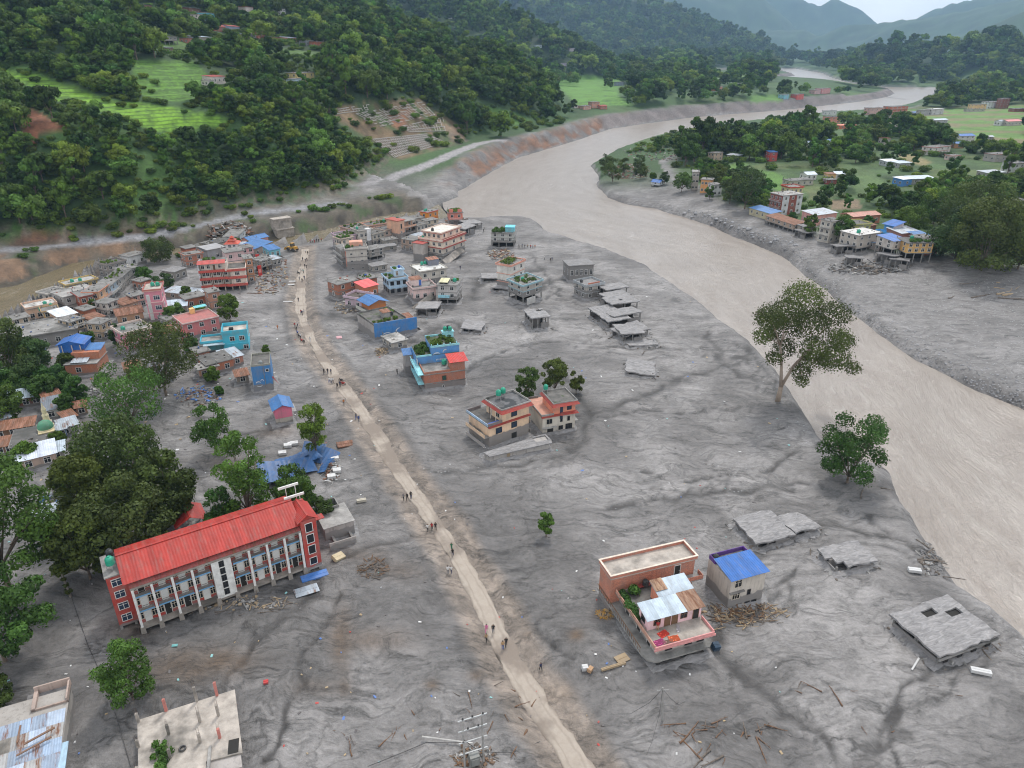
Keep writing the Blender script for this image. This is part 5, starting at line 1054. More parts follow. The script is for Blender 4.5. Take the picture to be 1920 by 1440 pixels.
# silted wreck in front of the pink house
def wreck(label, A, B, depth, h, tilt=(0, 0), holes=(), near=True, cols=(3, 2), wallf=.6, name='collapsed_house', v=.29, mat=None, roofslab=.28):
    b = Bld(name, label, A, B, depth, 'ruin', 'silt-covered ruined houses on the mud plain', near=near)
    b.columns((.2, b.w-.2, .2, depth-.2), -1.2, h, cols[0], cols[1], concrete(.22), .15)
    if wallf: b.part('wall', MB().box(.35, b.w*wallf, depth*.45, depth*.5, -1, h-.01).box(.1, .3, .4, depth-.4, -1, h*.55).box(b.w*.55, b.w-.4, .1, .28, -1, h*.6), mat or wallm(lin(176,170,164), h, .6))
    b.box('inner_shade_block', .6, b.w-.6, depth*.6, depth-.5, -1, h-.02, DARK)  # near-black block paints the shade under the roof slab
    g = MB(); g2 = random.Random(int(A[0]*7+A[1])); ov = .3
    nx_, ny_ = max(4, int(b.w/1.1)), max(4, int(depth/1.1))
    zf = lambda x, y: h+tilt[0]*(x/b.w-.5)+tilt[1]*(y/depth-.5)
    pts = {}
    for i in range(nx_+1):
        for j in range(ny_+1):
            x, y = -ov+(b.w+2*ov)*i/nx_, -ov+(depth+2*ov)*j/ny_
            if i in (0, nx_): x += g2.uniform(-.25, .25)
            if j in (0, ny_): y += g2.uniform(-.25, .25)
            pts[i, j] = (x, y, zf(x, y)+roofslab+g2.uniform(-.05, .12))
    idx = {k: n for n, k in enumerate(pts)}; vs = list(pts.values()); o_ = len(vs); vs += [(p[0], p[1], p[2]-roofslab-.05) for p in vs]
    fs = []; cells = {(i, j) for i in range(nx_) for j in range(ny_)}-set(holes)
    for (i, j) in cells:
        a, b_, c, d = idx[i,j], idx[i+1,j], idx[i+1,j+1], idx[i,j+1]; fs += [(a, b_, c, d), (d+o_, c+o_, b_+o_, a+o_)]
        for (ni, nj), (p, q) in (((i,j-1),(a,b_)), ((i+1,j),(b_,c)), ((i,j+1),(c,d)), ((i-1,j),(d,a))):
            if (ni, nj) not in cells: fs.append((q, p, p+o_, q+o_))
    b.part('roof_slab', MB().add(vs, fs), silt(v)); k_ = MB()
    for _ in range(int(14+b.w*3)):
        x, y = (g2.uniform(-1, b.w+1), g2.choice((-.7, depth+.5))+g2.uniform(-.7, .7)) if g2.random() < .6 else (g2.choice((-.6, b.w+.6))+g2.uniform(-.6, .6), g2.uniform(0, depth)); q = b.pt(x, y, 0); e = Euler((g2.uniform(-.6, .6), g2.uniform(-.6, .6), g2.uniform(0, 6.28))).to_matrix(); s_ = g2.uniform(.12, .55); lg = g2.random() < .4
        k_.obox((x, y, ground(q.x, q.y)-b.root.location.z+.05), e@Vector((s_*(2 if lg else .8), 0, 0)), e@Vector((0, s_*(.16 if lg else .5), 0)), e@Vector((0, 0, s_*(.14 if lg else .3))), g2.randrange(3))
    b.part('rubble_skirt', k_, [silt(v), concrete(.28), GREYWOOD])['kind'] = 'stuff'; return b
wreck('collapsed silt-covered house in front of the pink and cream house', (780,593), (820,594), 8, 2.4, (.4,-.5))
wreck('half-buried silted roof with broken edges on the plain beside the blue hall', (866,624), (902,625), 6, 1.5, (-.3,.4), cols=(4,2))
b = Bld('fallen_wall', 'long tilted concrete wall panel leaning on the pink and cream house', (776,580), (815,566), 1.5, 'wall panel'); b.part('panel', MB().add([(0,0,-.5),(b.w,0,1.6),(b.w,1.2,3.4),(0,.9,.6),(0,.2,-.7),(b.w,.2,1.4),(b.w,1.4,3.2),(0,1.1,.4)],[(0,1,2,3),(7,6,5,4),(0,3,7,4),(1,5,6,2),(3,2,6,7),(0,4,5,1)]), concrete(.3,2))
b.part('panel_rib', MB().box(.5, .8, -.06, 0, -.6, .1), concrete(.3,2))
# grey block and the back rows
b = H('tall blank grey house with a salmon side near the track', (652,510), (691,507), 9, 8.6, lin(196,190,182), st=3, mud=4.2, nw=2, ns=3, near=True, ww=.7, wh=.5, fm=GREYM, par=.5); b.box('roof_room', 2, b.w-1, 5, 8.4, b.h, b.h+1.6, wallm(lin(225,165,140),0,.3)); b.plants((.5, 3, 1, 6), b.h, 10, 'plants on the roof of the tall blank grey house', 1.0); b.part('salmon_side', MB().box(-.08, -.01, 0, 8.8, 1.5, 8.4), wallm(lin(222,128,104),2,.4))
b = H('narrow grey ruined house with shelves of balconies behind the blank grey house', (632,492), (650,505), 4, 7, lin(140,135,130), st=3, mud=4, nw=1, ns=2, near=True, balc=True)
for i, (A_, B_, dp, hh, cc, st_, lb) in enumerate([((629,470),(642,474),6,5.6,lin(225,205,185),2,'cream house at the near corner of the back row'), ((640,468),(677,462),8,5.4,lin(222,190,210),2,'pink and white house with a dark roof in the back row'), ((676,466),(700,461),7,7.4,lin(205,198,188),2,'pale grey house with a white stair turret in the back row'), ((700,462),(722,456),6,5.0,lin(200,190,176),2,'tan house with a flat terrace in the back row'),
        ((722,455),(748,449),7,5.2,lin(196,172,158),2,'brown-stained open house left of the tall peach block'), ((783,446),(803,441),7,5.4,lin(186,180,172),2,'grey house right of the tall peach block'), ((655,448),(690,440),7,4.4,lin(205,165,150),1,'low pink house with an overgrown roof at the tributary'), ((692,444),(735,436),7,4.8,lin(232,175,150),1,'long peach house with a green roof garden by the tributary')]):
    b = H(lb, A_, B_, dp, hh, cc, st=st_, mud=hh*.42, nw=3, ns=2, par=.4, near=False, roofv=.14)
    if i in (0,1,6,7): b.plants((.5, b.w-.5, .5, dp-.5), b.h, 14, 'roof plants of the '+' '.join(lb.split()[:9]), 1.0)
    if i == 2: b.box('stair_turret', b.w*.55, b.w*.85, -.6, 1.6, -1, 8.2, wallm(lin(232,232,235),3,.2)); b.tank(1.2, 4, b.h, 'green tank on the pale grey house of the back row', None, .6, 1.2)
    if i in (4, 7): b.tank(b.w-2, 4, b.h, 'green tank on the '+' '.join(lb.split()[:10]), None, .6, 1.2)
    if i == 5:
        for q in range(3): b.tank(1+q*1.6, 3+q*.7, b.h, 'one of three black tanks on the grey house by the tall peach block', TANKB, .5, 1.0)
b = Bld('house', 'tall peach block with arched stair window and open verandah', (748,455), (782,446), 8, 'house', near=True)
pw = wallm(lin(226,176,148), 4.0, .4); b.box('stair_tower', 0, b.w*.36, 0, 7.5, -1.5, 9.6, pw); b.box('wall', b.w*.36+.01, b.w, 2.6, 7.5, -1.5, 8.6, pw); b.box('roof', -.4, b.w*.36+.3, -.4, 7.9, 9.6, 9.85, plain(lin(170,80,66))); b.box('roof', b.w*.36+.31, b.w+.4, -.2, 7.9, 8.6, 8.8, concrete(.24))
for z in (2.8, 5.7): b.box('verandah_slab', b.w*.36+.02, b.w, 0, 2.59, z-.12, z+.1, concrete(.26)); b.part('verandah_wall', MB().box(b.w*.36+.05, b.w, 0, .12, z+.1, z+.9), pw); b.wins(z+.7, 2, 'F', (b.w*.36, b.w, 2.6, 7.5))
b.columns((b.w*.36+.2, b.w-.05, .05, 2.4), -1, 8.6, 3, 1, concrete(.28)); b.win('F', b.w*.18, 6.0, .8, 2.2, (0, b.w, 0, 7), bars=0, fm=CREAM); b.win('F', b.w*.18, 1.6, .7, 1.0, (0, b.w, 0, 7)); b.win('F', b.w*.18, 3.8, .7, 1.0, (0, b.w, 0, 7)); b.tank(4.5, 5, 8.8, 'dark green tank on the tall peach block', plain((.02,.08,.06)), .7, 1.5)
# four-storey cream block with red bands
b = Bld('apartment_block', 'cream four-storey block with red bands and stepped terraces', (831,491), (872,474), 12, 'apartment block', near=True)
cw = wallm(lin(236,216,196), 3.6, .3); rb_ = plain(lin(168,66,58))
for i, (z0, z1, x0) in enumerate([(-1.5,2.6,0),(2.6,5.4,0),(5.4,8.2,0),(8.2,10.8,2.2)]):
    b.box('storey_wall', x0, b.w, 0 if i < 3 else 2.2, 11.5, z0+.21 if i else z0, z1-.01, cw if i > 1 else wallm(lin(200,190,178), 3.4, .5))
    b.part('red_band', MB().box(x0-.5, b.w+.5, -.6 if i < 3 else 1.7, 12, z1-.02, z1+.2), rb_ if i > 0 else concrete(.28))
    for f in ('F', 'L'): b.wins(z0+1.0 if i else .4, 3 if f == 'F' else 4, f, (x0, b.w, 0 if i < 3 else 2.2, 11.5), fm=WHITE)
b.parapet((-.5, b.w+.5, -.6, 12), 8.4, .8, plain(lin(225,205,190)), .14); b.part('terrace_band', MB().box(-.55, b.w+.55, -.66, -.61, 8.5, 9.1), rb_); b.box('roof_deck', 2.0, b.w+.2, 2.0, 11.8, 11.0, 11.04, plain(lin(215,210,200))); b.parapet((1.7, b.w+.5, 1.7, 12), 11.0, .5, plain(lin(222,200,186)), .14, 'roof_parapet')
b.tank(4.5, 8, 11.05, 'black tank on the banded cream block', TANKB, .6, 1.3); b.tank(1, 10.5, 8.42, 'green tank on the side terrace of the banded cream block', None, .55, 1.1)
b.box('rear_wing', -4.2, -.6, 7, 12, -1.5, 7.4, wallm(lin(190,182,176), 3, .7)); b.box('rear_wing_roof', -4.6, -.62, 6.6, 12.3, 7.4, 7.6, rb_)
b = Bld('fallen_slab', 'broken pale concrete floor slab leaning against the banded cream block', (838,494), (872,480), 3, 'slab'); b.part('slab', MB().add([(0,0,-.4),(b.w,0,2.4),(b.w,2.4,4.0),(0,2.4,1.2),(0,0,-.75),(b.w,0,2.05),(b.w,2.4,3.65),(0,2.4,.85)],[(0,1,2,3),(7,6,5,4),(0,4,5,1),(2,6,7,3),(0,3,7,4),(1,5,6,2)]), concrete(.36,2)); b.part('slab_rib', MB().box(0, .3, -.3, 2.4, -1, -.4), concrete(.3))
b = H('small orange and yellow house with green tanks by the river mouth', (803,422), (822,418), 5, 6.4, lin(240,150,60), st=2, nw=2, ns=1, trim=lin(200,50,40), mud=1.5); b.tank(1.3, 3, b.h, 'left green tank on the orange and yellow house', None, .55, 1.1); b.tank(3, 3.4, b.h, 'right green tank on the orange and yellow house', None, .55, 1.1); b.part('yellow_front', MB().box(.1, b.w-.1, -.05, -.01, .6, 2.6), plain(lin(240,200,60)))
b = H('pink house with arched gables overgrown with creepers by the river mouth', (842,425), (868,424), 7, 6.6, lin(222,130,112), st=2, nw=2, ns=1, mud=3.0, balc=True); b.plants((.4, b.w-.4, .5, 6), b.h, 24, 'creepers smothering the arched pink house', 1.4); b.part('arched_gable', MB().prism([(.2,-.1),(2.2,-.1),(2.2,.3),(.2,.3)], b.h, b.h+1.6).prism([(b.w-2.4,-.1),(b.w-.4,-.1),(b.w-.4,.3),(b.w-2.4,.3)], b.h, b.h+1.6), wallm(lin(222,130,112),0,.4))
wreck('grey gutted concrete house by the river mouth', (872,446), (892,440), 7, 4.2, (.3,.2), cols=(3,3), mat=wallm(lin(170,166,160), 3, .6)); wreck('skeleton of a roofless grey house beyond the banded block', (878,432), (905,428), 7, 3.0, (-.5,.3), cols=(4,3))
for i, (A_, B_, hh, cc, lb) in enumerate([((826,440),(846,436),3.6,lin(176,170,162),'low grey house squeezed behind the banded cream block'), ((760,428),(796,424),4.2,lin(196,186,176),'long grey house with laundry lines near the tributary mouth'), ((664,455),(676,452),3.0,lin(180,174,166),'tiny grey annex between the back-row houses')]):
    b = H(lb, A_, B_, 6, hh, cc, nw=3, ns=1, mud=2, roofv=.16)
# lone houses on the open plain
b = H('lone grey house with cyan trim and a jungle of plants on its roof', (921,464), (964,465), 7, 6.4, lin(188,190,186), st=2, mud=3.6, nw=3, ns=1, near=True, open_ground=2.4); b.plants((.2, b.w*.55, .3, 6.5), b.h, 26, 'green plants crowding the roof of the lone grey house', 1.3); b.box('roof_room', b.w*.6, b.w-.2, 1.5, 6, b.h, b.h+2.1, wallm(lin(120,200,215),0,.3)); b.box('roof_room_top', b.w*.58, b.w, 1.2, 6.2, b.h+2.1, b.h+2.25, plain(lin(110,200,220)))
b = H('tall narrow white house with a pink upper deck on the open plain', (958,545), (983,533), 6, 9.0, lin(226,222,214), st=3, mud=3.6, nw=2, ns=0, near=True, trim=lin(222,160,140), par=.5); b.plants((1, b.w-1, 2, 5), b.h, 12, 'bushy plants on the tall narrow white house', 1.5)
b = H('leaning grey house with cyan parapet and roof plants on the open plain', (981,571), (1016,562), 8, 6.6, lin(178,172,165), st=2, mud=4.5, nw=2, ns=2, near=True, open_ground=2.6, trim=lin(150,185,195), par=.4); b.root.rotation_euler = (R(2.5), R(-3.5), b.rz); b.plants((.5, b.w-.5, 1, 7), b.h, 22, 'plants and vines on the leaning grey house', 1.2); b.tank(3.4, 4.5, b.h, 'green tank among the plants of the leaning grey house', None, .6, 1.2, .2); b.box('fallen_ceiling', .5, 4.2, -1.6, -1.4, .2, 2.6, plain((.55,.54,.52)))
wreck('open silt-grey house frame with a square roof hole on the plain', (997,619), (1030,615), 8.5, 3.6, (0,-.3), holes=((3,5),(3,6),(4,5)), cols=(4,4), wallf=.7)
wreck('flat-topped silted roof emerging from the plain near the white narrow house', (922,545), (952,548), 6, 1.2, (.2,.2), cols=(3,2))
wreck('low silted slab wreck left of the tall white house', (905,530), (946,528), 6, 1.4, (-.3,.1), cols=(4,2))
# the drowned terrace row by the river
b = H('long grey concrete house with a slatted front at the top of the drowned row', (1067,527), (1112,522), 8, 5.8, lin(178,173,166), st=1, mud=6, nw=5, ns=2, mudroof=1, near=True, ww=.9, wh=2.0, zoff=0)
b = H('grey two-storey house with a red-rimmed rooftop court in the drowned row', (1098,562), (1130,556), 7, 4.6, lin(182,176,168), st=2, mud=3.4, nw=2, ns=2, mudroof=1, near=True, par=.7, trim=lin(160,165,168)); b.tank(1.5, 5, b.h, 'black tank on the red-rimmed court of the drowned row', TANKB, .55, 1.1); b.part('red_rim', MB().box(2, b.w-.5, 1.4, 1.6, b.h, b.h+.5), plain(lin(190,120,100)))
for A_, B_, dp, hh, tl, lb in [((1078,548),(1106,560),5,1.9,(0,.2),'silted verandah slab stepping down in front of the drowned row'), ((1104,592),(1140,618),6,2.2,(-.2,.2),'long silted verandah roof running down the drowned row'), ((1136,566),(1176,560),4,3.4,(.1,0),'uppermost pale silted roof of the drowned row'), ((1140,578),(1180,572),4,3.0,(.1,0),'second pale silted roof of the drowned row'), ((1146,592),(1196,586),5,3.2,(-.1,.1),'wide silted roof with a small hole in the drowned row'),
        ((1150,612),(1202,604),5,2.6,(.2,-.5),'broken sagging roof with debris under its front edge in the drowned row'), ((1146,628),(1172,640),5,1.6,(-.3,.4),'splintered low roof beside the broken one in the drowned row'), ((1166,642),(1206,640),8,1.9,(0,-.6),'tilted flat roof at the foot of the drowned row'), ((1196,630),(1216,628),6,1.3,(.3,0),'crumbled corner roof at the foot of the drowned row')]:
    wreck(lb, A_, B_, dp+1.6, hh*1.2, tl, v=.27, holes=((4,2),) if 'hole' in lb else ())
wreck('flat silted floor slab lying below the drowned row', (1180,652), (1232,648), 4.5, .35, (0,-.2), cols=(2,2), wallf=0, v=.28)
wreck('shattered silted roof sinking into the plain below the drowned row', (1175,704), (1226,708), 7, 1.2, (-.4,.7), cols=(4,2), v=.28)
# silted slabs at the river side, lower right
wreck('broken silted building with stub columns on the river side of the plain', (1418,1030), (1484,1014), 7, 1.4, (.2,.3), cols=(4,2), v=.28); wreck('smaller silted roof tipping towards the river', (1490,1010), (1532,996), 5, 1.0, (-.3,-.4), cols=(3,2), v=.28)
wreck('small silted house with a caved-in corner near the river bank', (1566,1076), (1640,1062), 5, 1.1, (.1,.1), holes=((0,0),(0,1),(1,0)), cols=(4,2), v=.28)
b = wreck('wide silted flat roof with two square holes at the river bank', (1756,1250), (1862,1207), 8.4, 2.0, (0,.0), holes=((4,5),(5,5),(7,4),(8,4)), cols=(5,3), wallf=.9, v=.28); b.part('lintel_beam', MB().box(-.3, b.w+.3, -.35, -.15, 1.3, 1.7), concrete(.26)); b.wins(.5, 4, 'F', (0, b.w, -.1, 8), fm=BLACKP, gm=DARK, w=.7, h=.7)
# ================================================================ bazaar on the tributary side
b = Bld('guesthouse', 'white three-storey guesthouse with red balcony bands standing on stilts', (381,549), (466,543), 8.5, 'guesthouse', near=True)
w = b.w; rb_ = plain(lin(186,82,72)); cw = wallm(lin(226,214,200), 0, .3)
b.columns((.3, w-.3, .2, 8), -1.2, 2.2, 7, 3, plain(lin(190,180,165)), .14); b.box('undercroft_shade', 1, w-1, 6, 6.2, -1, 2.18, DARK)  # near-black sheet paints the shade between the stilts
for i in range(3):
    z = 2.2+i*2.75; x1 = w if i < 2 else w*.62
    b.box('storey_wall', .3, x1-.2 if i == 2 else w-.2, 1.5, 8.3, z+.14, z+2.6, cw); b.box('wing_wall', w*.66, w-.2, .15, 1.49, z+.14, z+2.6, cw) if i < 2 else None
    b.part('balcony_band', MB().prism([(-.3,.1),(w*.52,.1),(w*.6,-.55),(w+.2,-.55),(w+.2,0),(w*.62,0),(w*.54,.6),(-.3,.6)] if i < 2 else [(-.3,.1),(w*.52,.1),(w*.6,-.55),(w+.2,-.55),(w+.2,0),(w*.62,0),(w*.54,.6),(-.3,.6)], z-.35, z+.5), rb_)
    b.box('floor_slab', -.1, w+.1, .62, 8.4, z-.12, z+.13, concrete(.3))
    n = 7 if i < 2 else 4
    for q in range(n):
        u = .9+q*(w*.62-1)/n if i < 2 else .9+q*(w*.5)/n
        (b.win('F', u, z+.9, 1.0, 1.15, (.3, w, 1.5, 8)) if q % 3 != 2 else b.door('F', u, z+.15, .85, 2.0, (.3, w, 1.5, 8), gm=WOODM))
    if i < 2: b.win('F', w*.15, z+.85, 1.5, 1.2, (w*.66, w, .15, 1.5), bars=2); b.win('R', 3, z+.9, 1.1, 1.1, (.3, w-.2, 1.5, 8.3))
    b.columns((.0, w*.6, .62, .9), z+.13, z+2.4, 6, 1, WHITE, .07)
b.sheet((-.5,-.2,10.55),(w*.58,-.2,10.55),(w*.58,3.4,11.1),(-.5,3.4,11.1), tin(lin(176,64,56)), 'red_roof'); b.box('roof_deck', w*.6, w+.1, .1, 8.4, 7.85, 8.0, roof_garden(.3)); b.parapet((w*.56, w+.2, -.5, 8.5), 7.72, .75, plain(lin(232,205,190)), .15); b.part('end_wall', MB().box(-.35, -.12, .5, 8.3, .8, 10.4), plain(lin(214,216,224))); b.box('roof', 0, w*.6, 3.5, 8.4, 10.45, 10.6, concrete(.16)); b.plants((1, w*.5, 5, 8), 10.6, 12, 'dark clutter of plants on the back of the guesthouse roof', .9)
HL = [  # label, A, B, depth, height, colour, options
 ('tall brick tower house right behind the guesthouse', (467,533), (480,531), 6, 9.6, lin(190,132,96), dict(st=3, brick=1, nw=1, ns=2)),
 ('pink house with a white top room right of the guesthouse roof', (428,508), (462,503), 7, 7.2, lin(226,190,190), dict(st=2, nw=2, ns=2)),
 ('dark grey shop house with an open front beside the red sign columns', (492,512), (512,506), 6, 4.6, lin(150,142,132), dict(st=2, open_ground=2.2, nw=2)),
 ('turquoise house with dark doorways at the end of the blue roofs', (508,488), (527,484), 6, 4.2, lin(120,190,205), dict(roof='shed', rc=ROOF_BLUE, nw=2, rise=.8, ww=.9, wh=1.7)),
 ('long low house under a blue tin roof near the bulldozer', (478,480), (512,470), 7, 4.0, lin(170,150,140), dict(roof='shed', rc=ROOF_BLUE, rise=1.0, nw=3)),
 ('house with a rusty red gutter and blue roof behind the turquoise house', (470,470), (505,461), 6, 4.6, lin(205,150,140), dict(roof='gable', rc=ROOF_BLUE, nw=3, rise=1.0)),
 ('pale blue concrete house stranded near the wreckage by the hill road', (446,455), (462,452), 6, 6.0, lin(196,205,212), dict(st=2, nw=2, mud=2)),
 ('grey slanting concrete hulk left of the white pagoda house', (392,492), (428,486), 9, 5.4, lin(165,165,168), dict(nw=0, ns=0, roof='shed', rc=concrete(.3,1), rise=-2.2, mud=1)),
 ('low brown tin-roofed shed left of the guesthouse', (310,560), (372,566), 5, 2.6, lin(150,130,115), dict(roof='shed', rc=ROOF_GREY, rise=.6, nw=2)),
 ('small shed with a pale tin roof under the guesthouse end', (347,572), (372,570), 4, 2.4, lin(170,125,105), dict(roof='shed', rc=ROOF_SILVER, rise=.4, nw=1, brick=1)),
 ('narrow brick tower with a grey slab roof below the guesthouse', (398,584), (417,580), 5, 6.4, lin(196,140,116), dict(st=2, brick=1, nw=1, mud=1, ns=1)),
 ('brick house with a dark flat roof below the guesthouse stilts', (352,582), (388,574), 6, 3.8, lin(178,112,84), dict(brick=1, nw=2)),
 ('low house under a pale tin roof beside the pink tower', (312,592), (352,588), 6, 2.8, lin(160,150,140), dict(roof='shed', rc=ROOF_SILVER, rise=.5, nw=2)),
 ('pink house with a red-roofed porch below the brown tin roofs', (240,664), (290,650), 8, 5.8, lin(214,130,150), dict(st=2, nw=3, ns=2, par=.6, balc=True, trim=lin(220,200,190))),
 ('house under a brown rusted tin roof left of the pink tower', (224,612), (272,604), 8, 3.6, lin(190,150,120), dict(roof='gable', rc=ROOF_RUST, rise=1.1, nw=2)),
 ('house under a second brown tin roof beside the lane', (236,590), (262,582), 5, 3.4, lin(180,150,130), dict(roof='shed', rc=ROOF_RUST, rise=.7, nw=2)),
 ('brick house with a red roof edge at the lane corner', (158,590), (182,584), 8, 6.0, lin(180,102,78), dict(st=2, brick=1, nw=2, trim=lin(150,60,48))),
 ('tan house with open shopfront at the lane mouth', (140,636), (164,628), 6, 5.4, lin(200,175,140), dict(st=2, open_ground=2.2, nw=2, balc=True)),
 ('grey house with a big blank flat roof above the tributary', (128,590), (190,572), 9, 6.0, lin(176,174,172), dict(st=2, nw=4, roofv=.32)),
 ('orange trimmed house with small balconies on the lane', (192,580), (210,566), 5, 6.2, lin(220,176,140), dict(st=2, nw=2, balc=True, trim=lin(215,140,110))),
 ('blue-grey house with a pale awning on the lane', (208,568), (228,550), 5, 5.4, lin(168,186,200), dict(st=2, nw=3, balc=True)),
 ('long grey row house running up the lane', (226,552), (262,520), 5, 5.2, lin(170,165,160), dict(st=2, nw=5, roofv=.14)),
 ('yellow edged house with green tanks along the tributary', (132,562), (188,548), 6, 5.0, lin(210,180,110), dict(st=2, nw=4, par=.5, roofv=.36)),
 ('dark topped house at the bend of the tributary', (206,522), (240,512), 6, 5.0, lin(150,142,136), dict(st=2, nw=3, par=.6, roofv=.10)),
 ('small white house with dark windows at the upstream end of the lane', (246,502), (276,494), 6, 4.4, lin(222,222,222), dict(nw=2, ns=1)),
 ('long pale roofed house with a white parapet on the tributary edge', (58,606), (112,594), 6, 4.6, lin(228,190,165), dict(nw=4, par=.6, roofv=.5, st=1)),
 ('house with a white tin awning beside the tan house', (118,622), (150,612), 7, 4.8, lin(196,160,130), dict(roof='shed', rc=tin(lin(215,220,225)), rise=.6, nw=2)),
 ('wide dark grey flat-roofed market building', (22,664), (150,640), 13, 4.2, lin(150,148,146), dict(nw=5, ns=2, roofv=.24, par=.25)),
 ('low brick houses back-to-back below the turquoise house', (392,706), (440,694), 7, 3.4, lin(196,118,86), dict(brick=1, nw=2, roofv=.14)),
 ('small white and brick house with a barred window', (376,712), (412,704), 4, 2.8, lin(214,160,135), dict(nw=2, roof='flat', roofv=.3)),
 ('brick hut with a tin lean-to beside the blue tower house', (436,690), (458,684), 6, 3.0, lin(190,130,110), dict(brick=1, roof='shed', rc=ROOF_GREY, rise=.5, nw=1)),
 ('house under rusty corrugated sheets by the big lane tree', (262,722), (330,712), 6, 2.6, lin(120,110,105), dict(roof='shed', rc=tin(lin(90,92,98),.4), rise=.8, nw=2)),
 ('red-brown tin-roofed hut among the lane trees', (240,712), (268,706), 5, 2.6, lin(170,100,80), dict(roof='shed', rc=ROOF_RUST, rise=.5, nw=1)),
 ('shack with a white and grey tin roof by the mango trees', (24,770), (80,760), 6, 3.0, lin(130,70,55), dict(roof='gable', rc=ROOF_SILVER, rise=1.1, nw=3)),
 ('rust-red shack behind the grey tin roofs', (92,772), (122,764), 5, 3.2, lin(140,60,50), dict(roof='shed', rc=ROOF_RUST, rise=.4, nw=1)),
 ('long house under dark grey tin next to the rusty shack', (88,790), (136,780), 6, 2.8, lin(180,178,172), dict(roof='shed', rc=tin(lin(110,118,128),.2), rise=.8, nw=2)),
 ('row of rusted low roofs along the left lane', (-10,826), (66,812), 4, 2.2, lin(120,90,70), dict(roof='shed', rc=ROOF_RUST, rise=.4, nw=3)),
 ('mint green walled house with a bare flat roof below the dome', (28,862), (98,848), 8, 3.0, lin(165,205,190), dict(nw=0, ns=0, roofv=.12)),
 ('long white tin-roofed house with a pink end wall', (40,886), (110,870), 5, 2.8, lin(196,170,155), dict(roof='shed', rc=tin(lin(200,208,222)), rise=.9, nw=2)),
 ('shed with a crushed pale tin roof under the left bank trees', (66,1000), (104,992), 5, 2.2, lin(120,110,105), dict(roof='shed', rc=ROOF_GREY, rise=.3, nw=1)),
 ('hut of loose tin sheets beside the crushed shed', (100,992), (142,986), 5, 1.8, lin(100,95,92), dict(roof='shed', rc=ROOF_GREY, rise=-.5, nw=1)),
 ('low brick shed left of the maroon roof', (312,642), (344,634), 5, 3.0, lin(180,120,95), dict(brick=1, roof='shed', rc=ROOF_RUST, rise=.5)),
 ('grey flat-roofed store beside the pink tower foot', (318,620), (346,612), 5, 3.4, lin(165,160,152), {}), ('mint walled hut between pink tower and lane', (262,640), (280,634), 4, 3.0, lin(150,190,175), dict(roof='shed', rc=ROOF_GREY, rise=.4)), ('two-storey tan house facing the lane bend', (196,640), (216,630), 5, 5.4, lin(196,170,140), dict(st=2, balc=True)), ('brown shed squeezed behind the tan lane house', (176,618), (200,610), 5, 3.2, lin(150,105,85), dict(roof='shed', rc=ROOF_RUST, rise=.4)), ('white house with a rust stain on the tributary row', (100,580), (130,570), 6, 5.0, lin(210,205,198), dict(st=2, par=.5)), ('small house with a yellow wall in the tributary row', (70,632), (112,622), 5, 3.6, lin(214,180,90), dict(roofv=.14)), ('grey house with rebar stubs behind the lane row', (236,534), (262,526), 6, 5.4, lin(168,162,155), dict(st=2)), ('pale tin-roofed shed above the lane end', (286,560), (312,552), 5, 2.8, lin(160,150,140), dict(roof='shed', rc=ROOF_GREY, rise=.5)), ('brick cube house behind the lane tree', (268,548), (286,542), 5, 3.8, lin(185,115,88), dict(brick=1)),
 ('long silted shed behind the guesthouse', (330,528), (352,520), 6, 3.6, lin(150,146,140), dict(mudroof=1)), ('brick house with plants behind the guesthouse left end', (352,504), (384,498), 6, 5.0, lin(180,115,90), dict(st=2, brick=1, par=.4)), ('red brick stub house by the grey hulk', (352,486), (372,482), 5, 4.4, lin(186,104,80), dict(brick=1)), ('green-roofed house before the wreckage', (410,474), (438,468), 6, 4.4, lin(165,160,150), dict(roofv=.1)), ('pink shop house left of the blue tin roofs', (456,490), (478,486), 6, 5.2, lin(215,160,160), dict(st=2, balc=True)), ('grey lean-to beside the dark shop house', (512,502), (528,498), 5, 3.2, lin(150,146,140), dict(roof='shed', rc=ROOF_GREY, rise=.4)), ('brick wall house below the turquoise wing', (372,682), (396,676), 5, 3.0, lin(190,125,98), dict(brick=1)), ('grey hut before the turquoise house corner', (420,686), (444,680), 4, 2.8, lin(160,156,150), dict(roof='shed', rc=ROOF_SILVER, rise=.4)), ('weathered shed left of the blue tower house', (446,722), (468,718), 4, 2.4, lin(140,130,120), dict(roof='shed', rc=ROOF_RUST, rise=.3)), ('tin-roofed kitchen shed near the shrine', (118,820), (150,812), 4, 2.4, lin(170,165,160), dict(roof='shed', rc=ROOF_GREY, rise=.4)), ('orange-walled hut near the grey tin roofs', (128,802), (148,796), 4, 2.4, lin(190,120,80), dict(roof='shed', rc=ROOF_RUST, rise=.3)), ('grey gutted house behind the tall blank grey house', (694,490), (722,484), 6, 4.6, lin(160,155,150), dict(st=2, open_ground=1.6)), ('low silted annex beside the pale grey back-row house', (706,474), (744,470), 4, 2.2, lin(165,160,152), dict(mudroof=1)), ('brown house wedged left of the banded block', (776,474), (794,468), 7, 5.2, lin(176,150,132), dict(st=2)), ('grey tin shed right of the tall peach block', (786,458), (806,452), 5, 3.2, lin(150,148,144), dict(roof='shed', rc=ROOF_GREY, rise=.4)),
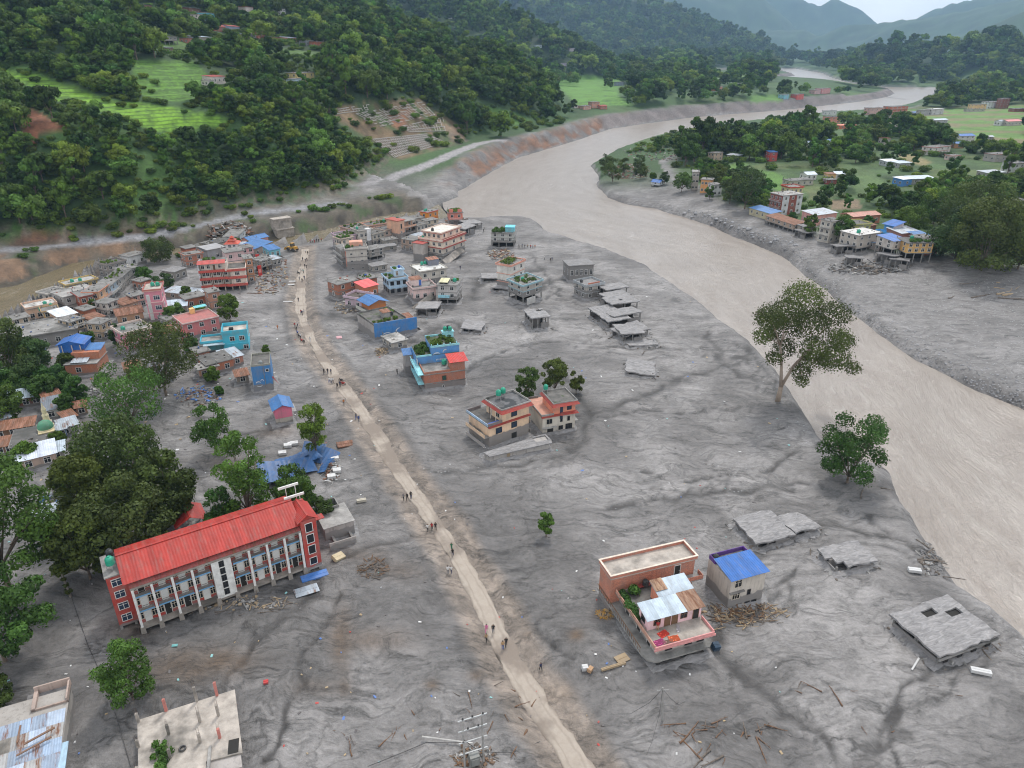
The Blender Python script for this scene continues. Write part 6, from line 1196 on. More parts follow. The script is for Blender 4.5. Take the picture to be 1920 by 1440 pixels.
 ('lowest rust-roofed shack at the left frame edge', (-6,856), (30,850), 4, 2.2, lin(130,100,85), dict(roof='shed', rc=ROOF_RUST, rise=.4)), ('silver-roofed shack beside the mint green wall', (96,868), (124,862), 4, 2.4, lin(150,145,140), dict(roof='shed', rc=ROOF_SILVER, rise=.4)), ('blue-walled stall near the shrine', (112,826), (128,822), 3, 2.6, lin(60,110,170), dict(roof='shed', rc=ROOF_GREY, rise=.3)), ('grey hut at the left edge above the rusted roofs', (-4,806), (24,800), 4, 2.6, lin(150,146,140), dict(roof='shed', rc=ROOF_GREY, rise=.5)), ('small tiled hut between lane trees and shacks', (146,782), (166,778), 4, 2.6, lin(165,120,95), dict(roof='gable', rc=ROOF_RUST, rise=.7)), ('pale two-storey house at the tributary bend by the market roof', (30,626), (62,618), 5, 4.4, lin(196,180,160), dict(st=2)), ('ochre house behind the wide market roof', (88,612), (116,606), 5, 4.6, lin(200,165,110), dict(st=2, par=.4)), ('brick house between market roof and lane row', (164,606), (184,600), 5, 4.2, lin(176,110,85), dict(brick=1)), ('white-topped house in the middle of the lane row', (206,596), (226,588), 5, 4.8, lin(205,198,190), dict(st=2, balc=True)), ('grey ruin with an open front beside the hill-road wreckage', (378,462), (404,456), 5, 3.6, lin(150,146,140), dict(open_ground=1.6)), ('silver-roofed house behind the white pagoda house', (436,480), (462,475), 5, 4.0, lin(165,160,155), dict(roof='shed', rc=ROOF_GREY, rise=.6)), ('teal house tucked behind the blue tin roofs', (484,466), (502,462), 5, 4.4, lin(110,165,170), dict(st=1)), ('brown shop house below the dark shop front', (492,500), (508,497), 4, 3.4, lin(150,115,95), dict(st=1)), ('pinkish house left of the tall pink tower', (252,580), (276,574), 5, 4.4, lin(205,160,150), dict(st=2)),
 ('low concrete house right of the blank grey house', (700,512), (726,508), 5, 2.6, lin(165,160,152), dict(mudroof=1)), ('grey house in front of the tall peach block', (722,466), (746,462), 5, 3.4, lin(172,166,158), {}), ('stained cream house right of the long grey house', (800,432), (822,428), 5, 4.4, lin(205,190,168), dict(st=2)),
]
BL = {}
for lb, A_, B_, dp, hh, cc, op in HL:
    op = dict(op); op.setdefault('nw', 2); op.setdefault('mud', min(1.4, hh*.35)); BL[lb[:18]] = house(lb, A_, B_, dp, hh, cc, **op, near=False)
b = BL['yellow edged house']; b.tank(3, 3, b.h, 'left green tank on the yellow edged house', None, .6, 1.2); b.tank(5.4, 2.2, b.h, 'right green tank on the yellow edged house', None, .6, 1.2)
b = BL['long pale roofed h']; b.tank(5.5, 1, b.h, 'upper green tank on the long pale roof', None, .6, 1.2); b.tank(6.8, -.3, b.h-1, 'lower green tank beside the long pale roof', None, .6, 1.2, .4); b.tank(3.5, -2, 3, 'green tank at the corner of the wide grey market roof', None, .65, 1.2, 1.0)
b = BL['pink house with a ']; b.tank(1.5, 4, b.h, 'green tank on the pink house right of the guesthouse', None, .6, 1.1)
b = BL['dark topped house ']; b.plants((1, b.w-1, 1, 5), b.h, 10, 'plants on the dark topped house at the bend', 1.0); b = BL['long grey row hous']; b.plants((.5, b.w-.5, .5, 4.5), b.h, 16, 'weeds along the roof of the long grey row house', .9)
# white pagoda-roofed house
b = Bld('house', 'white house with a tiered red pagoda roof behind the guesthouse', (424,490), (452,487), 6, 'house', near=True)
b.box('wall', 0, b.w, 0, 6, -1.5, 4.6, wallm(lin(190,140,110), 1.5, .4, 1)); b.box('top_room', .6, b.w-.6, .8, 5.2, 4.6, 7.0, wallm(lin(232,226,226), 0, .2)); b.win('F', 1.6, 5.2, 1.0, 1.4, (.6, b.w, .8, 5.2), gm=BLUEGLASS); b.win('F', 3.4, 5.2, 1.0, 1.4, (.6, b.w, .8, 5.2), gm=BLUEGLASS); b.box('terrace', -.3, b.w+.3, -.3, 6.2, 4.4, 4.59, concrete(.2))
def hip(b, x0, x1, y0, y1, z, rise, mat, k=.5): dx, dy = (x1-x0)*k/2, (y1-y0)*k/2; b.part('pagoda_roof', MB().add([(x0,y0,z),(x1,y0,z),(x1,y1,z),(x0,y1,z),(x0+dx,y0+dy,z+rise),(x1-dx,y0+dy,z+rise),(x1-dx,y1-dy,z+rise),(x0+dx,y1-dy,z+rise)],[(0,1,5,4),(1,2,6,5),(2,3,7,6),(3,0,4,7),(4,5,6,7),(3,2,1,0)]), mat)
rp_ = tin(lin(190,80,60)); hip(b, 0, b.w, .2, 5.8, 7.0, 1.0, rp_, .6); hip(b, 1.4, b.w-1.4, 1.4, 4.6, 8.2, .9, rp_, .7); b.box('tier', 1.9, b.w-1.9, 1.9, 4.1, 8.0, 8.2, WHITE); hip(b, 2.1, b.w-2.1, 2.0, 4.0, 9.2, .8, rp_, .9)
# red banner columns
for A_, lb in [((482,500),'upper red shop sign column beside the brick tower'), ((486,522),'lower red shop sign column beside the brick tower')]:
    b = Bld('shop_sign', lb, A_, (A_[0]+7, A_[1]-1), .6, 'sign'); b.box('panel', 0, b.w, 0, .15, 1.0, 5.0, plain(lin(205,50,45))); b.box('post', .3, .45, .16, .3, -1, 5.0, GREYM); b.box('lettering_strip', .2, b.w-.2, -.012, -.002, 2.2, 3.6, plain(lin(225,150,140)))
# tall pink house with ladder of arched windows
b = Bld('house', 'tall pink four-storey house with a white arched stair strip and two green tanks', (283,607), (313,604), 8, 'house', near=True)
w = b.w; pw = wallm(lin(218,140,156), 1.6, .25); b.box('wall', 0, w, 0, 8, -1.5, 10.6, pw)
for z in (3.4, 6.8): b.part('floor_band', MB().box(-.12, w+.12, -.12, 8.1, z, z+.22), plain(lin(232,200,195)))
b.part('roof', MB().box(-.4, w+.4, -.4, 8.4, 10.6, 10.85), plain(lin(214,170,160))); b.parapet((-.4, w+.4, -.4, 8.4), 10.85, .5, wallm(lin(190,110,100),0,.5)); b.box('roof_deck', -.2, w+.2, -.2, 8.2, 10.86, 10.9, concrete(.4,2))
b.box('stair_strip', .35, 1.35, -.07, 0, 1.2, 9.6, WHITE)
for q in range(8): b.win('F', .85, 1.5+q*.98, .4, .6, bars=0, fm=WHITE)
for z in (1.2, 4.5, 7.8): b.win('F', w*.7, z, 1.7, 1.3, gm=BLUEGLASS, bars=2); b.win(b.side, 3, z, 1.3, 1.2)
b.tank(2.2, 4.5, 10.9, 'left green tank on the tall pink house', None, .62, 1.2, .2); b.tank(3.7, 4.5, 10.9, 'right green tank on the tall pink house', None, .62, 1.2, .2)
# maroon tilted roof house
b = Bld('house', 'house with a broad faded maroon roof and white balconies on its left face', (350,640), (415,624), 9.5, 'house', near=True)
w = b.w; b.box('wall', 0, w, 0, 9, -1.5, 5.2, wallm(lin(205,120,120), 1.4, .4)); b.box('roof', -.3, w+.2, -.3, 9.3, 5.2, 5.4, plain(lin(176,104,100))); b.box('roof_deck', 0, w-.2, 0, 9, 5.402, 5.45, plain(lin(172,110,106), .9)); b.parapet((-.3, w+.2, -.3, 9.3), 5.4, .35, plain(lin(215,190,185)), .12)
for z in (.4, 2.9): b.box('balcony', -1.2, 0, .3, 8.6, z-.08, z+.06, plain(lin(220,120,125))); b.part('railing', MB().box(-1.22, -1.14, .3, 8.6, z+.06, z+.8), plain(lin(228,222,220))); b.wins(z+.7, 3, 'L'); b.wins(z+.7, 3, 'F')
b.sheet((w-4.2,8.0,6.9),(w-.4,8.0,6.9),(w-.4,9.4,7.2),(w-4.2,9.4,7.2), tin(lin(110,195,200)), 'canopy'); b.box('roof_room', w-5.6, w-4.3, 7.6, 9.2, 5.45, 7.0, plain(lin(240,185,120))); b.part('canopy_post', MB().tube((w-4,8.2,5.4),(w-4,8.2,6.9),.06).tube((w-.6,8.2,5.4),(w-.6,8.2,6.9),.06), GREYM)
# turquoise house
b = Bld('house', 'bright turquoise house with a walled roof terrace beside the track plain', (411,664), (469,658), 7.5, 'house', near=True)
w = b.w; tw = wallm(C_TURQ, .8, .25); b.box('wall', 1.6, w, 0, 7, -1.5, 5.8, tw); b.parapet((1.5, w+.1, -.1, 7.2), 5.8, 1.0, tw, .16); b.box('roof_deck', 1.8, w-.2, .2, 6.9, 5.8, 5.84, concrete(.45,2)); b.box('floor_band', 1.5, w+.1, -.1, 7.1, 2.7, 2.9, plain(lin(90,200,225)))
b.box('roof_hatch', 3.4, 4.6, 3, 4.2, 5.84, 6.4, DARK); b.win('F', 2.6, 3.7, 1.2, 1.2, (1.6, w, 0, 7)); b.win('F', 5.2, 3.7, 1.3, 1.2, (1.6, w, 0, 7), bars=2); b.win('F', 6.0, 1.0, 1.2, 1.1, (1.6, w, 0, 7)); b.win('R', 3.5, 3.6, 1.2, 1.2, (1.6, w, 0, 7))
b.box('wing', -4.6, 1.59, 1.2, 6.6, -1.5, 3.3, wallm(lin(110,185,195), 1, .4)); b.parapet((-4.7, 1.55, 1.1, 6.7), 3.3, .6, tw, .14, 'wing_parapet'); b.box('wing_deck', -4.5, 1.4, 1.3, 6.5, 3.3, 3.34, concrete(.3)); b.box('walkway', -3.8, 2.0, -.6, 1.05, 3.0, 3.15, plain(lin(165,185,195)))
b.tank(-3.2, -1.4, 1.0, 'green tank below the walkway of the turquoise house', None, .6, 1.2, .3)
# tall narrow blue house with white scrawl
b = Bld('house', 'tall narrow blue house with a bare roof and a white painted scrawl', (478,735), (514,731), 8.5, 'house', near=True)
w = b.w; b.box('wall', 0, w, 0, 8, -1.5, 7.0, wallm(lin(62,130,190), 2.0, .5)); b.box('side_cladding', -.1, -.01, 0, 8, -1.5, 6.9, wallm(lin(170,178,188), 1.5, .7)); b.box('roof_deck', .1, w-.1, .1, 7.9, 7.0, 7.04, roof_garden(.3)); b.parapet((0, w, 0, 8), 7.0, .5, wallm(lin(150,150,140),0,.7), .14); b.part('drain_pipe', MB().tube((w*.62,-.1,1),(w*.62,-.1,7),.07), concrete(.3)); b.win('F', w*.8, 5.4, .7, .6, bars=0); b.win('L', 3, 4.4); b.win('L', 6, 4.4)
mk = MB(); arc_ribbon(mk, (1.2, -.012, 2.3), .45, R(170), R(20), .16, .05, 1.3); arc_ribbon(mk, (2.2, -.012, 2.9), .35, R(200), R(-20), .12, .05); arc_ribbon(mk, (1.4, -.012, 1.9), .5, R(200), R(340), .12, .04, 1.4); b.part('wall_mark', mk, plain((.66,.7,.74)), label='white painted scrawl on the blue front')
b.tank(w*.5, 1.6, 7.05, 'grey tank on the tall narrow blue house', plain((.25,.27,.28)), .5, .8); b.part('red_awning', MB().add([(w,.2,3.4),(w,1.4,3.4),(w+1.6,.2,1.2)],[(0,1,2),(2,1,0)]), plain(lin(170,50,45)))
# pink hut with blue gable roof
b = Bld('house', 'small pink-boarded house with a blue gabled roof near the track', (519,797), (550,791), 5.8, 'house', near=True)
w = b.w; b.box('wall', 0, w, 0, 5.5, -1.5, 1.6, wallm(lin(186,178,166), .6, .5)); b.box('pink_boarding', -.06, w+.06, -.06, 5.5, 1.6, 4.1, wallm(lin(222,120,146), 0, .4)); b.gable((-.1, w+.1, 0, 5.6), 4.1, .9, ROOF_BLUE, .5, wallm(lin(222,120,146),0,.4), 'y'); b.part('side_porch', MB().tube((w+.9,.3,-1),(w+.9,.3,2.6),.06).tube((w+.9,4,-1),(w+.9,4,2.6),.06).box(w+.07, w+1.1, .1, 4.4, 2.6, 2.68), GREYM); b.win('L', 2.5, 2.2)
# brick house with blue gable hall
b = Bld('house', 'brick house with a bright blue gabled loft and white posts', (127,707), (186,702), 9, 'house', near=True)
w = b.w; bk_ = wallm(lin(192,120,88), .9, .4, 1); b.box('wall', 0, w, 0, 8, -1.5, 3.4, bk_); b.box('floor_slab', -.2, w+.2, -.2, 8.2, 3.4, 3.6, concrete(.26)); b.box('upper_wall', 1.0, w, 3.0, 8, 3.6, 5.6, bk_); b.box('loft_wall', -2.6, w*.48, 5.2, 10, 4.8, 7.4, plain(lin(40,110,195))); b.gable((-2.8, w*.5, 4.9, 10.4), 7.4, 1.0, ROOF_BLUE2, .3, plain(lin(40,110,195)), 'y'); b.box('loft_floor', -2.7, w*.5, 4.8, 10, 4.55, 4.79, wallm(lin(200,140,105),0,.5))
for x in (-1.6, .9, 3.0): b.part('post', MB().tube((x,4.7,-1),(x,4.7,7.2),.13), plain(lin(205,195,180)))
b.shed((w*.52, w, 4.5, 8.2), 5.7, 6.3, ROOF_BLUE, .2, name='blue_lean_to'); b.win('F', 3.2, 1.3, 1.2, 1.2); b.shed((1.5, 5.5, .2, 2.6), 3.9, 4.3, ROOF_GREY, .1, name='tin_sheet'); b.box('under_loft_shade', -2.4, w*.45, 9.5, 10, -1, 4.5, DARK)  # dark panel at the back paints the shade below the loft
# domed shrine
b = Bld('shrine', 'small pale shrine with a green dome and a pointed finial', (82,838), (108,832), 4.5, 'shrine', near=True)
b.box('wall', 0, b.w, 0, 4, -1.5, 3.2, wallm(lin(196,196,180), .8, .5)); b.box('cornice', -.25, b.w+.25, -.25, 4.25, 3.2, 3.4, plain(lin(205,190,150))); b.part('dome', MB().lathe([(1.5,3.4),(1.62,3.8),(1.5,4.4),(1.1,5.0),(.5,5.35),(.1,5.45)], 18, (b.w/2,2,0)), plain(lin(80,140,110)), smooth_=True); b.part('dome_ring', MB().lathe([(1.7,3.4),(1.7,3.6),(1.5,3.62)], 18, (b.w/2,2,0)), plain(lin(215,205,175))); b.part('spire', MB().lathe([(.7,3.4),(.6,5.0),(.75,5.1),(.45,5.6),(.5,6.6),(.2,7.4),(.05,8.2)], 10, (b.w/2+.4,5.4,0)), plain(lin(205,195,160))); b.box('spire_base', b.w/2-.5, b.w/2+1.3, 4.5, 6.3, -1, 3.4, plain(lin(190,185,165))); b.win('F', b.w/2, 1.2, 1, 1.2)
# near left: patched tin roof and unfinished concrete deck with column stubs
b = Bld('warehouse', 'patched corrugated-roof warehouse at the bottom left corner', (-60,1560), (116,1500), 16, 'warehouse', near=True)
w = b.w; b.box('wall', 0, w, 0, 15.5, -1.5, 2.4, wallm(lin(170,165,160), 1, .7))
g2 = random.Random(5); cl_ = [tin(lin(150,170,195)), tin(lin(170,185,205)), tin(lin(140,155,175), .4), tin(lin(160,160,160), .5), concrete(.34,2)]
for j in range(5):
    for i in range(5):
        z = 2.5+.12*j; b.sheet((i*w/5-.1+g2.uniform(-.1,.1), j*2.2-.1, z),((i+1)*w/5+g2.uniform(0,.2), j*2.2-.1, z),((i+1)*w/5+.05, j*2.2+2.4, z+.28),(i*w/5-.1, j*2.2+2.4, z+.28), cl_[(i*3+j*2+g2.randint(0,1)) % (4 if j < 3 else 5)], 'roof_sheet', .3, .035)
b.box('edge_flashing', w-.02, w+.75, -.5, 6.0, 2.6, 2.75, tin(lin(165,195,215))); b.box('rear_slab', w*.45, w, 11.2, 16.5, 2.0, 2.25, silt(.22)); b.part('rear_wall', MB().box(w*.55, w*.6, 13.0, 16.4, 2.25, 2.9).box(w*.55, w, 16.3, 16.5, 2.25, 3.4).box(w-.2, w, 13, 16.3, 2.25, 3.2).box(w*.55, w, 13, 13.2, 2.25, 2.7), wallm(lin(180,160,150),1,.6)); b.part('roof_timber', MB().obox((w*.75,7.4,3.6),(1.6,.5,.1),(-.05,.12,0),(0,0,.07)).obox((w*.7,6.2,3.4),(1.8,.55,.1),(-.04,.1,0),(0,0,.06)).obox((w*.5,8.6,3.7),(.05,1.2,.15),(.1,0,0),(0,0,.06)), plain((.20,.11,.07)))
b = Bld('unfinished_building', 'unfinished concrete roof with column stubs and a stairwell at bottom left', (272,1500), (462,1452), 12.5, 'building', near=True)
w = b.w; b.part('wall', MB().prism([(.2,.2),(w-.3,.2),(w-1.9,12),(-1.8,10.6)], -1.5, 1.3), wallm(C_GREY, 1, .7)); b.part('roof_slab', MB().prism([(-.3,-.3),(w*.62,-.3),(w*.60,2.0),(w-.3,2.0),(w-1.7,12.4),(-2.2,10.8)], 1.3, 1.55), concrete(.42, 2)); b.part('stair_well_rim', MB().box(w*.62, w*.65, -1, 3.9, 1.56, 1.9), concrete(.34))
st_ = MB()
for q in range(8): st_.box(w*.66, w*.82, 4.0-q*.27, 4.27-q*.27, 1.1-q*.2, 1.3-q*.2)
b.part('stairs', st_, concrete(.34)); b.box('stair_pit_shade', w*.82, w*.93, 2.2, 4.3, 1.551, 1.565, DARK)  # flat near-black sheet on the slab paints the shade of a pit
for i, (x, y, hgt, red) in enumerate([(-2.0,10.5,2.0,0),(1.2,11.3,2.8,1),(4.9,11.8,3.4,0),(7.4,12.0,3.2,1),(5.6,8.2,2.6,0),(7.8,8.6,2.6,0),(5.9,5.0,2.2,0),(2.0,7.4,2.2,0),(8.2,5.0,2.2,1),(-1.4,6.5,1.6,0),(2.6,3.8,2.0,0),(-.8,2.5,1.6,0)]):
    c_ = MB().box(x-.16, x+.16, y-.16, y+.16, 1.55, 1.55+hgt*.75); 
    for q in range(4): c_.tube((x-.1+.2*(q % 2), y-.1+.2*(q//2), 1.5+hgt*.7), (x-.12+.24*(q % 2)+rnd.uniform(-.1,.1), y-.12+.24*(q//2), 1.55+hgt*.75+.9), .012, .012, 4, 1)
    b.part('column_stub', c_, [concrete(.36,2) if not red else plain(lin(190,120,110)), plain((.09,.055,.04))])
b.plants((.5, 2.4, 2.2, 6), 1.56, 14, 'patch of weeds growing on the unfinished concrete roof', .9)
tyr = MB(); [tyr.tube((.36*math.cos(k*.5236), .36*math.sin(k*.5236), .12), (.36*math.cos((k+1)*.5236), .36*math.sin((k+1)*.5236), .12), .11, .11, 6) for k in range(12)]; o = tyr.build('tyre', BLACKP); tag(o, 'black tyre lying on the unfinished concrete roof', 'tyre'); o.location = b.pt(3.9, 4.6, 1.57)
BASKETS = b
# ================================================================ across the river, far hillside and upstream houses
RB = [
 ('grey unfinished tower house on the far point', (1296,357), (1308,356), 7, 10.5, lin(165,160,152), dict(st=3, nw=2, roofv=.3)), ('orange house with dark windows next to the grey tower', (1312,362), (1332,362), 7, 7.6, lin(222,160,100), dict(st=2, nw=3)), ('white house half hidden by a tree beside the orange house', (1336,368), (1352,366), 6, 6.2, lin(215,215,215), dict(st=2, nw=2)),
 ('blue-roofed white pavilion alone on the grey point', (1221,350), (1236,350), 5, 3.2, lin(215,220,225), dict(roof='gable', rc=ROOF_BLUE2, rise=1.2, nw=1, open_ground=1.2)),
 ('long shed under a blue tin roof on the river bank', (1404,402), (1444,414), 6, 3.4, lin(190,182,150), dict(roof='shed', rc=ROOF_BLUE, rise=.9, nw=4)), ('row of gutted brown-roofed rooms on the river bank', (1434,418), (1486,436), 6, 3.6, lin(170,150,135), dict(roof='shed', rc=ROOF_RUST, rise=.8, nw=5, open_ground=1.2)), ('second row of gutted rooms above the boulders', (1476,428), (1506,440), 6, 3.4, lin(176,168,158), dict(nw=3, open_ground=1.4, mudroof=1)),
 ('dark red three-storey house with balconies on the bank', (1440,398), (1462,404), 9, 9.6, lin(140,70,56), dict(st=3, nw=3, balc=True, roofv=.3)), ('white three-storey house with a broken side beside the dark red one', (1463,404), (1500,400), 9, 9.6, lin(206,210,214), dict(st=3, nw=3, roofv=.34)), ('cream house with red roof skirts behind the dark red house', (1478,376), (1502,374), 8, 6.6, lin(236,220,165), dict(st=2, nw=3, trim=lin(200,80,60), par=.4)),
 ('pink house under a grey tin roof on the bank', (1526,424), (1566,418), 8, 5.0, lin(226,165,160), dict(roof='shed', rc=ROOF_GREY, rise=.8, nw=3)), ('tall pale ruined house with stacked balconies over the gully', (1532,452), (1552,456), 7, 9.4, lin(196,190,180), dict(st=3, nw=2, balc=True, roofv=.16)), ('yellow house with a torn front above the collapsed floors', (1578,450), (1628,446), 8, 6.0, lin(206,205,130), dict(st=2, nw=4, roofv=.12, par=.5)), ('grey concrete house with a white roof and green tank', (1604,474), (1646,464), 9, 7.0, lin(186,178,168), dict(st=2, nw=3, ns=3, rc=(.62,.60,.58), open_ground=1.6)),
 ('long brick roofed house behind the yellow house', (1596,424), (1648,418), 8, 4.4, lin(190,120,100), dict(roof='gable', rc=tin(lin(176,120,104)), rise=.9, nw=4, brick=1)), ('brown tin-roofed shed beside the bright blue house', (1624,440), (1640,438), 6, 4.0, lin(150,90,70), dict(roof='shed', rc=ROOF_RUST, rise=.6, nw=1)),
 ('open concrete frame house with a blue roof over the wash-out', (1668,488), (1694,482), 8, 7.6, lin(196,188,180), dict(roof='shed', rc=ROOF_BLUE2, rise=.8, st=2, nw=2, open_ground=4.2)), ('yellow-orange house on tall columns with a planted roof', (1694,494), (1742,492), 9, 8.0, lin(226,180,110), dict(st=2, nw=4, open_ground=4.0, roofv=.12)), ('brick house at the edge of the big dark tree', (1730,480), (1756,476), 8, 6.4, lin(150,90,70), dict(st=2, nw=2, brick=1)), ('grey roofed house behind the frame houses', (1686,458), (1722,454), 8, 4.6, lin(170,120,110), dict(roof='shed', rc=ROOF_GREY, rise=.8, nw=3)), ('blue roofed shed against the big dark tree', (1716,462), (1740,460), 6, 4.4, lin(160,100,90), dict(roof='shed', rc=ROOF_BLUE, rise=.5, nw=2)), ('low tin lean-to with a striped blue sheet over the wash-out', (1648,472), (1672,468), 6, 3.4, lin(160,150,145), dict(roof='shed', rc=tin(lin(120,165,210),.3), rise=-.6, nw=1)),
 ('small white house with grey hip roof in the fields', (1512,338), (1530,337), 7, 3.4, lin(225,225,222), dict(roof='gable', rc=ROOF_SILVER, rise=1.2, nw=2)), ('second small white house with a grey roof by the green field', (1566,336), (1586,335), 7, 3.2, lin(228,226,220), dict(roof='gable', rc=ROOF_SILVER, rise=1.1, nw=2)), ('long low grey house with a flat roof beside the small white house', (1480,350), (1524,346), 7, 3.2, lin(196,190,178), dict(nw=4, roofv=.2)), ('tiny orange and yellow hut between the two small white houses', (1552,338), (1566,337), 5, 3.6, lin(224,180,120), dict(nw=1, roof='shed', rc=ROOF_RUST, rise=.4)), ('maroon walled hut below the tiny orange hut', (1550,346), (1568,345), 5, 2.6, lin(150,60,56), dict(nw=1)),
 ('white and grey tin shed at the orchard edge', (1502,276), (1526,275), 7, 3.4, lin(200,200,200), dict(roof='shed', rc=ROOF_SILVER, rise=.6, nw=2)), ('white house with a blue gable in the orchard', (1549,272), (1567,271), 7, 3.4, lin(222,222,220), dict(roof='gable', rc=ROOF_BLUE, rise=1.1, nw=2)), ('red house with a blue cap in the orchard', (1442,303), (1456,302), 6, 6.4, lin(190,70,66), dict(roof='shed', rc=ROOF_BLUE, rise=.6, st=2, nw=1)), ('pale house with balconies among the point trees', (1338,302), (1354,300), 6, 5.4, lin(205,180,160), dict(st=2, nw=2)), ('grey tin shed in the trees behind the point', (1362,298), (1384,300), 6, 3.0, lin(150,150,150), dict(roof='shed', rc=ROOF_GREY, rise=.6, nw=1)),
 ('bright blue walled shed with a white roof', (1691,350), (1708,348), 7, 4.0, lin(60,130,200), dict(roof='shed', rc=tin(lin(205,215,225)), rise=.5, nw=1)), ('long grey tin shed next to the bright blue shed', (1708,346), (1752,344), 7, 3.2, lin(150,150,150), dict(roof='shed', rc=ROOF_SILVER, rise=.7, nw=3)), ('white tin roof shed in the middle orchard', (1661,312), (1684,311), 7, 3.2, lin(190,195,200), dict(roof='shed', rc=tin(lin(215,220,228)), rise=.6, nw=1)), ('grey tin shed right of the white one in the middle orchard', (1684,315), (1708,313), 7, 3.0, lin(170,170,170), dict(roof='shed', rc=ROOF_SILVER, rise=.5, nw=1)),
 ('blue-roofed white house by the far fields', (1798,268), (1826,267), 9, 5.6, lin(215,210,205), dict(roof='gable', rc=ROOF_BLUE2, rise=1.2, st=2, nw=3)), ('small house with a light blue roof below the blue-roofed white house', (1788,278), (1806,278), 6, 3.6, lin(205,150,110), dict(roof='shed', rc=ROOF_BLUE, rise=.8, nw=1)), ('white house with red roof edge in the right orchard', (1748,292), (1780,288), 9, 5.6, lin(220,215,210), dict(st=2, nw=3, trim=lin(190,80,70))), ('pink roofed annex of the red-edged white house', (1784,301), (1800,300), 6, 3.2, lin(225,200,195), dict(nw=2, trim=lin(200,120,110))),
 ('white two-storey house at the right frame edge', (1898,326), (1926,324), 9, 6.2, lin(226,226,224), dict(st=2, nw=3, roofv=.2)), ('grey house with dark roof left of the white two-storey house', (1864,304), (1896,302), 9, 5.0, lin(176,170,165), dict(st=1, nw=3, trim=lin(150,80,70))), ('flat grey warehouse roof in the right orchard', (1850,334), (1884,332), 8, 3.0, lin(170,165,160), dict(roof='shed', rc=ROOF_GREY, rise=.4, nw=2)), ('white house with a green tank behind the big dark tree', (1868,386), (1896,384), 8, 4.6, lin(215,218,220), dict(nw=2, roofv=.5)), ('brown low house right of the white house with the green tank', (1897,390), (1924,388), 8, 3.4, lin(150,110,95), dict(nw=2)),
 ('pink house with a dark flat roof in the upper orchard', (1550,232), (1574,231), 9, 7.0, lin(226,150,130), dict(st=2, nw=3, roofv=.1)), ('white house above the pink one in the upper orchard', (1550,216), (1568,215), 8, 5.0, lin(220,220,218), dict(nw=2)), ('long orange roofed house below the pink one', (1574,242), (1606,240), 7, 3.4, lin(210,120,80), dict(roof='shed', rc=tin(lin(205,110,80)), rise=.5, nw=3)), ('pink and grey house with antenna posts near the river bend', (1630,216), (1656,215), 10, 8.0, lin(205,165,160), dict(st=2, nw=3, roofv=.2)), ('big orange-brick house with stepped floors near the river bend', (1668,215), (1700,213), 11, 9.0, lin(210,110,75), dict(st=3, nw=4, brick=1, balc=True)), ('low grey row house below the river-bend houses', (1640,226), (1690,222), 8, 3.4, lin(170,165,160), dict(nw=5)), ('blue roofed hut right of the orange-brick house', (1712,216), (1726,215), 7, 3.0, lin(160,165,175), dict(roof='gable', rc=ROOF_BLUE, rise=.9, nw=1)), ('grey two-storey house right of the blue roofed hut', (1728,217), (1742,216), 8, 6.0, lin(165,165,168), dict(st=2, nw=2)), ('pale house with a white roof near the far fields', (1746,216), (1768,214), 8, 6.4, lin(196,196,196), dict(st=2, nw=2, rc=(.6,.6,.6))),
 ('cream coloured house left of the white school block', (1824,206), (1848,205), 9, 6.4, lin(232,196,140), dict(st=2, nw=3)), ('long white school block with rows of windows', (1850,204), (1884,202), 10, 8.4, lin(228,230,232), dict(st=3, nw=6)), ('brick red tower house right of the white school block', (1877,204), (1890,203), 8, 12.5, lin(140,75,62), dict(st=4, nw=2, brick=1)), ('low row of sheds in front of the cream house', (1812,210), (1846,209), 6, 3.2, lin(190,185,175), dict(nw=4)), ('pink barn with a pale red roof in the far fields', (1888,236), (1914,235), 9, 4.4, lin(200,190,185), dict(roof='gable', rc=tin(lin(215,130,135)), rise=1.2, nw=4)), ('small white hut left of the pink barn', (1874,236), (1882,235), 6, 4.4, lin(225,225,228), dict(roof='gable', rc=ROOF_GREY, rise=1, nw=1)), ('grey tin huts in the middle of the far fields', (1752,231), (1776,230), 7, 3.2, lin(165,168,170), dict(roof='gable', rc=ROOF_SILVER, rise=1, nw=2)), ('small grey hut at the brown field', (1850,262), (1862,262), 6, 2.6, lin(140,140,140), dict(roof='gable', rc=ROOF_GREY, rise=.8, nw=1)), ('red and green roofed house at the far right field edge', (1902,210), (1926,209), 9, 3.6, lin(150,80,70), dict(nw=2)), ('white house above the field at the far right', (1894,176), (1908,175), 9, 6, lin(215,215,215), dict(st=2, nw=2)),
 ('white and red house by the upper orchard lane', (1668,246), (1690,245), 8, 4.0, lin(222,205,200), dict(nw=2, trim=lin(190,100,90))), ('pale leaning tin wall of a shed in the upper orchard', (1655,272), (1668,271), 5, 5.0, lin(205,200,192), dict(nw=1, roof='shed', rc=ROOF_RUST, rise=.5)),
 # upstream left bank
 ('pink two-storey house on the upstream terrace', (1110,203), (1124,203), 8, 7, lin(205,150,130), dict(st=2, nw=2)), ('red roofed house right of the pink upstream house', (1126,205), (1138,205), 8, 4, lin(190,120,105), dict(nw=2, roof='gable', rc=ROOF_MAROON, rise=1)), ('low pink house left of the pink two-storey one upstream', (1094,206), (1108,205), 8, 4, lin(215,165,150), dict(nw=2)), ('tiny white hut at the upstream field edge', (1077,203), (1084,203), 6, 3.4, lin(222,210,205), dict(nw=1)), ('grey blue house beside the upstream rice field', (1156,161), (1169,160), 9, 6, lin(150,160,185), dict(nw=2, st=2)),
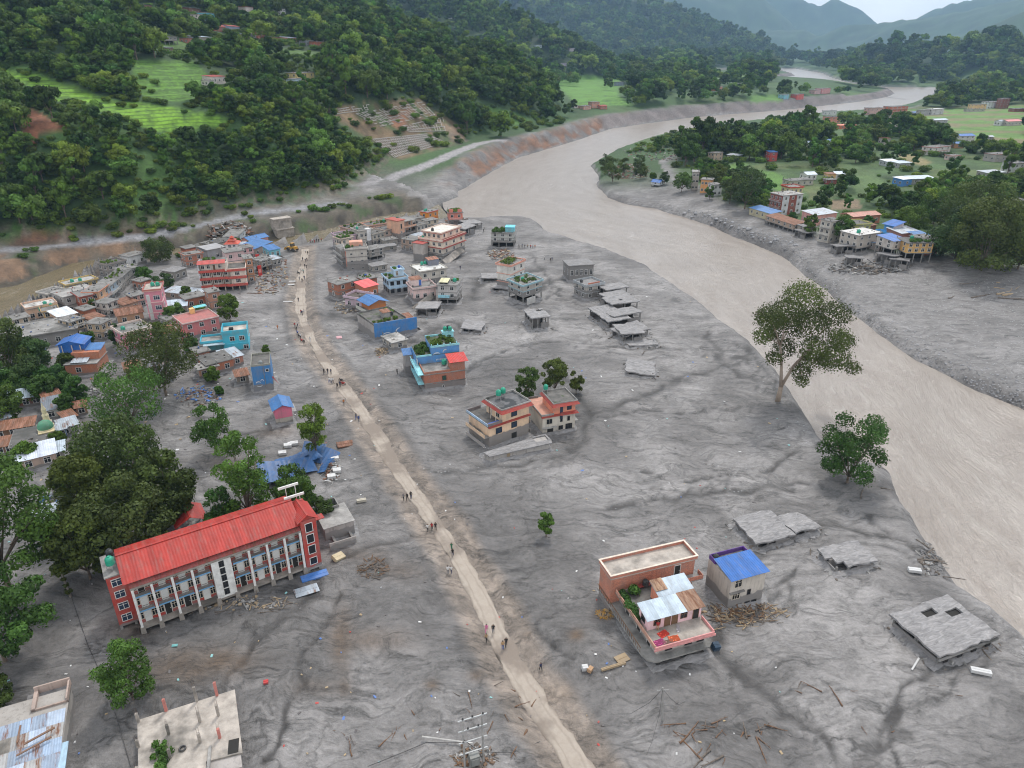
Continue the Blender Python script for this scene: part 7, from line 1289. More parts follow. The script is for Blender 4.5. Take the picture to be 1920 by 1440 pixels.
 ('pinkish house far up the left terrace', (1068,96), (1078,96), 9, 6, lin(205,190,195), dict(nw=2)), ('white house at the foot of the hazy hill', (1006,90), (1016,90), 10, 6, lin(200,215,220), dict(nw=2)), ('small house left of the rice plain', (1052,124), (1062,124), 9, 6, lin(190,180,200), dict(nw=2)), ('lone white house on the hazy lower slope', (1153,108), (1162,108), 9, 5, lin(225,215,210), dict(nw=2)),
 ('pink house on the upstream gravel shore', (1540,176), (1556,175), 12, 8, lin(214,150,150), dict(st=2, nw=3)), ('red cottage on the upstream shore', (1493,187), (1506,186), 10, 7.5, lin(205,90,80), dict(st=2, nw=2)), ('light blue cottage on the upstream shore', (1470,187), (1478,186), 10, 7, lin(130,190,205), dict(st=2, nw=1)), ('pale pink house by the upstream trees', (1527,177), (1538,176), 10, 6, lin(205,170,170), dict(nw=2)), ('salmon house in the upstream hedges', (1342,158), (1350,157), 10, 7, lin(215,140,115), dict(nw=2)), ('second salmon house deeper in the upstream hedges', (1346,171), (1354,170), 10, 6, lin(215,150,125), dict(nw=2)), ('red-brown house on the upstream slope', (1376,164), (1390,163), 10, 5, lin(150,90,80), dict(nw=2)),
 ('grey-white houses row on the far upstream bank', (1348,132), (1364,131), 10, 6, lin(210,205,200), dict(nw=3)),
]
for lb, A_, B_, dp, hh, cc, op in RB:
    op = dict(op); op.setdefault('fl', False); op.setdefault('stain', .4)
    BL[lb[:18]] = house(lb, A_, B_, dp, hh, cc, **op, near=False, lift=0.0)
b = BL['grey concrete hous']; b.tank(3.2, 3, b.h, 'green tank on the white roof over the gully', None, .8, 1.5); b = BL['yellow-orange hous']; b.tank(4.5, 6, b.h, 'green tank on the yellow-orange house on columns', None, .7, 1.4); b.plants((.5, b.w-.5, .5, 4), b.h, 22, 'green plants along the roof of the yellow-orange house', 1.1)
b = BL['white house with a'] if 'white house with a' in BL else None
b = Bld('house', 'bright blue and white house with a vivid blue roof on the river bank', (1640,446), (1664,452), 9, 'house', near=True)
w = b.w; b.box('wall', 0, w, 0, 8, -1.5, 3.0, wallm(lin(70,160,225), 0, .2)); b.box('upper_wall', 1.5, w, 2.5, 8, 3.0, 6.2, wallm(lin(80,165,230), 0, .2)); b.shed((1.0, w+.4, 2.0, 8.2), 6.2, 7.6, ROOF_BLUE2, .4); b.part('white_side', MB().add([(w+.02,.1,-1),(w+.02,8,-1),(w+.02,8,7.5),(w+.02,2.2,6.1),(w+.02,.1,3.4),(w+.15,.1,-1),(w+.15,8,-1),(w+.15,8,7.5),(w+.15,2.2,6.1),(w+.15,.1,3.4)],[(4,3,2,1,0),(5,6,7,8,9),(0,5,9,4),(4,9,8,3),(3,8,7,2)]), wallm(lin(225,215,220),0,.2)); b.win('F', 1.6, 1, 1.3, 1.2); b.win('F', 4.2, 1, 1.3, 1.2); b.win('F', 2.2, 4, 1.6, 1.2, (1.5, w, 2.5, 8), bars=2); b.parapet((-.2, w, -.6, 2.5), 3.0, .7, plain(lin(90,170,230)), .12)
for A_, B_, dp, hh, tl, lb in [((1566,478),(1600,474),6,3.2,(.3,-.6),'pancaked floors fallen below the yellow house'), ((1584,498),(1616,500),5,3.0,(0,-.4),'lowest open floor frame hanging over the wash-out'), ((1640,490),(1670,500),6,3.6,(.2,-.5),'open floor frame with a sagging slab over the wash-out'), ((1664,502),(1700,506),5,3.2,(0,-.4),'lower deck frame below the blue-roofed frame house'), ((1488,442),(1508,448),5,2.6,(.1,-.3),'broken wall stubs above the boulder bank')]:
    wreck(lb, A_, B_, dp, hh, tl, cols=(4,2), v=.22, near=False)
# hillside cottages among the forest
HH = [('white cottage with pale blue roof at the top of the hill', (196,14), (222,12), 9, 7, lin(200,205,225), dict(st=2, roof='shed', rc=tin(lin(170,185,215)), rise=.8, nw=3)), ('red roofed cottage above the white one', (224,4), (242,3), 8, 5, lin(150,80,70), dict(nw=2)), ('pink hut in the upper forest', (272,22), (286,20), 7, 5, lin(185,130,120), dict(nw=1)), ('brown timber house left of the turquoise hill house', (356,26), (378,24), 8, 5, lin(110,70,55), dict(nw=2, roof='shed', rc=ROOF_GREY, rise=.6)), ('white annex of the turquoise hill house', (374,42), (388,42), 8, 6, lin(215,205,200), dict(st=2, nw=2)), ('turquoise two-storey house on the hill', (389,44), (404,42), 8, 8, lin(110,195,215), dict(st=2, nw=3)), ('red roofed farmhouse below the turquoise one', (402,58), (424,60), 8, 4, lin(165,110,95), dict(nw=2, roof='gable', rc=ROOF_MAROON, rise=1.2)), ('grey-blue farmhouse with a red roof beside it', (430,60), (450,58), 8, 4.5, lin(140,150,175), dict(nw=2, roof='gable', rc=ROOF_MAROON, rise=1)), ('white and red house on the upper right meadow', (462,26), (476,26), 8, 6, lin(225,210,205), dict(nw=2, trim=lin(190,90,80))), ('white house on the skyline meadow', (522,29), (536,29), 8, 6, lin(225,225,225), dict(st=2, nw=3)),
 ('open concrete barn above the terraces', (310,84), (334,84), 8, 5, lin(150,145,140), dict(nw=3, open_ground=2.4)), ('small grey hut under the open barn', (312,98), (326,98), 6, 3, lin(130,110,95), dict(nw=1, roof='shed', rc=ROOF_GREY, rise=.4)), ('brick shed beside the open barn', (354,82), (374,82), 7, 3.6, lin(180,110,95), dict(nw=2)), ('long barn with a pale tin roof above the terraces', (374,82), (398,80), 8, 4.5, lin(150,140,130), dict(roof='shed', rc=ROOF_SILVER, rise=.8, nw=3)), ('terrace cottage with a red roof and white walls', (401,158), (424,156), 8, 4.2, lin(215,205,200), dict(nw=3, roof='shed', rc=ROOF_MAROON, rise=.8)), ('tiny white hut next to the terrace cottage', (391,162), (401,161), 5, 3, lin(225,220,215), dict(nw=1)), ('pale tin hut on the upper right slope', (466,74), (480,72), 7, 4, lin(150,150,150), dict(nw=1, roof='shed', rc=ROOF_SILVER, rise=.5)), ('brick red barn on the upper right slope', (484,72), (498,70), 7, 6, lin(170,90,70), dict(nw=1, brick=1, roof='shed', rc=ROOF_RUST, rise=.6)), ('low brick house right of the red barn', (504,78), (528,76), 7, 3.5, lin(175,105,85), dict(nw=2)), ('blue-white tin roofed house on the right slope', (540,80), (556,78), 7, 4, lin(190,130,110), dict(nw=2, roof='shed', rc=tin(lin(195,205,225)), rise=.6)), ('grey house at the edge of the right slope', (574,86), (588,84), 7, 4, lin(150,155,160), dict(nw=2)), ('orange brick hut at the edge of the right slope', (594,90), (608,88), 7, 5, lin(185,105,75), dict(nw=1, brick=1)), ('cream and blue house by the hillside path', (558,156), (590,150), 9, 6.5, lin(225,205,140), dict(st=2, nw=3)), ('pale blue annex below the cream hillside house', (554,160), (566,158), 6, 4, lin(190,210,225), dict(nw=1)),
 ('white house high in the hazy forest', (838,36), (848,36), 9, 5, lin(205,210,215), dict(nw=2)), ('second white house in the hazy forest', (880,74), (888,74), 8, 5, lin(195,195,200), dict(nw=1)), ('blue roofed house lower in the hazy forest', (852,90), (862,90), 9, 5, lin(120,140,190), dict(nw=2, roof='shed', rc=ROOF_BLUE, rise=.6))]
for lb, A_, B_, dp, hh, cc, op in HH:
    op = dict(op); op.setdefault('fl', False); house(lb, A_, B_, dp, hh, cc, **op, near=False, group='farm cottages on the forested hillside', cat='cottage')
# ================================================================ trees
def tree(label, base, wpx, hpx, mat, n=4000, leaf=.34, fork=.38, lobes=16, seed=None, lr=(.28,.46), group=None, cat='tree', name='tree', spread=.74, shape=None, lean=(0,0), bark=None, keep=True):
    """one standing tree sized from its spread in the photo; > trunk, crown"""
    p = hit(*base); d = (p-Vector((0,0,CAM_H))).length; mpp = d/FPX; cosd = math.hypot(p.x, p.y)/d
    W_, Hh = wpx*mpp, hpx*mpp/max(.5, cosd); seed = seed or int(base[0]*31+base[1]*7) % 99991
    rx = W_/2; fork *= .62; cz = Hh*(1-fork)/2; bz = Hh*fork-cz*.12
    if shape:                                     # clumps given as pixel discs
        lob = []
        for i, (x, y, r) in enumerate(shape):
            lob.append((((x-base[0])-(base[1]-y)*(base[0]-960)/(3560-base[1]))*mpp*.94, ((i*37) % 11-5)/5*rx*.35, (base[1]-y)*mpp/cosd, r*mpp*1.02))
    else: lob = dome_lobes(seed, rx*.86, cz, bz, int(lobes*2.4), (lr[0]*.62, lr[1]*.66), spread*1.06)
    t_ = empty(name, p, 0); tag(t_, label, cat, group)
    if shape:                                     # two forking stems
        mb_ = MB(); r0 = Hh*.017; f0 = Vector((.2, 0, Hh*.14)); mb_.tube((0,0,-.8), f0, r0*1.5, r0*1.15, 8); ends = []
        for q in (0, 1):
            grp = [l for l in lob if (l[0] > sum(k[0] for k in lob)/len(lob)) == bool(q)]; e = Vector((sum(l[0] for l in grp)/len(grp)*.62, sum(l[1] for l in grp)/len(grp)*.6, Hh*.52)); m1 = f0.lerp(e, .5)+Vector((-.5 if q else .2, .2, .3)); mb_.tube(f0, m1, r0*.9, r0*.7, 7); mb_.tube(m1, e, r0*.7, r0*.5, 7); ends.append((m1, e, grp))
        for m1, e, grp in ends:
            for l in grp: c_ = Vector(l[:3]); a_ = m1.lerp(e, .35 if c_.z < Hh*.55 else 1.0); h_ = a_.lerp(c_, .55)+Vector((0,0,.5)); mb_.tube(a_, h_, r0*.34, r0*.22, 5); mb_.tube(h_, c_, r0*.22, r0*.08, 5)
        link('trunk', mb_.mesh('trunk', bark or BARK, True), None, t_)
    else: link('trunk', trunk_mesh(seed, lob, max(.10, Hh*.015), Hh*fork, lean=lean, mat=bark), None, t_)
    link('crown', crown_mesh(seed, lob, n, leaf, mat), None, t_)
    if keep: KEEP.append((p.x, p.y, rx*.7))
    return t_
PALEBARK = plain((.30, .24, .19), .9)
tree('tall sparse tree with pale forked trunk leaning at the river edge', (1458,752), 190, 180, LEAF_OLIVE, 20000, .26, .28, bark=PALEBARK, lean=(1.0,0), shape=[(1432,600,24),(1428,640,16),(1450,625,20),(1442,668,14),(1475,605,30),(1512,590,34),(1548,600,26),(1520,625,30),(1485,640,28),(1560,640,20),(1580,655,20),(1545,665,26),(1520,680,22),(1560,690,16),(1582,684,13),(1500,700,18),(1478,672,20),(1515,655,24),(1505,720,12),(1456,650,14)])
tree('round dense tree on the crumbling river bank', (1588,905), 122, 126, LEAF_MID, 9500, .25, .14, 15)
MANGO = 'mango trees behind the red hotel'
for i, (bs, wp, hp, lb) in enumerate([((236,930),160,135,'tallest dark mango tree at the back of the grove'), ((320,985),120,125,'dark mango tree nearest the red pavilion roof'), ((175,985),110,125,'dark mango tree on the lane side of the grove'), ((255,1055),160,140,'broad dark mango tree in front of the grove'), ((170,1085),110,120,'low dark mango tree beside the hotel end tower')]):
    tree(lb, bs, wp, hp, LEAF_DARK if i != 3 else LEAF_OLIVE, 11000, .32, .18, 26, group=MANGO)
tree('bright green tree overhanging the left frame edge', (20,1110), 220, 220, LEAF_MID, 17000, .30, .3, 18, lr=(.24,.36)); tree('second bright green tree at the lower left frame edge', (10,1240), 180, 140, LEAF_MID, 12000, .28, .3, 14, lr=(.22,.34)); tree('dark bush at the left edge above the patched warehouse', (2,1325), 60, 70, LEAF_DARK, 3000, .22, .15, 10)
tree('feathery light green tree alone on the silt', (406,852), 78, 92, LEAF_LIGHT, 4500, .24, .3, 14); tree('tall feathery green tree beside the crumpled blue roof', (594,856), 68, 105, LEAF_LIGHT, 4500, .24, .24, 14, spread=.6); tree('round green tree standing alone on the lower left mud', (250,1312), 92, 92, LEAF_MID, 6500, .20, .14, 18); tree('spreading green tree by the lane with forked limbs', (252,806), 150, 112, LEAF_MID, 6000, .28, .3, 16, lr=(.22,.34)); tree('huge dark tree over the lane houses', (312,742), 138, 128, LEAF_OLIVE, 8000, .30, .25, 20)
tree('slim dark tree left of the green tank behind the peach house', (988,752), 52, 72, LEAF_DARK, 4000, .26, .2, 12); tree('broad dark tree behind the salmon house', (1040,738), 62, 66, LEAF_DARK, 4500, .26, .2, 14); tree('short dark tree at the far side of the salmon house', (1080,738), 34, 48, LEAF_DARK, 2500, .26, .2, 9)
tree('small bright green sapling alone on the open mud', (1024,1006), 38, 46, LEAF_LIGHT, 2600, .18, .34, 9); tree('yellow-green feathery tree behind the hotel roof', (470,985), 105, 165, LEAF_LIGHT, 6500, .26, .25, 16); tree('dark green tree between hotel roof and crumpled blue sheets', (560,975), 88, 105, LEAF_MID, 6000, .26, .2, 16); tree('low green tree tucked behind the middle of the hotel roof', (420,1000), 70, 80, LEAF_MID, 4000, .26, .2, 12); tree('dark shrubby tree beside the broken reservoir', (612,985), 44, 60, LEAF_DARK, 2500, .26, .2, 10)
tree('enormous dark tree at the edge of the right bank houses', (1838,506), 130, 118, LEAF_DARK, 14000, .45, .04, 22); tree('dark tree on the left flank of the enormous one', (1790,484), 100, 84, LEAF_DARK, 9000, .45, .04, 18); tree('tall dark tree rising behind the enormous one', (1826,452), 140, 96, LEAF_DARK, 11000, .45, .04, 20); tree('dark tree just right of the enormous one', (1908,505), 80, 90, LEAF_DARK, 5000, .42, .12, 14)
LG = 'trees along the flooded lane'
for bs, wp, hp, mt, lb in [((432,603),46,52,LEAF_MID,'green tree below the guesthouse stilts'), ((500,668),15,22,LEAF_MID,'tiny cypress beside the blue tower house'), ((300,492),62,46,LEAF_DARK,'dark tree by the wreckage at the hill road'), ((332,606),40,40,LEAF_MID,'green tree beside the tall pink house'), ((272,532),34,30,LEAF_MID,'bush-like tree at the upstream lane'), ((310,548),38,34,LEAF_DARK,'tree left of the guesthouse'), ((168,650),26,28,LEAF_MID,'small tree beside the grey market roof'), ((222,648),26,40,LEAF_DARK,'narrow tree on the lane beside the pink house'), ((180,590),18,28,LEAF_MID,'slim shrub at the brick lane corner'), ((378,600),36,28,LEAF_MID,'bush beside the narrow brick tower'), ((150,760),40,50,LEAF_MID,'leafy tree at the lane end'), ((100,735),60,46,LEAF_MID,'leafy tree below the brick house'), ((130,700),36,34,LEAF_DARK,'dark tree at the brick house wall'), ((60,735),70,60,LEAF_DARK,'tree in the thicket left of the brick house'), ((20,700),80,90,LEAF_DARK,'tall dark tree in the thicket on the left edge'), ((70,690),60,50,LEAF_DARK,'dark tree under the grey market wall'), ((10,790),70,60,LEAF_MID,'green tree at the left edge beside the shacks'), ((40,740),60,40,LEAF_MID,'low tree in front of the left thicket'), ((130,920),46,44,LEAF_MID,'tree between the white shed and the mango grove'), ((52,870),46,34,LEAF_LIGHT,'banana clump in front of the mint green wall'), ((112,840),30,28,LEAF_MID,'bush beside the shrine'), ((400,716),30,26,LEAF_LIGHT,'bush before the small brick house'), ((412,740),18,16,LEAF_MID,'shrub in the rubble below the brick houses'), ((140,905),40,36,LEAF_DARK,'dark shrub at the grove edge'), ((35,672),50,44,LEAF_DARK,'dark tree at the far corner of the left thicket'), ((85,752),56,44,LEAF_MID,'leafy tree before the brick house left corner'), ((5,745),60,56,LEAF_MID,'leafy tree at the left frame edge of the thicket'), ((120,735),44,34,LEAF_MID,'round bush-like tree by the stone rubble'), ((55,705),44,36,LEAF_DARK,'dark tree behind the left thicket front'), ((360,660),30,26,LEAF_MID,'shrub between maroon roof and turquoise wing'), ((350,560),24,22,LEAF_MID,'small tree beside the guesthouse left end'), ((470,470),20,18,LEAF_MID,'green bush on the wreck by the blue roofs'), ((445,462),18,16,LEAF_MID,'small green tree by the stranded pale blue house'), ((128,780),34,40,LEAF_MID,'tree behind the rusty shack'), ((300,640),30,34,LEAF_MID,'tree between the pink tower and the maroon roof'), ((322,690),40,36,LEAF_DARK,'dark tree beside the huge lane tree')]:
    tree(lb, bs, wp, hp, mt, int(900+wp*60), .32, .14, 14, group=LG)
RG = 'trees on the grey point across the river'
for bs, wp, hp, mt, lb in [((1148,342),42,46,LEAF_DARK,'leftmost dark tree on the grey point'), ((1135,326),30,36,LEAF_DARK,'dark tree hanging over the water on the point'), ((1170,330),26,34,LEAF_DARK,'small dark tree behind the leftmost one on the point'), ((1200,336),30,34,LEAF_DARK,'round tree on the brick debris of the point'), ((1197,320),26,30,LEAF_DARK,'tree behind the debris on the point'), ((1278,360),40,38,LEAF_MID,'flat-topped tree left of the grey tower'), ((1245,346),20,24,LEAF_DARK,'little tree right of the blue pavilion'), ((1224,338),16,14,LEAF_MID,'bush behind the blue pavilion'), ((1330,374),20,26,LEAF_MID,'tree in front of the orange house'), ((1368,382),44,58,LEAF_OLIVE,'tall grey-green tree on the bank'), ((1396,392),66,78,LEAF_OLIVE,'biggest grey-green tree above the mud bank'), ((1420,372),40,44,LEAF_OLIVE,'tree behind the biggest bank tree'), ((1342,356),44,50,LEAF_DARK,'dark tree behind the white house on the point'), ((1516,442),28,40,LEAF_MID,'tree between the gutted rooms and the pink house'), ((1484,418),18,20,LEAF_MID,'small tree by the white broken house'), ((1576,452),44,46,LEAF_MID,'green tree left of the yellow house'), ((1626,428),22,22,LEAF_MID,'small tree before the long brick house'), ((1700,440),60,50,LEAF_MID,'light tree behind the frame houses'), ((1750,420),70,60,LEAF_MID,'tree left of the enormous dark tree'), ((1880,470),60,60,LEAF_DARK,'dark tree under the right side of the enormous tree')]:
    tree(lb, bs, wp, hp, mt, int(700+wp*40), .42, .2, 12, group=RG)
# ---------------------------------------------------------------- forest: prototypes and scatter
PROTO = []
for i in range(6):
    mt = LEAF_FOREST[i % 3]; lb = dome_lobes(300+i, (4.6,3.4,5.2,4.4,3.0,5.6)[i], (4.2,5.6,3.6,4.6,6.2,3.2)[i], (2.6,1.8,2.6,2.0,1.6,2.6)[i], (14,12,18,10,14,20)[i], (.20,.38), .86)
    PROTO.append((crown_mesh(700+i, lb, 1900, .55, mt), trunk_mesh(800+i, lb, .24, 3.4)))
run = np.maximum.accumulate((GZ-CAM_H)/DD, axis=0)     # what hides what along each line of sight
hill_m = smooth(-3, -9, dh)*(1-np.clip(open_m*1.2, 0, 1))*smooth(.30, .15, np.maximum(n1, 0))
slope_far = smooth(16, 30, GZ)*(D_ > 900)*(dh > -5)*.95
flat_far = far_land*smooth(-.06, .10, fbm(GX, GY, 90, 3, 175))*(1-np.clip(open_m, 0, 1))*.85
rb_c = fbm(GX, GY, 55, 3, 176)
right_m = smooth(-8, -16, drt)*(1-np.clip(rb_open*1.4, 0, 1))*smooth(-.16, -.02, rb_c)*(D_ < 1500)
strip_m = smooth(22, 30, dleft)*smooth(70, 40, dleft)*(dr > 0)*(GX > 60)*(GX < 900)*.9*(1-open_m)
FM = np.clip(np.maximum.reduce([hill_m, slope_far, flat_far*(D_ > 600), right_m, strip_m]), 0, 1)
FM = FM*(dw > 12)*(1-smooth(0.2, .6, bare))
rg = np.random.default_rng(11); cand = []
for d0, d1, s in [(230, 520, 5.7), (520, 900, 8.5), (900, 1500, 12.0), (1500, 2400, 17), (2400, 4200, 27)]:
    n = int((d1*d1-d0*d0)/2*R(100)/(s*s)*1.5)
    d = np.sqrt(rg.uniform(d0*d0, d1*d1, n)); a = rg.uniform(R(-50), R(50), n)
    x, y = d*np.sin(a), d*np.cos(a)
    key = np.floor(x/s).astype(int)*100003+np.floor(y/s).astype(int); _, u = np.unique(key, return_index=True)
    x, y, d = x[u], y[u], d[u]; k = rg.random(len(x)) < gval(FM, x, y); x, y, d = x[k], y[k], d[k]
    z = gval(GZ, x, y); px, py = project(x, y, z+6)
    k = (px > -180) & (px < 2100) & (py > -120) & ((z+11-CAM_H)/d > gval(run, x, y)-.004); x, y, z, d = x[k], y[k], z[k], d[k]
    sc_ = s/6.6*(1.0 if d0 > 300 else 1.02)*rg.uniform(.65, 1.35, len(x))*(.92 if d0 < 600 else .85); onright = gval(drt, x, y) < 0
    sc_ = sc_*(.78+1.1*np.clip(fbm(x, y, 45, 3, 190)+.28, 0, .7)); sc_ = np.where(onright, sc_*.95, sc_)
    cand.append(np.stack([x, y, z, d, sc_, onright], 1))
cand = np.concatenate(cand)
cpx, cpy = project(cand[:,0], cand[:,1], cand[:,2]+5.2*cand[:,4]); crp = 4.4*cand[:,4]*FPX/cand[:,3]; ctop = cpy-crp
drop = np.zeros(len(cand), bool); lucky = rg.random(len(cand))
for poly, keepf in ((TER1, .06), (TER2, .06), (FARF, .03), (RED1, .05), (LATT, .02)):
    inn = (inside(cpx, cpy-crp*.5, poly) | inside(cpx, ctop, poly)) & (lucky > keepf); drop |= inn
RIVPX = [(1676,175),(1666,170),(1642,166),(1596,163),(1520,158),(1452,152),(1440,146),(1490,142),(1475,137),(1440,131),(1455,127),(1490,127),(1545,136),(1560,145),(1600,156),(1655,163),(1760,163),(1767,172),(1736,183),(1708,196),(1662,203),(1609,190)]
for poly in (RIVPX, [(1100,256),(1297,219),(1472,205),(1609,190),(1640,204),(1560,209),(1347,233),(1161,279)]): drop |= inside(cpx, ctop, poly) | inside(cpx, cpy, poly) | inside(cpx, cpy+crp, poly)
for poly, c in RB_FIELDS: drop |= inside(cpx, cpy, poly) & (lucky > .12)
for x0, x1, y0, y1, hd in HB:
    if hd < 240: continue
    ov_ = (cpx+crp*.8 > x0) & (cpx-crp*.8 < x1) & (ctop < y1-(y1-y0)*.25) & (cpy+crp > y0) & (cand[:,3] < hd+4); drop |= ov_ & (lucky > .10)
cand = cand[~drop]
kp = np.array(KEEP); ok = np.ones(len(cand), bool)
for kx, ky, kr in KEEP: ok &= (cand[:,0]-kx)**2+(cand[:,1]-ky)**2 > (kr+2.0)**2
cand = cand[ok]
# the ones that show largest become single trees, the rest one mass
vis = cand[:,4]/cand[:,3]; order = np.argsort(-vis); left_i = [i for i in order if cand[i,5] < .5][:110]; right_i = [i for i in order if cand[i,5] > .5][:110]
single = set(left_i)|set(right_i); PROTO_OBJ = {}
for q, i in enumerate(left_i+right_i):
    x, y, z, d, s, onr = cand[i]; k = int(i) % 6
    t_ = empty('broadleaf_tree', (x, y, z-.3), rg.uniform(0, 6.28)); t_.scale = (s, s, s*rg.uniform(.9, 1.25))
    if onr: tag(t_, 'leafy tree among the fields and houses of the right bank village', 'tree', 'right bank village trees')
    else: tag(t_, 'leafy forest tree on the lower slope of the near hillside', 'tree', 'hillside forest trees')
    link('trunk', PROTO[k][1], None, t_); c = link('crown', PROTO[k][0], None, t_); PROTO_OBJ.setdefault(k, c)
rest = cand[[i for i in range(len(cand)) if i not in single]]
# undergrowth bushes between the trees on the near slope and the right bank
me = bpy.data.meshes.new('forest'); me.vertices.add(len(rest)); me.vertices.foreach_set('co', rest[:,:3].ravel().astype(np.float32)); me.update()
for nm, vals, ty in [('scl', rest[:,4], 'FLOAT'), ('rz', rg.uniform(0, 6.28, len(rest)), 'FLOAT'), ('pick', rg.integers(0, len(PROTO_OBJ), len(rest)), 'INT')]:
    a = me.attributes.new(nm, ty, 'POINT'); a.data.foreach_set('value', vals.astype(np.float32 if ty == 'FLOAT' else np.int32))
def scatter_nodes(objs):
    ng = bpy.data.node_groups.new('scatter', 'GeometryNodeTree'); ng.interface.new_socket('Geometry', in_out='INPUT', socket_type='NodeSocketGeometry'); ng.interface.new_socket('Geometry', in_out='OUTPUT', socket_type='NodeSocketGeometry')
    N = ng.nodes.new; gi, go = N('NodeGroupInput'), N('NodeGroupOutput'); j = N('GeometryNodeJoinGeometry')
    for ob in objs[::-1]:
        oi = N('GeometryNodeObjectInfo'); oi.transform_space = 'ORIGINAL'; oi.inputs['Object'].default_value = ob; oi.inputs['As Instance'].default_value = True
        ng.links.new(oi.outputs['Geometry'], j.inputs[0])
    ip = N('GeometryNodeInstanceOnPoints'); ip.inputs['Pick Instance'].default_value = True
    def attr(n, ty): a = N('GeometryNodeInputNamedAttribute'); a.data_type = ty; a.inputs['Name'].default_value = n; return a.outputs['Attribute']
    cx = N('ShaderNodeCombineXYZ'); ng.links.new(attr('rz', 'FLOAT'), cx.inputs[2])
    ng.links.new(gi.outputs[0], ip.inputs['Points']); ng.links.new(j.outputs[0], ip.inputs['Instance']); ng.links.new(attr('pick', 'INT'), ip.inputs['Instance Index']); ng.links.new(cx.outputs[0], ip.inputs['Rotation']); ng.links.new(attr('scl', 'FLOAT'), ip.inputs['Scale']); ng.links.new(ip.outputs[0], go.inputs[0])
    return ng
fo = link('forest', me, None, kind='stuff', label='dense green forest covering the hillsides and the upstream slopes', category='forest')
md = fo.modifiers.new('scatter', 'NODES'); md.node_group = scatter_nodes([PROTO_OBJ[k] for k in sorted(PROTO_OBJ)])
print('forest instances', len(rest), 'single', len(single))
# low bushes
bl = [(rnd.uniform(-1.2,1.2), rnd.uniform(-1.2,1.2), rnd.uniform(.5,1.1), rnd.uniform(.6,1.1)) for _ in range(7)]
bushes = []
for d0, d1, s in [(230, 520, 4.2), (520, 800, 6.5)]:
    n = int((d1*d1-d0*d0)/2*R(100)/(s*s)); d = np.sqrt(rg.uniform(d0*d0, d1*d1, n)); a = rg.uniform(R(-50), R(50), n); x, y = d*np.sin(a), d*np.cos(a)
    bm_ = np.clip(smooth(2, -6, dh)*(1-.93*np.clip(open_m, 0, 1))*.8+smooth(-6, -14, drt)*(1-np.clip(rb_open*1.2, 0, 1))*.40*smooth(-.2, .1, rb_c)+.6*bankf*smooth(-.08, .1, n2)+smooth(20, 26, dleft)*(GX > 0)*(GY > 620)*(drt > 0)*(dr > 0)*.3*(dh > 0)+.22*np.clip(zone(LATT, 3, 6), 0, 1), 0, 1)*(dw > 8)
    k = rg.random(n) < gval(bm_, x, y); x, y, d = x[k], y[k], d[k]; z = gval(GZ, x, y); px, py = project(x, y, z)
    k = (px > -100) & (px < 2020) & (py > -60) & ((z+3-CAM_H)/d > gval(run, x, y)-.004); bushes.append(np.stack([x[k], y[k], z[k], rg.uniform(.6, 1.5, k.sum())*(1 if d0 < 500 else 1.5)], 1))
bushes = np.concatenate(bushes); ok = np.ones(len(bushes), bool)
for kx, ky, kr in KEEP: ok &= (bushes[:,0]-kx)**2+(bushes[:,1]-ky)**2 > (kr*.8)**2
bushes = bushes[ok]; me = bpy.data.meshes.new('undergrowth'); me.vertices.add(len(bushes)); me.vertices.foreach_set('co', bushes[:,:3].ravel().astype(np.float32)); me.update()
for nm, vals, ty in [('scl', bushes[:,3], 'FLOAT'), ('rz', rg.uniform(0, 6.28, len(bushes)), 'FLOAT'), ('pick', np.zeros(len(bushes)), 'INT')]:
    a = me.attributes.new(nm, ty, 'POINT'); a.data.foreach_set('value', vals.astype(np.float32 if ty == 'FLOAT' else np.int32))
p = hit(96, 262); bo = empty('bush', p); tag(bo, 'low green bush below the red earth scar on the hillside', 'bush'); bc = link('foliage', crown_mesh(5, bl, 420, .30, LEAF_FOREST[2], 'foliage'), None, bo); MB().tube((0,0,-.3),(0,0,.8),.06,.03,5).build('stem', BARK, bo)
uo = link('undergrowth', me, None, kind='stuff', label='scrubby undergrowth between the trees and along the banks', category='undergrowth')
md = uo.modifiers.new('scatter', 'NODES'); md.node_group = scatter_nodes([bc]); print('bushes', len(bushes))
for b in BLDS:
    if b.c.x < 120 and math.hypot(b.c.x, b.c.y) < 400 and b.root['category'] not in ('slab', 'wall panel', 'sign', 'abutment', 'hotel', 'warehouse', 'building', 'pavilion', 'guesthouse'): b.silt_bank()
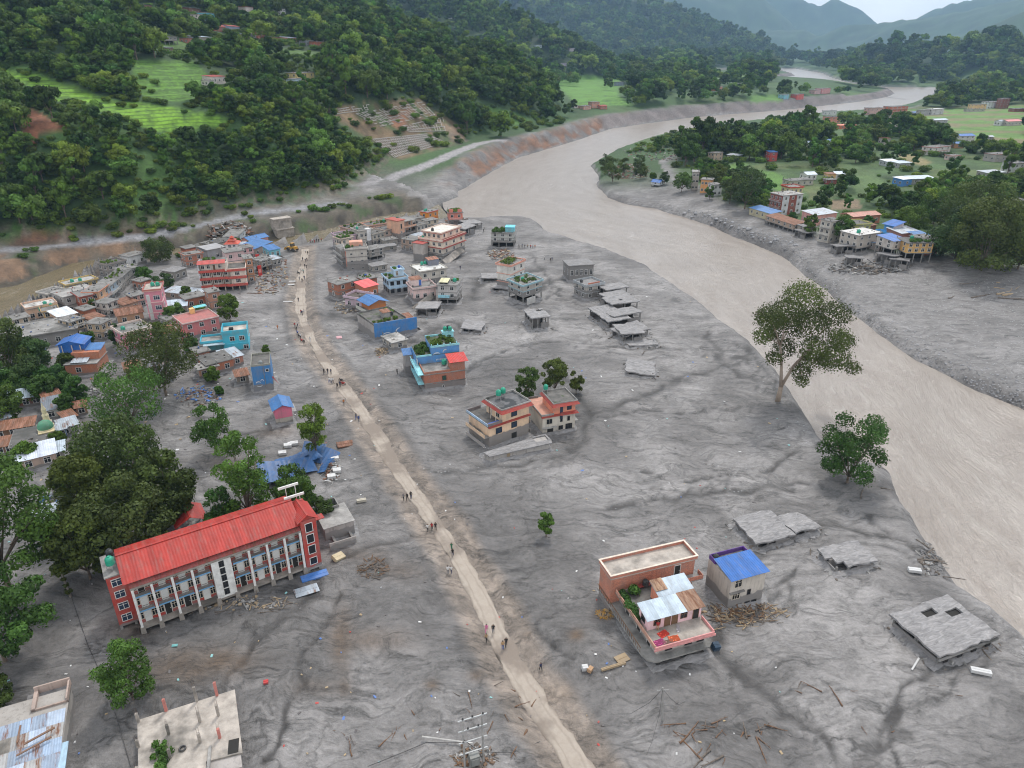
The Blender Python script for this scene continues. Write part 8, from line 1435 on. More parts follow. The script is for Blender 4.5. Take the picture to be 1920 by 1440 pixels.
# ================================================================ people
def person_mesh(kind):
    me = bpy.data.meshes.new('person'); s = {0: .26, 1: -.24, 2: .04}[kind]
    J = {'pel': (0,0,.93), 'che': (0,.01,1.30), 'nek': (0,.01,1.47), 'hed': (0,.03,1.58), 'top': (0,.02,1.70), 'shl': (-.17,0,1.40), 'shr': (.17,0,1.40), 'ell': (-.24,-s*.5-.02,1.14), 'elr': (.24,s*.5-.02,1.14), 'wrl': (-.25,-s*.8+.08,.92), 'wrr': (.25,s*.8+.08,.92), 'hal': (-.25,-s*.9+.12,.83), 'har': (.25,s*.9+.12,.83),
         'hil': (-.09,0,.88), 'hir': (.09,0,.88), 'knl': (-.10,s*.7+.05,.49), 'knr': (.10,-s*.7+.05,.49), 'anl': (-.10,s*1.0-.03,.09), 'anr': (.10,-s*1.0-.03,.09), 'tol': (-.11,s*1.0+.13,.03), 'tor': (.11,-s*1.0+.13,.03)}
    E_ = [('pel','che'),('che','nek'),('nek','hed'),('hed','top'),('che','shl'),('che','shr'),('shl','ell'),('shr','elr'),('ell','wrl'),('elr','wrr'),('wrl','hal'),('wrr','har'),('pel','hil'),('pel','hir'),('hil','knl'),('hir','knr'),('knl','anl'),('knr','anr'),('anl','tol'),('anr','tor')]
    Rr = dict(pel=.15, che=.16, nek=.06, hed=.10, top=.07, shl=.075, shr=.075, ell=.05, elr=.05, wrl=.036, wrr=.036, hal=.04, har=.04, hil=.10, hir=.10, knl=.07, knr=.07, anl=.05, anr=.05, tol=.042, tor=.042)
    k = list(J); me.from_pydata([J[a] for a in k], [(k.index(a), k.index(b)) for a, b in E_], [])
    o = bpy.data.objects.new('person', me); COL.objects.link(o); md = o.modifiers.new('skin', 'SKIN'); o.modifiers.new('sub', 'SUBSURF').levels = 1
    if not me.skin_vertices: me.skin_vertices.new()
    for i, a in enumerate(k): me.skin_vertices[0].data[i].radius = (Rr[a], Rr[a]*(.72 if a in ('pel','che') else 1))
    me.skin_vertices[0].data[0].use_root = True
    dg = bpy.context.evaluated_depsgraph_get(); dg.update(); out = bpy.data.meshes.new_from_object(o.evaluated_get(dg)); bpy.data.objects.remove(o)
    out.materials.clear()
    for _ in range(4): out.materials.append(WHITE)
    for p in out.polygons:
        c = p.center; p.use_smooth = True
        p.material_index = 3 if c.z > 1.61 or (c.z > 1.5 and c.y < -.03) else (2 if c.z > 1.46 or (abs(c.x) > .19 and c.z < 1.12 and c.z > .7) else (0 if c.z > .90 else 1))
        if c.z < .06: p.material_index = 3
    return out
PM = [person_mesh(k) for k in range(3)]
SKIN = plain((.26, .15, .10), .6); HAIR = plain((.015, .012, .012), .6)
CLO = {'white': (.72,.72,.72), 'black': (.018,.018,.02), 'red': (.42,.03,.03), 'green': (.02,.16,.08), 'pink': (.62,.16,.34), 'tan': (.42,.27,.14), 'blue': (.05,.10,.30), 'grey': (.16,.17,.19), 'orange': (.50,.16,.03), 'teal': (.03,.24,.26), 'navy': (.025,.035,.09), 'purple': (.16,.05,.22)}
PPL = [  # feet in the photo, top, trousers, label, facing (0 = towards the viewer)
 (757,939,'grey','black','person in grey, left of three walking abreast on the track',0),(764,939,'black','black','person in black, middle of three walking abreast on the track',0),(771,936,'black','navy','person in black, right of three walking abreast on the track',0),(802,997,'white','black','person in white and black at the wet crossing of the track',3),(810,995,'red','black','person in a red top at the wet crossing of the track',3),(817,995,'black','black','person in black at the wet crossing of the track',3),(847,1032,'green','green','person in green walking above the white-shirted pair',0),(849,1044,'black','navy','person in dark clothes just below the one in green',3),(840,1077,'white','grey','left one of two people in white shirts side by side',3),(846,1076,'white','navy','right one of two people in white shirts side by side',3),
 (912,1187,'pink','pink','person in pink on the lower track',3),(925,1188,'black','grey','person in black beside the one in pink on the lower track',0),(912,1204,'tan','black','person in a tan top just below the one in pink',3),(949,1212,'black','black','tall person in black on the lowest part of the track',0),(943,1219,'tan','blue','person in a tan top and blue trousers on the lowest part of the track',3),(1014,1258,'navy','black','person in dark clothes crouched look on the mud right of the track',1),
 (608,702,'black','black','left of three dark figures at the track bend',0),(615,702,'black','navy','middle of three dark figures at the track bend',0),(621,702,'navy','black','right of three dark figures at the track bend',0),(618,719,'white','blue','left of three people in white below the track bend',3),(622,720,'white','navy','middle of three people in white below the track bend',3),(625,719,'white','black','right of three people in white below the track bend',3),(633,729,'black','black','dark figure below the motorbikes at the track bend',0),(638,726,'navy','black','dark figure beside the motorbikes at the track bend',0),(645,760,'orange','black','person in an orange top alone on the track',3),(668,787,'grey','blue','left one of a grey-blue clad pair on the track',0),(673,792,'blue','grey','right one of a grey-blue clad pair on the track',0),
 (573,475,'white','black','person in white at the far end of the track',0),(577,478,'black','black','person in black at the far end of the track',0),(568,490,'black','navy','dark figure near the bulldozer cutting',0),(573,492,'navy','black','left of a dark pair on the far track',3),(576,491,'black','black','right of a dark pair on the far track',3),(572,503,'black','grey','dark figure on the far track beside another',0),(575,504,'black','black','second dark figure close by on the far track',0),(565,511,'white','grey','person in white on the left edge of the far track',3),(569,513,'teal','black','person in teal on the far track',0),(562,526,'grey','black','person in grey at the left edge of the track',3),(567,530,'black','black','person in black in mid track',0),(571,525,'navy','navy','person in navy at the right edge of the track',0),(560,566,'black','navy','lone dark figure on the pale track',0),(565,590,'red','black','person in red beside one in white on the track',0),(567,592,'navy','black','person in navy between red and white on the track',0),(570,589,'white','black','person in white right of the one in red',3),(553,614,'red','grey','person in red by the parked motorbikes',1),(558,612,'white','navy','person in white by the parked motorbikes',1),(564,635,'white','black','person in white below the parked motorbikes',3),(571,647,'black','black','dark figure at the lower end of the parked motorbikes',0),(582,642,'white','white','person all in white in the middle of the track',0),(521,618,'orange','orange','person in orange alone on the mud left of the track',1),
 (582,456,'red','black','leftmost of the crowd at the tributary edge',0),(586,455,'white','black','person in white in the crowd at the tributary edge',0),(590,456,'red','red','person all in red in the crowd at the tributary edge',0),(594,454,'navy','black','person in navy in the crowd at the tributary edge',0),(598,455,'black','black','person in black in the crowd at the tributary edge',0),(603,453,'red','navy','rightmost of the crowd at the tributary edge',0),
 (973,465,'black','black','leftmost of the line of people by the lone plant-roofed house',1),(979,464,'navy','black','person in navy in the line by the lone house',1),(984,465,'black','navy','person in black in the line by the lone house',1),(989,465,'tan','black','person in tan in the line by the lone house',1),(995,466,'red','black','person in red in the line by the lone house',1),(999,466,'purple','black','person in purple in the line by the lone house',1),(1003,466,'orange','navy','rightmost of the line of people by the lone house',1),
 (1021,487,'white','black','person in white on the open plain near the river',1),(1032,491,'black','black','left of two dark figures on the open plain near the river',0),(1035,490,'navy','black','right of two dark figures on the open plain near the river',0),(863,506,'navy','navy','dark figure below the banded cream block',0),(745,702,'black','black','dark figure standing on the mud left of the brick and blue house',0),(907,436,'black','black','lone dark figure near the river mouth',0)]
for i, (x, y, a, c, lb, fc) in enumerate(PPL):
    p = hit(x, y); o = bpy.data.objects.new('person', PM[i % 3]); COL.objects.link(o); o.location = (p.x, p.y, p.z+.02 if fc == 1 else p.z+.10)
    o.rotation_euler = (0, 0, {0: math.pi+.3*((i % 5)-2)*.3, 1: i*1.7, 3: .25*((i % 3)-1)}[fc]); s = .96+.05*(i % 3); o.scale = (s, s, s)
    for k, m_ in enumerate((plain(CLO[a], .9), plain(CLO[c], .9), SKIN, HAIR)): o.material_slots[k].link = 'OBJECT'; o.material_slots[k].material = m_
    tag(o, lb.replace('crouched look ', ''), 'person', 'people walking through the buried bazaar')
o = bpy.data.objects.new('person', PM[2]); COL.objects.link(o); o.location = CC.pt(1.6, 3.0, 3.96); o.rotation_euler = (0, 0, 2.8)
for k, m_ in enumerate((plain(CLO['red'], .9), plain(CLO['tan'], .9), SKIN, HAIR)): o.material_slots[k].link = 'OBJECT'; o.material_slots[k].material = m_
tag(o, 'person standing at the pink room window on the rug terrace', 'person')
# ---------------------------------------------------------------- motorbikes
def ring(mb, c, r, t_, n=14, mi=0):
    for k in range(n): a, b_ = k*2*math.pi/n, (k+1)*2*math.pi/n; mb.tube((c[0]+r*math.cos(a), c[1], c[2]+r*math.sin(a)), (c[0]+r*math.cos(b_), c[1], c[2]+r*math.sin(b_)), t_, t_, 5, mi)
mt = {k: None for k in ('body','wheel')}
bd = MB().obox((0,0,.62),(.38,0,.03),(0,.12,0),(0,0,.14)).obox((-.35,0,.80),(.34,0,.05),(0,.13,0),(0,0,.06)).tube((.55,0,.32),(.42,0,1.0),.04).tube((-.1,0,.45),(-.62,0,.32),.05).obox((0,0,.42),(.2,0,0),(0,.14,0),(0,0,.14)).tube((.40,-.32,1.02),(.40,.32,1.02),.025).obox((.5,0,.88),(.07,0,0),(0,.09,0),(0,0,.09))
bike = {c: bd.mesh('frame', plain(v, .35)) for c, v in (('black',(.02,.02,.022)),('red',(.30,.02,.02)),('blue',(.02,.05,.22)))}
wh = MB(); ring(wh, (0,0,.32), .28, .055); wh.tube((0,-.06,.32),(0,.06,.32),.09,.09,8); whm = wh.mesh('wheel', BLACKP)
for i, (x, y, c, lb) in enumerate([(556,617,'black','topmost of the parked motorbikes beside the track'),(558,626,'blue','blue motorbike among those parked beside the track'),(561,632,'black','third of the parked motorbikes beside the track'),(566,641,'red','lowest, red one of the parked motorbikes beside the track'),(560,514,'black','motorbike at the left edge of the far track'),(640,716,'black','upper motorbike parked at the track bend'),(643,722,'red','lower motorbike parked at the track bend')]):
    p = hit(x, y); t_ = empty('motorbike', (p.x, p.y, p.z+.06), 2.0+i*.13); tag(t_, lb, 'motorbike', 'motorbikes parked along the track'); link('frame', bike[c], None, t_)
    for xx in (.62, -.62): o = link('wheel', whm, None, t_); o.location = (xx, 0, 0)
# ---------------------------------------------------------------- bulldozer at the head of the track
p = hit(549, 470); t_ = empty('bulldozer', p, 2.6); tag(t_, 'yellow loader digging at the head of the track by the tributary', 'bulldozer'); YEL = plain((.50, .27, .04), .5)
MB().box(-2.2, .6, -1.0, 1.0, .9, 2.0).box(.6, 2.4, -.8, .8, .9, 1.7).build('body', YEL, t_); MB().add([(-.9,-.85,2.0),(.6,-.85,2.0),(.6,.85,2.0),(-.9,.85,2.0),(-.7,-.75,3.3),(.35,-.75,3.3),(.35,.75,3.3),(-.7,.75,3.3)],[(4,5,6,7),(0,1,5,4),(1,2,6,5),(2,3,7,6),(3,0,4,7)]).build('cab', plain((.10,.09,.07),.3), t_); MB().box(-.85, .5, -.82, .82, 3.3, 3.42).build('cab_roof', YEL, t_)
for xx in (-1.5, 1.5):
    for yy in (-1.15, 1.15):
        o = MB().lathe([(.3,-.25),(.72,-.25),(.75,0),(.72,.25),(.3,.25)], 16).build('wheel', BLACKP, t_); o.location = (xx, yy, .72); o.rotation_euler = (R(90), 0, 0)
MB().tube((1.2,-.6,1.6),(3.3,-.6,1.0),.14).tube((1.2,.6,1.6),(3.3,.6,1.0),.14).build('lift_arms', YEL, t_); MB().add([(3.2,-1.3,.2),(4.2,-1.3,.2),(3.3,-1.3,1.4),(3.2,1.3,.2),(4.2,1.3,.2),(3.3,1.3,1.4)],[(0,1,2),(5,4,3),(0,3,4,1),(2,5,3,0)]).build('bucket', YEL, t_)
# ---------------------------------------------------------------- concrete works
b = Bld('bridge_abutment', 'tall concrete bridge abutment left standing on the tributary bank', (521,447), (553,442), 6, 'abutment', near=True)
b.box('lower_wall', 0, b.w, 0, 5, -3, 4.4, concrete(.36,2)); b.box('ledge', -.3, b.w+.1, -.5, 5, 4.4, 4.8, concrete(.4,2)); b.box('upper_wall', -.6, b.w-.6, .6, 5, 4.8, 9.2, concrete(.34,2)); b.box('cap', -.8, b.w-.4, .3, 5, 9.2, 9.6, concrete(.4,2))
LC = plain((.46, .43, .40), .85)
def lattice(label, TL, TR, BR, BL_, rows, cols, drop=0.0, seed=1):
    g = random.Random(seed); q = lambda u, v: hit((TL[0]*(1-u)+TR[0]*u)*(1-v)+(BL_[0]*(1-u)+BR[0]*u)*v, (TL[1]*(1-u)+TR[1]*u)*(1-v)+(BL_[1]*(1-u)+BR[1]*u)*v)
    nodes = [[q(j/cols, i/rows)+Vector((0,0,.35)) for j in range(cols+1)] for i in range(rows+1)]; o0 = nodes[rows][0].copy(); h_, v_ = MB(), MB()
    for i in range(rows+1):
        for j in range(cols):
            if g.random() > drop: h_.tube(nodes[i][j]-o0, nodes[i][j+1]-o0, .34, .34, 4)
    for j in range(cols+1):
        for i in range(rows):
            if g.random() > drop*.8: v_.tube(nodes[i][j]-o0, nodes[i+1][j]-o0, .30, .30, 4)
    t_ = empty('retaining_lattice', o0); tag(t_, label, 'retaining frame'); h_.build('cross_beams', LC, t_, kind='stuff'); v_.build('slope_beams', LC, t_, kind='stuff')
lattice('complete concrete lattice on the lowest cut of the hillside', (699,262), (800,252), (836,268), (739,296), 7, 26, .02, 1); lattice('small concrete lattice on the middle cut of the hillside', (752,238), (830,221), (835,246), (768,248), 3, 15, .15, 2); lattice('overgrown concrete lattice on the upper cut of the hillside', (662,215), (792,192), (815,216), (712,238), 5, 24, .42, 3); lattice('sparse concrete lattice at the top left of the hillside cut', (604,210), (692,197), (696,206), (610,217), 2, 16, .4, 4)
# ---------------------------------------------------------------- poles and cables
p = hit(1243, 1352); t_ = empty('utility_pole', p, 0); tag(t_, 'leaning concrete utility pole with trailing wires in front of the rug house', 'pole'); MB().tube((0,0,-1),(-.4,.6,5.4),.16,.11,8).build('pole', concrete(.3), t_); MB().tube((-1.1,.6,4.9),(.4,.6,5.0),.05).build('crossarm', GREYM, t_)
for dx, dy in ((-6,1),(3.5,3),(-3,-5)): MB().path([(-.4,.6,5.2),(dx*.3,dy*.3+.4,2.6),(dx*.7,dy*.7,.5),(dx,dy,.1)], .025, 4).build('wire', BLACKP, t_)
p = hit(872, 1440); t_ = empty('transformer_frame', p, .35); tag(t_, 'buried two-pole transformer frame with crossarms and insulators at the bottom edge', 'transformer frame')
for i, x in enumerate((0, 2.4)): MB().tube((x,0,-2),(x,.3,8.2),.15,.11,8).build('pole', concrete(.33), t_)
for z in (2.2, 4.2, 6.2, 8.0): MB().box(-.6, 3.0, .12, .24, z, z+.13).build('crossarm', plain((.42,.44,.45),.4), t_)
for x, z in ((0,8.15),(1.2,8.15),(2.5,8.15),(.6,6.35),(1.9,6.35)): MB().lathe([(.06,0),(.13,.08),(.07,.14),(.12,.22),(.05,.32)], 8, (x,.18,z)).build('insulator', BLACKP, t_)
MB().box(.6, 1.8, -.5, .6, .4, 1.9).box(.7, 1.7, .6, .75, .6, 1.7).box(.7, 1.7, -.65, -.5, .6, 1.7).build('transformer', plain((.20,.21,.20),.5), t_)
p = hit(838, 1392); t_ = empty('fallen_pole', p, -.12); tag(t_, 'pale fallen concrete pole lying across driftwood near the transformer', 'pole'); MB().tube((-3.2,0,.55),(3.3,0,.35),.13,.10,8).build('pole', concrete(.46), t_); MB().tube((2.0,-.3,.4),(2.0,.35,.4),.05).build('crossarm', GREYM, t_)
p = hit(134, 1120); t_ = empty('buried_pole', p, 0); tag(t_, 'mud-caked pole stump with weeds caught on it left of the hotel', 'pole'); MB().tube((0,0,-1),(-.5,.2,5.0),.22,.14,8).build('pole', concrete(.22,2), t_); link('weeds', crown_mesh(77, [(-.2,0,1.2,.5),(-.3,.1,2.4,.4),(-.4,.1,3.6,.35)], 260, .22, LEAF_OLIVE, 'weeds'), None, t_)
def cable(label, pts, r=.04, name='cable'):
    v = [hit(x, y)+Vector((0,0,h)) for x, y, h in pts]; o0 = v[0].copy(); vv = []
    for a, b_ in zip(v[:-1], v[1:]):
        for k in range(8): u = k/8; q = a.lerp(b_, u); q.z -= .6*math.sin(math.pi*u)*(1 if min(a.z, b_.z) > 1.2 else .1); vv.append(q-o0)
    vv.append(v[-1]-o0); o = MB().path(vv, r, 4).build(name, BLACKP); o.location = o0; tag(o, label, 'cable'); return o
cable('long black cable running diagonally left of the unfinished roof', [(134,1120,.2),(165,1210,.15),(196,1280,.15),(220,1350,.2),(246,1440,.2)]); cable('cable from the transformer frame sweeping to the track', [(872,1440,5.0),(900,1412,.3),(960,1412,.15),(1012,1392,.15)]); cable('cable stretching to the lower left from the transformer frame', [(872,1440,4.5),(800,1395,.3),(690,1440,.3)]); cable('slack wire along the lane below the big tree', [(186,690,.4),(205,720,.3),(196,760,.2)], .05)
# ---------------------------------------------------------------- driftwood, rubble, litter
def bent(g, Ls, r):
    m_ = MB(); p0 = Vector((0,0,.0)); d = Vector((1,0,0)); n = 5
    for k in range(n):
        q = p0+d*Ls/n; m_.tube(p0, q, r*(1-.13*k), r*(1-.13*(k+1)), 6); p0 = q; d = (d+Vector((0,g.uniform(-.25,.25),g.uniform(-.08,.1)))).normalized()
        if k in (2, 3): m_.tube(q, q+Vector((g.uniform(.3,.8),g.uniform(-.9,.9),g.uniform(.1,.7)))*Ls*.16, r*.45, r*.12, 5)
    return m_
LOGM = [[bent(random.Random(40+i), L_, r_).mesh('log', mt_, True) for i, (L_, r_) in enumerate([(4,.16),(2.6,.12),(6,.18),(1.8,.10)])] for mt_ in (GREYWOOD, PALEWOOD, plain((.17,.095,.055),.9))]
def logs(label, group, cx, cy, rx_, ry_, n, kind=0, big=1.0, ang=None):
    g = random.Random(int(cx*3+cy))
    for i in range(n):
        p = hit(cx+g.uniform(-rx_,rx_), cy+g.uniform(-ry_,ry_)); o = bpy.data.objects.new('log', LOGM[kind if g.random() < .75 else 0][g.randint(0,3)]); COL.objects.link(o)
        o.location = p+Vector((0,0,.08+.05*g.random())); o.rotation_euler = (g.uniform(0,6), g.uniform(-.06,.10), (ang if ang is not None else g.uniform(0,6.28))+g.uniform(-.5,.5)); s = big*g.uniform(.55,1.15); o.scale = (s,s,s); tag(o, label, 'log', group)
for a in [('bare driftwood branch in the tangle below the leaning pole','driftwood below the leaning pole',1318,1392,45,35,18,2,.8,None),('yellowish bamboo pole in the debris fan beside the blue-roofed house','debris fan beside the blue-roofed house',1400,1160,75,26,26,1,.8,.3),('driftwood stick under the long red hotel front','sticks heaped along the hotel front',430,1140,110,16,22,0,.55,.5),('half-buried brown log on the lower middle mud','logs strewn left of the track',930,1330,70,55,14,2,.7,None),('small driftwood log on the left lower mud','logs strewn before the transformer frame',720,1370,110,50,10,2,.6,None),('grey driftwood trunk caught on the river bank edge','driftwood snagged on the river bank',1760,1050,26,34,12,0,.9,None),('long pale trunk stranded on the gravel bar','trunks stranded on the right gravel bar',1820,545,70,18,8,1,3.2,.1),('bleached tree trunk in the wreck heap by the hill road','trunks heaped by the hill road',432,430,26,14,9,1,2.2,None),('splintered beam on the mud below the guesthouse','beams strewn below the guesthouse',500,520,28,34,20,2,1.0,None),('broken beam in the rubble before the drowned row','beams around the drowned row',1170,630,40,30,14,0,.9,None),('driftwood piece beside the round bank tree','driftwood by the bank trees',1640,900,26,30,5,0,1.0,None),('twisted root by the lower right trickle channels','roots in the lower right channels',1640,1330,170,60,10,2,.6,None),('brown log in the heap right of the leaning pole','logs heaped right of the leaning pole',1412,1372,30,14,9,2,.8,None)]: logs(*a)
def heap(label, cx, cy, rx_, ry_, n, mats, size=.5, hgt=.5, cat='rubble', planks=.4):
    g = random.Random(int(cx+cy*3)); c0 = hit(cx, cy); m_ = MB()
    for i in range(n):
        a, q = g.uniform(0,6.28), math.sqrt(g.random()); p = hit(cx+rx_*q*math.cos(a), cy+ry_*q*math.sin(a))-c0; s = size*g.uniform(.35,1.2)
        e = Euler((g.uniform(-.5,.5), g.uniform(-.5,.5), g.uniform(0,6.28))).to_matrix(); lng = g.random() < planks
        m_.obox(p+Vector((0,0,hgt*(1-q)*g.random()+.05)), e@Vector((s*(1.8 if lng else .6),0,0)), e@Vector((0,s*(.16 if lng else .45),0)), e@Vector((0,0,s*(.10 if lng else .22))), g.randrange(len(mats)))
    o = m_.build('rubble', mats, kind='stuff'); o.location = c0; tag(o, label, cat); return o
BRK = plain((.22,.115,.075),.9); CONC = concrete(.32); MUDM = silt(.2); BLU = plain(lin(70,120,190),.5); WHT = plain((.6,.6,.6),.7)
for a in [('timber and brick wreckage heaped beside the hill road',432,436,42,20,160,[GREYWOOD,GREYM,BRK,CONC],1.6,2.5),('broken brick and timber spread between guesthouse and track',505,512,36,44,220,[GREYWOOD,BRK,PALEWOOD,MUDM],.9,.5),('rubble apron under the lone plant-roofed house',938,478,26,10,130,[BRK,CONC,PALEWOOD],.9,1.2),('brick debris spread over the grey point',1180,322,42,14,260,[BRK,CONC,BRK],1.3,.8),('brick debris on the upper bar behind the point trees',1240,286,70,16,200,[BRK,CONC,MUDM],1.4,.5),('debris along the foot of the red hotel',440,1130,120,14,200,[GREYWOOD,MUDM,CONC,PALEWOOD],.45,.3),('planks and litter fan beside the blue-roofed grey house',1390,1150,80,20,220,[GREYWOOD,PALEWOOD,WOODM],.5,.3,'rubble',.9),('maize cobs and straw spilled left of the rug house',1136,1152,18,10,150,[plain((.45,.24,.04),.9),PALEWOOD],.25,.25),('wreckage under the houses at the tributary mouth',856,416,22,8,120,[GREYWOOD,BRK,GREYM],1.3,1.6),('collapsed stones and boards under the lane trees',372,742,44,18,170,[GREYWOOD,CONC,BRK,BLU],.6,.3),('stone rubble at the lower end of the lane',186,732,26,12,140,[CONC,MUDM],.8,.4),('rubble and roof pieces around the crumpled blue roof',620,882,18,26,120,[WHT,CONC,BRK],.5,.3),('twigs and rubbish beside the drainage box on the mud',700,1068,30,20,110,[GREYWOOD,WOODM],.4,.3,'rubble',.95),('wreckage below the washed-out houses on the right bank',1620,504,70,12,200,[GREYWOOD,CONC,MUDM],1.2,.9),('stones and branches along the crumbling near bank',1750,1040,24,40,160,[GREYWOOD,MUDM,CONC],.6,.3),('scrap around the transformer frame foot',890,1420,40,26,120,[GREYWOOD,CONC,WOODM],.4,.3),('tin and timber wreckage among the lane shacks',110,950,40,26,90,[GREYM,tin(lin(165,175,185)),WOODM,BLU],.9,.6),('rubble along the near edge of the lane',320,640,40,30,120,[CONC,BRK,GREYM],.7,.4),('timber scraps before the brick shed by the track',655,575,30,14,90,[GREYWOOD,PALEWOOD,CONC],.7,.5),('twigs heaped beside the low house before the blue hall',716,660,12,8,80,[GREYWOOD,PALEWOOD],.5,.6,'rubble',.95)]: heap(*a)
g = random.Random(3); m_ = MB(); LIT = [plain(c, .7) for c in ((.7,.7,.7),(.1,.2,.5),(.45,.06,.05),(.25,.5,.5),(.4,.3,.18),(.12,.11,.11))]
for i in range(520):
    x, y = (g.uniform(0,1500), g.uniform(520,1430)) if i % 3 else (g.uniform(80,720), g.uniform(480,1000)); p = hit(x, y)
    if dw.shape and gval(dw, p.x, p.y) < 2: continue
    s = g.uniform(.08,.26)*(1 if y > 900 else 1.4); e = Euler((g.uniform(-.3,.3), g.uniform(-.3,.3), g.uniform(0,6.28))).to_matrix(); m_.obox(p+Vector((0,0,.05)), e@Vector((s,0,0)), e@Vector((0,s*.6,0)), e@Vector((0,0,.04)), g.choice([0,0,0,1,2,3,4,4,5,5,5]))
o = m_.build('litter', LIT, kind='stuff'); tag(o, 'small scattered litter and scraps over the drying mud', 'litter')
# boulders on the far bank
BM = []
for i in range(4):
    bm_ = bmesh.new(); bmesh.ops.create_icosphere(bm_, subdivisions=2, radius=1)
    for v in bm_.verts: v.co *= 1+.34*(vnoise(np.array([v.co.x*1.7+i*9+5]), np.array([v.co.y*1.7+v.co.z*2.3+5]), i)[0]-.5); v.co.z *= .68
    me = bpy.data.meshes.new('boulder'); bm_.to_mesh(me); bm_.free(); me.materials.append(concrete(.32,1)); BM.append(me)
for i in range(34):
    u = i/33; x = 1284+u*215+g.uniform(-8,8); y = 398+u*68+g.uniform(-9,6); p = hit(x, y); o = bpy.data.objects.new('boulder', BM[i % 4]); COL.objects.link(o); s = g.uniform(.4,1.0)*(1.7 if i % 9 == 0 else 1); o.location = p; o.scale = (s,s,s); o.rotation_euler = (0,0,g.uniform(0,6)); tag(o, 'pale boulder washed out along the foot of the far mud bank', 'boulder', 'boulders along the far bank')
m_ = MB()
for i in range(900):
    k = g.random(); x, y = (1290+k*215+g.uniform(-12,12), 400+k*70+g.uniform(-14,10)) if i < 420 else ((g.uniform(1490,1900), 0) if 0 else (1480+g.random()*440, 0))
    if i >= 420: y = float(np.interp(x, [1480,1562,1630,1725,1839,1920], [486,548,608,674,731,762]))-g.random()**2*46
    p = hit(x, y); s = g.uniform(.08,.26); m_.obox(p+Vector((0,0,.05)), Vector((s,g.uniform(-.1,.1),0)), Vector((0,s*.8,.05)), Vector((.03,0,s*.5)), 0)
o = m_.build('shore_stones', [concrete(.27,1)], kind='stuff'); tag(o, 'stones lining the far river shore and gravel bar', 'stones')
# crumpled blue roof sheets
p0 = hit(560, 880); t_ = empty('collapsed_roof', p0, 0); tag(t_, 'crumpled blue tin roof sheets collapsed beside the feathery tree', 'collapsed roof'); g = random.Random(9)
for i, (x, y, a_, sx_, sy_, tl) in enumerate([(525,885,.5,4.2,2.4,.25),(548,868,.45,3.4,2.0,-.2),(560,885,.6,3.6,2.2,.3),(605,860,-.3,3.2,2.2,.35),(612,880,1.2,2.2,1.1,-.4),(515,905,.4,3.0,1.8,.15),(540,900,.3,3.4,1.6,-.3),(590,850,.1,2.4,1.6,.4),(575,868,.7,3,1.8,.1)]):
    q = hit(x, y)-p0+Vector((0,0,.9+.25*(i % 3))); e = Euler((tl, tl*.6, a_)).to_matrix(); mm = MB(); n = 14
    vs = [q+e@Vector(((k/n*2-1)*sx_, s_*sy_, .06*(k % 2)+.35*math.sin(k*.5+i)*.5)) for k in range(n+1) for s_ in (-1,1)]
    mm.add(vs, [(2*k, 2*k+2, 2*k+3, 2*k+1) for k in range(n)]); mm.add([v-Vector((0,0,.04)) for v in vs], [(2*k+1, 2*k+3, 2*k+2, 2*k) for k in range(n)]); mm.build('roof_sheet', tin(lin(50,92,142), 0, .4), t_)
for i, (x, y) in enumerate([(540,838),(552,834),(530,852),(628,862),(632,885),(622,896)]): MB().obox(hit(x,y)-p0+Vector((0,0,.4)), Vector((.8,.2,0)), Vector((-.2,.6,0)), Vector((0,0,.3))).build('white_panel', WHT, t_)
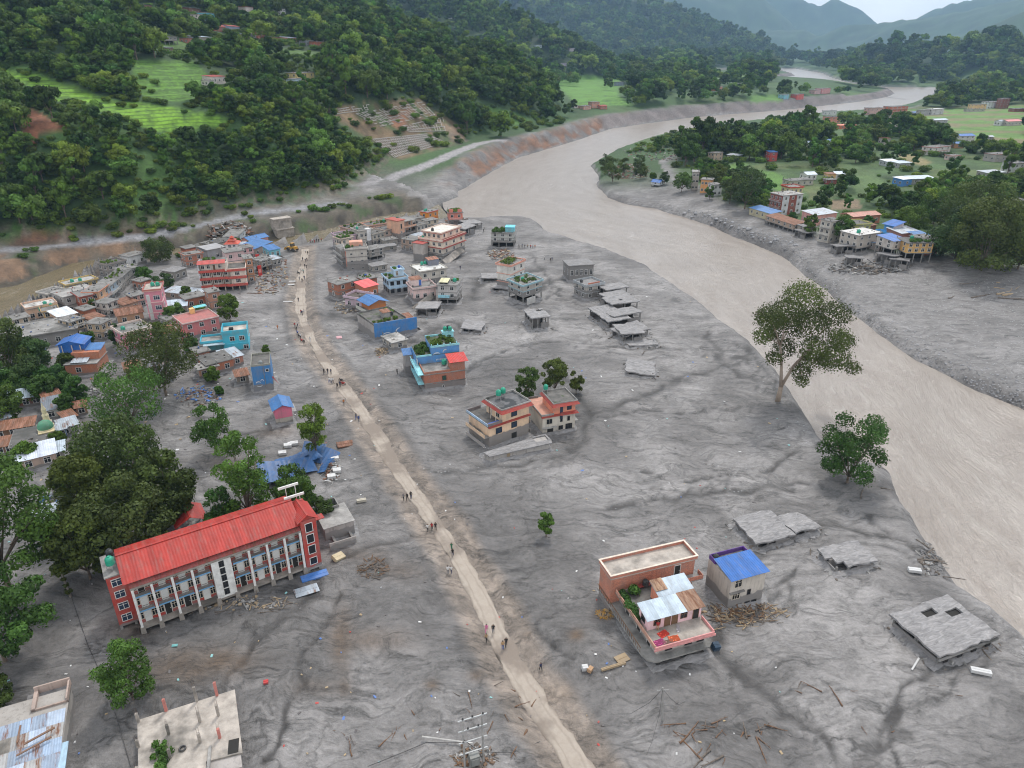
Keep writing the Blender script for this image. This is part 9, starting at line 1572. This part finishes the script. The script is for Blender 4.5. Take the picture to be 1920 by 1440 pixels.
# red brick-tin heap left of the hotel grove and sundries lying on the mud
def slabthing(name, label, cat, x, y, sx_, sy_, th_, rz, mat, tilt=.0, lift=.1):
    o = MB().box(-sx_, sx_, -sy_, sy_, 0, th_).box(-sx_*.96, sx_*.96, -sy_*.06, sy_*.06, th_, th_+.05).build(name, mat); o.location = hit(x, y)+Vector((0,0,lift)); o.rotation_euler = (tilt, tilt*.5, rz); tag(o, label, cat)
for a in [('tin_sheet','grey tin sheet lying on the mud before the hotel end','tin sheet',575,1108,1.9,1.0,.06,.5,ROOF_GREY,.06),('tarpaulin','blue tarpaulin under the hotel end tower','tarpaulin',590,1082,2.2,.8,.3,.5,BLU,.05),('white_box','white fridge-like box lying near the bank','box',1714,1072,1.0,.45,.5,-.2,WHT,.0),('metal_trunk','white box half sunk beside the wide silted roof','box',1838,1262,1.3,.4,.5,-.3,WHT,.0),('concrete_block','pale concrete block lying on the mud beside the track','block',678,941,.9,.35,.5,.3,plain((.5,.46,.38)),.0),('door_panel','pale door panel on the mud left of the rug house','panel',1166,1236,1.0,.7,.12,.5,PALEWOOD,.05),('log_beam','thick pale log in front of the rug house left corner','log',1150,1252,1.9,.18,.35,.35,PALEWOOD,.0),('sack','white sack dumped on the mud right of the track','sack',1096,1256,.42,.34,.7,.2,WHT,.1),('sack','brown and white sack beside the white one','sack',1106,1259,.42,.30,.6,1.0,plain((.45,.28,.16)),.1),('plastic_drum','dark blue drum tipped at the right corner of the rug house','drum',1340,1217,.5,.5,1.0,.3,plain((.02,.05,.09)),.2),('tin_sheet','bent white gutter beside the wide silted roof','gutter',1716,1246,1.6,.12,.1,.8,WHT,.1),('bucket','red plastic tub alone on the lower left mud','tub',499,1281,.32,.3,.3,.3,plain((.5,.05,.05)),.0),('tarpaulin','turquoise plastic bag on the dark mud before the hotel','bag',328,1212,.4,.2,.15,.2,plain((.2,.5,.5)),.0),('roof_sheet','rusty roof sheet on the mud above the crumpled blue roof','roof sheet',648,834,1.9,1.1,.25,.4,ROOF_RUST,.08),('tin_sheet','upper white sheet beside the far track','tin sheet',548,528,1.2,.5,.1,.0,WHT,.0),('tin_sheet','lower white sheet beside the far track','tin sheet',546,534,1.2,.5,.1,.0,WHT,.0),('tin_sheet','white roofing strip by the track bend','tin sheet',540,566,1.6,.4,.1,.0,WHT,.0),('broken_sign','cream wedge of wall lying at the hotel corner','wall piece',634,1048,1.0,.7,.7,.9,plain((.55,.46,.30)),.3),('parasol','pink and white umbrella on the mud between track and blue hall','umbrella',636,634,.8,.8,.25,.3,plain((.6,.35,.38)),.1)]: slabthing(*a)
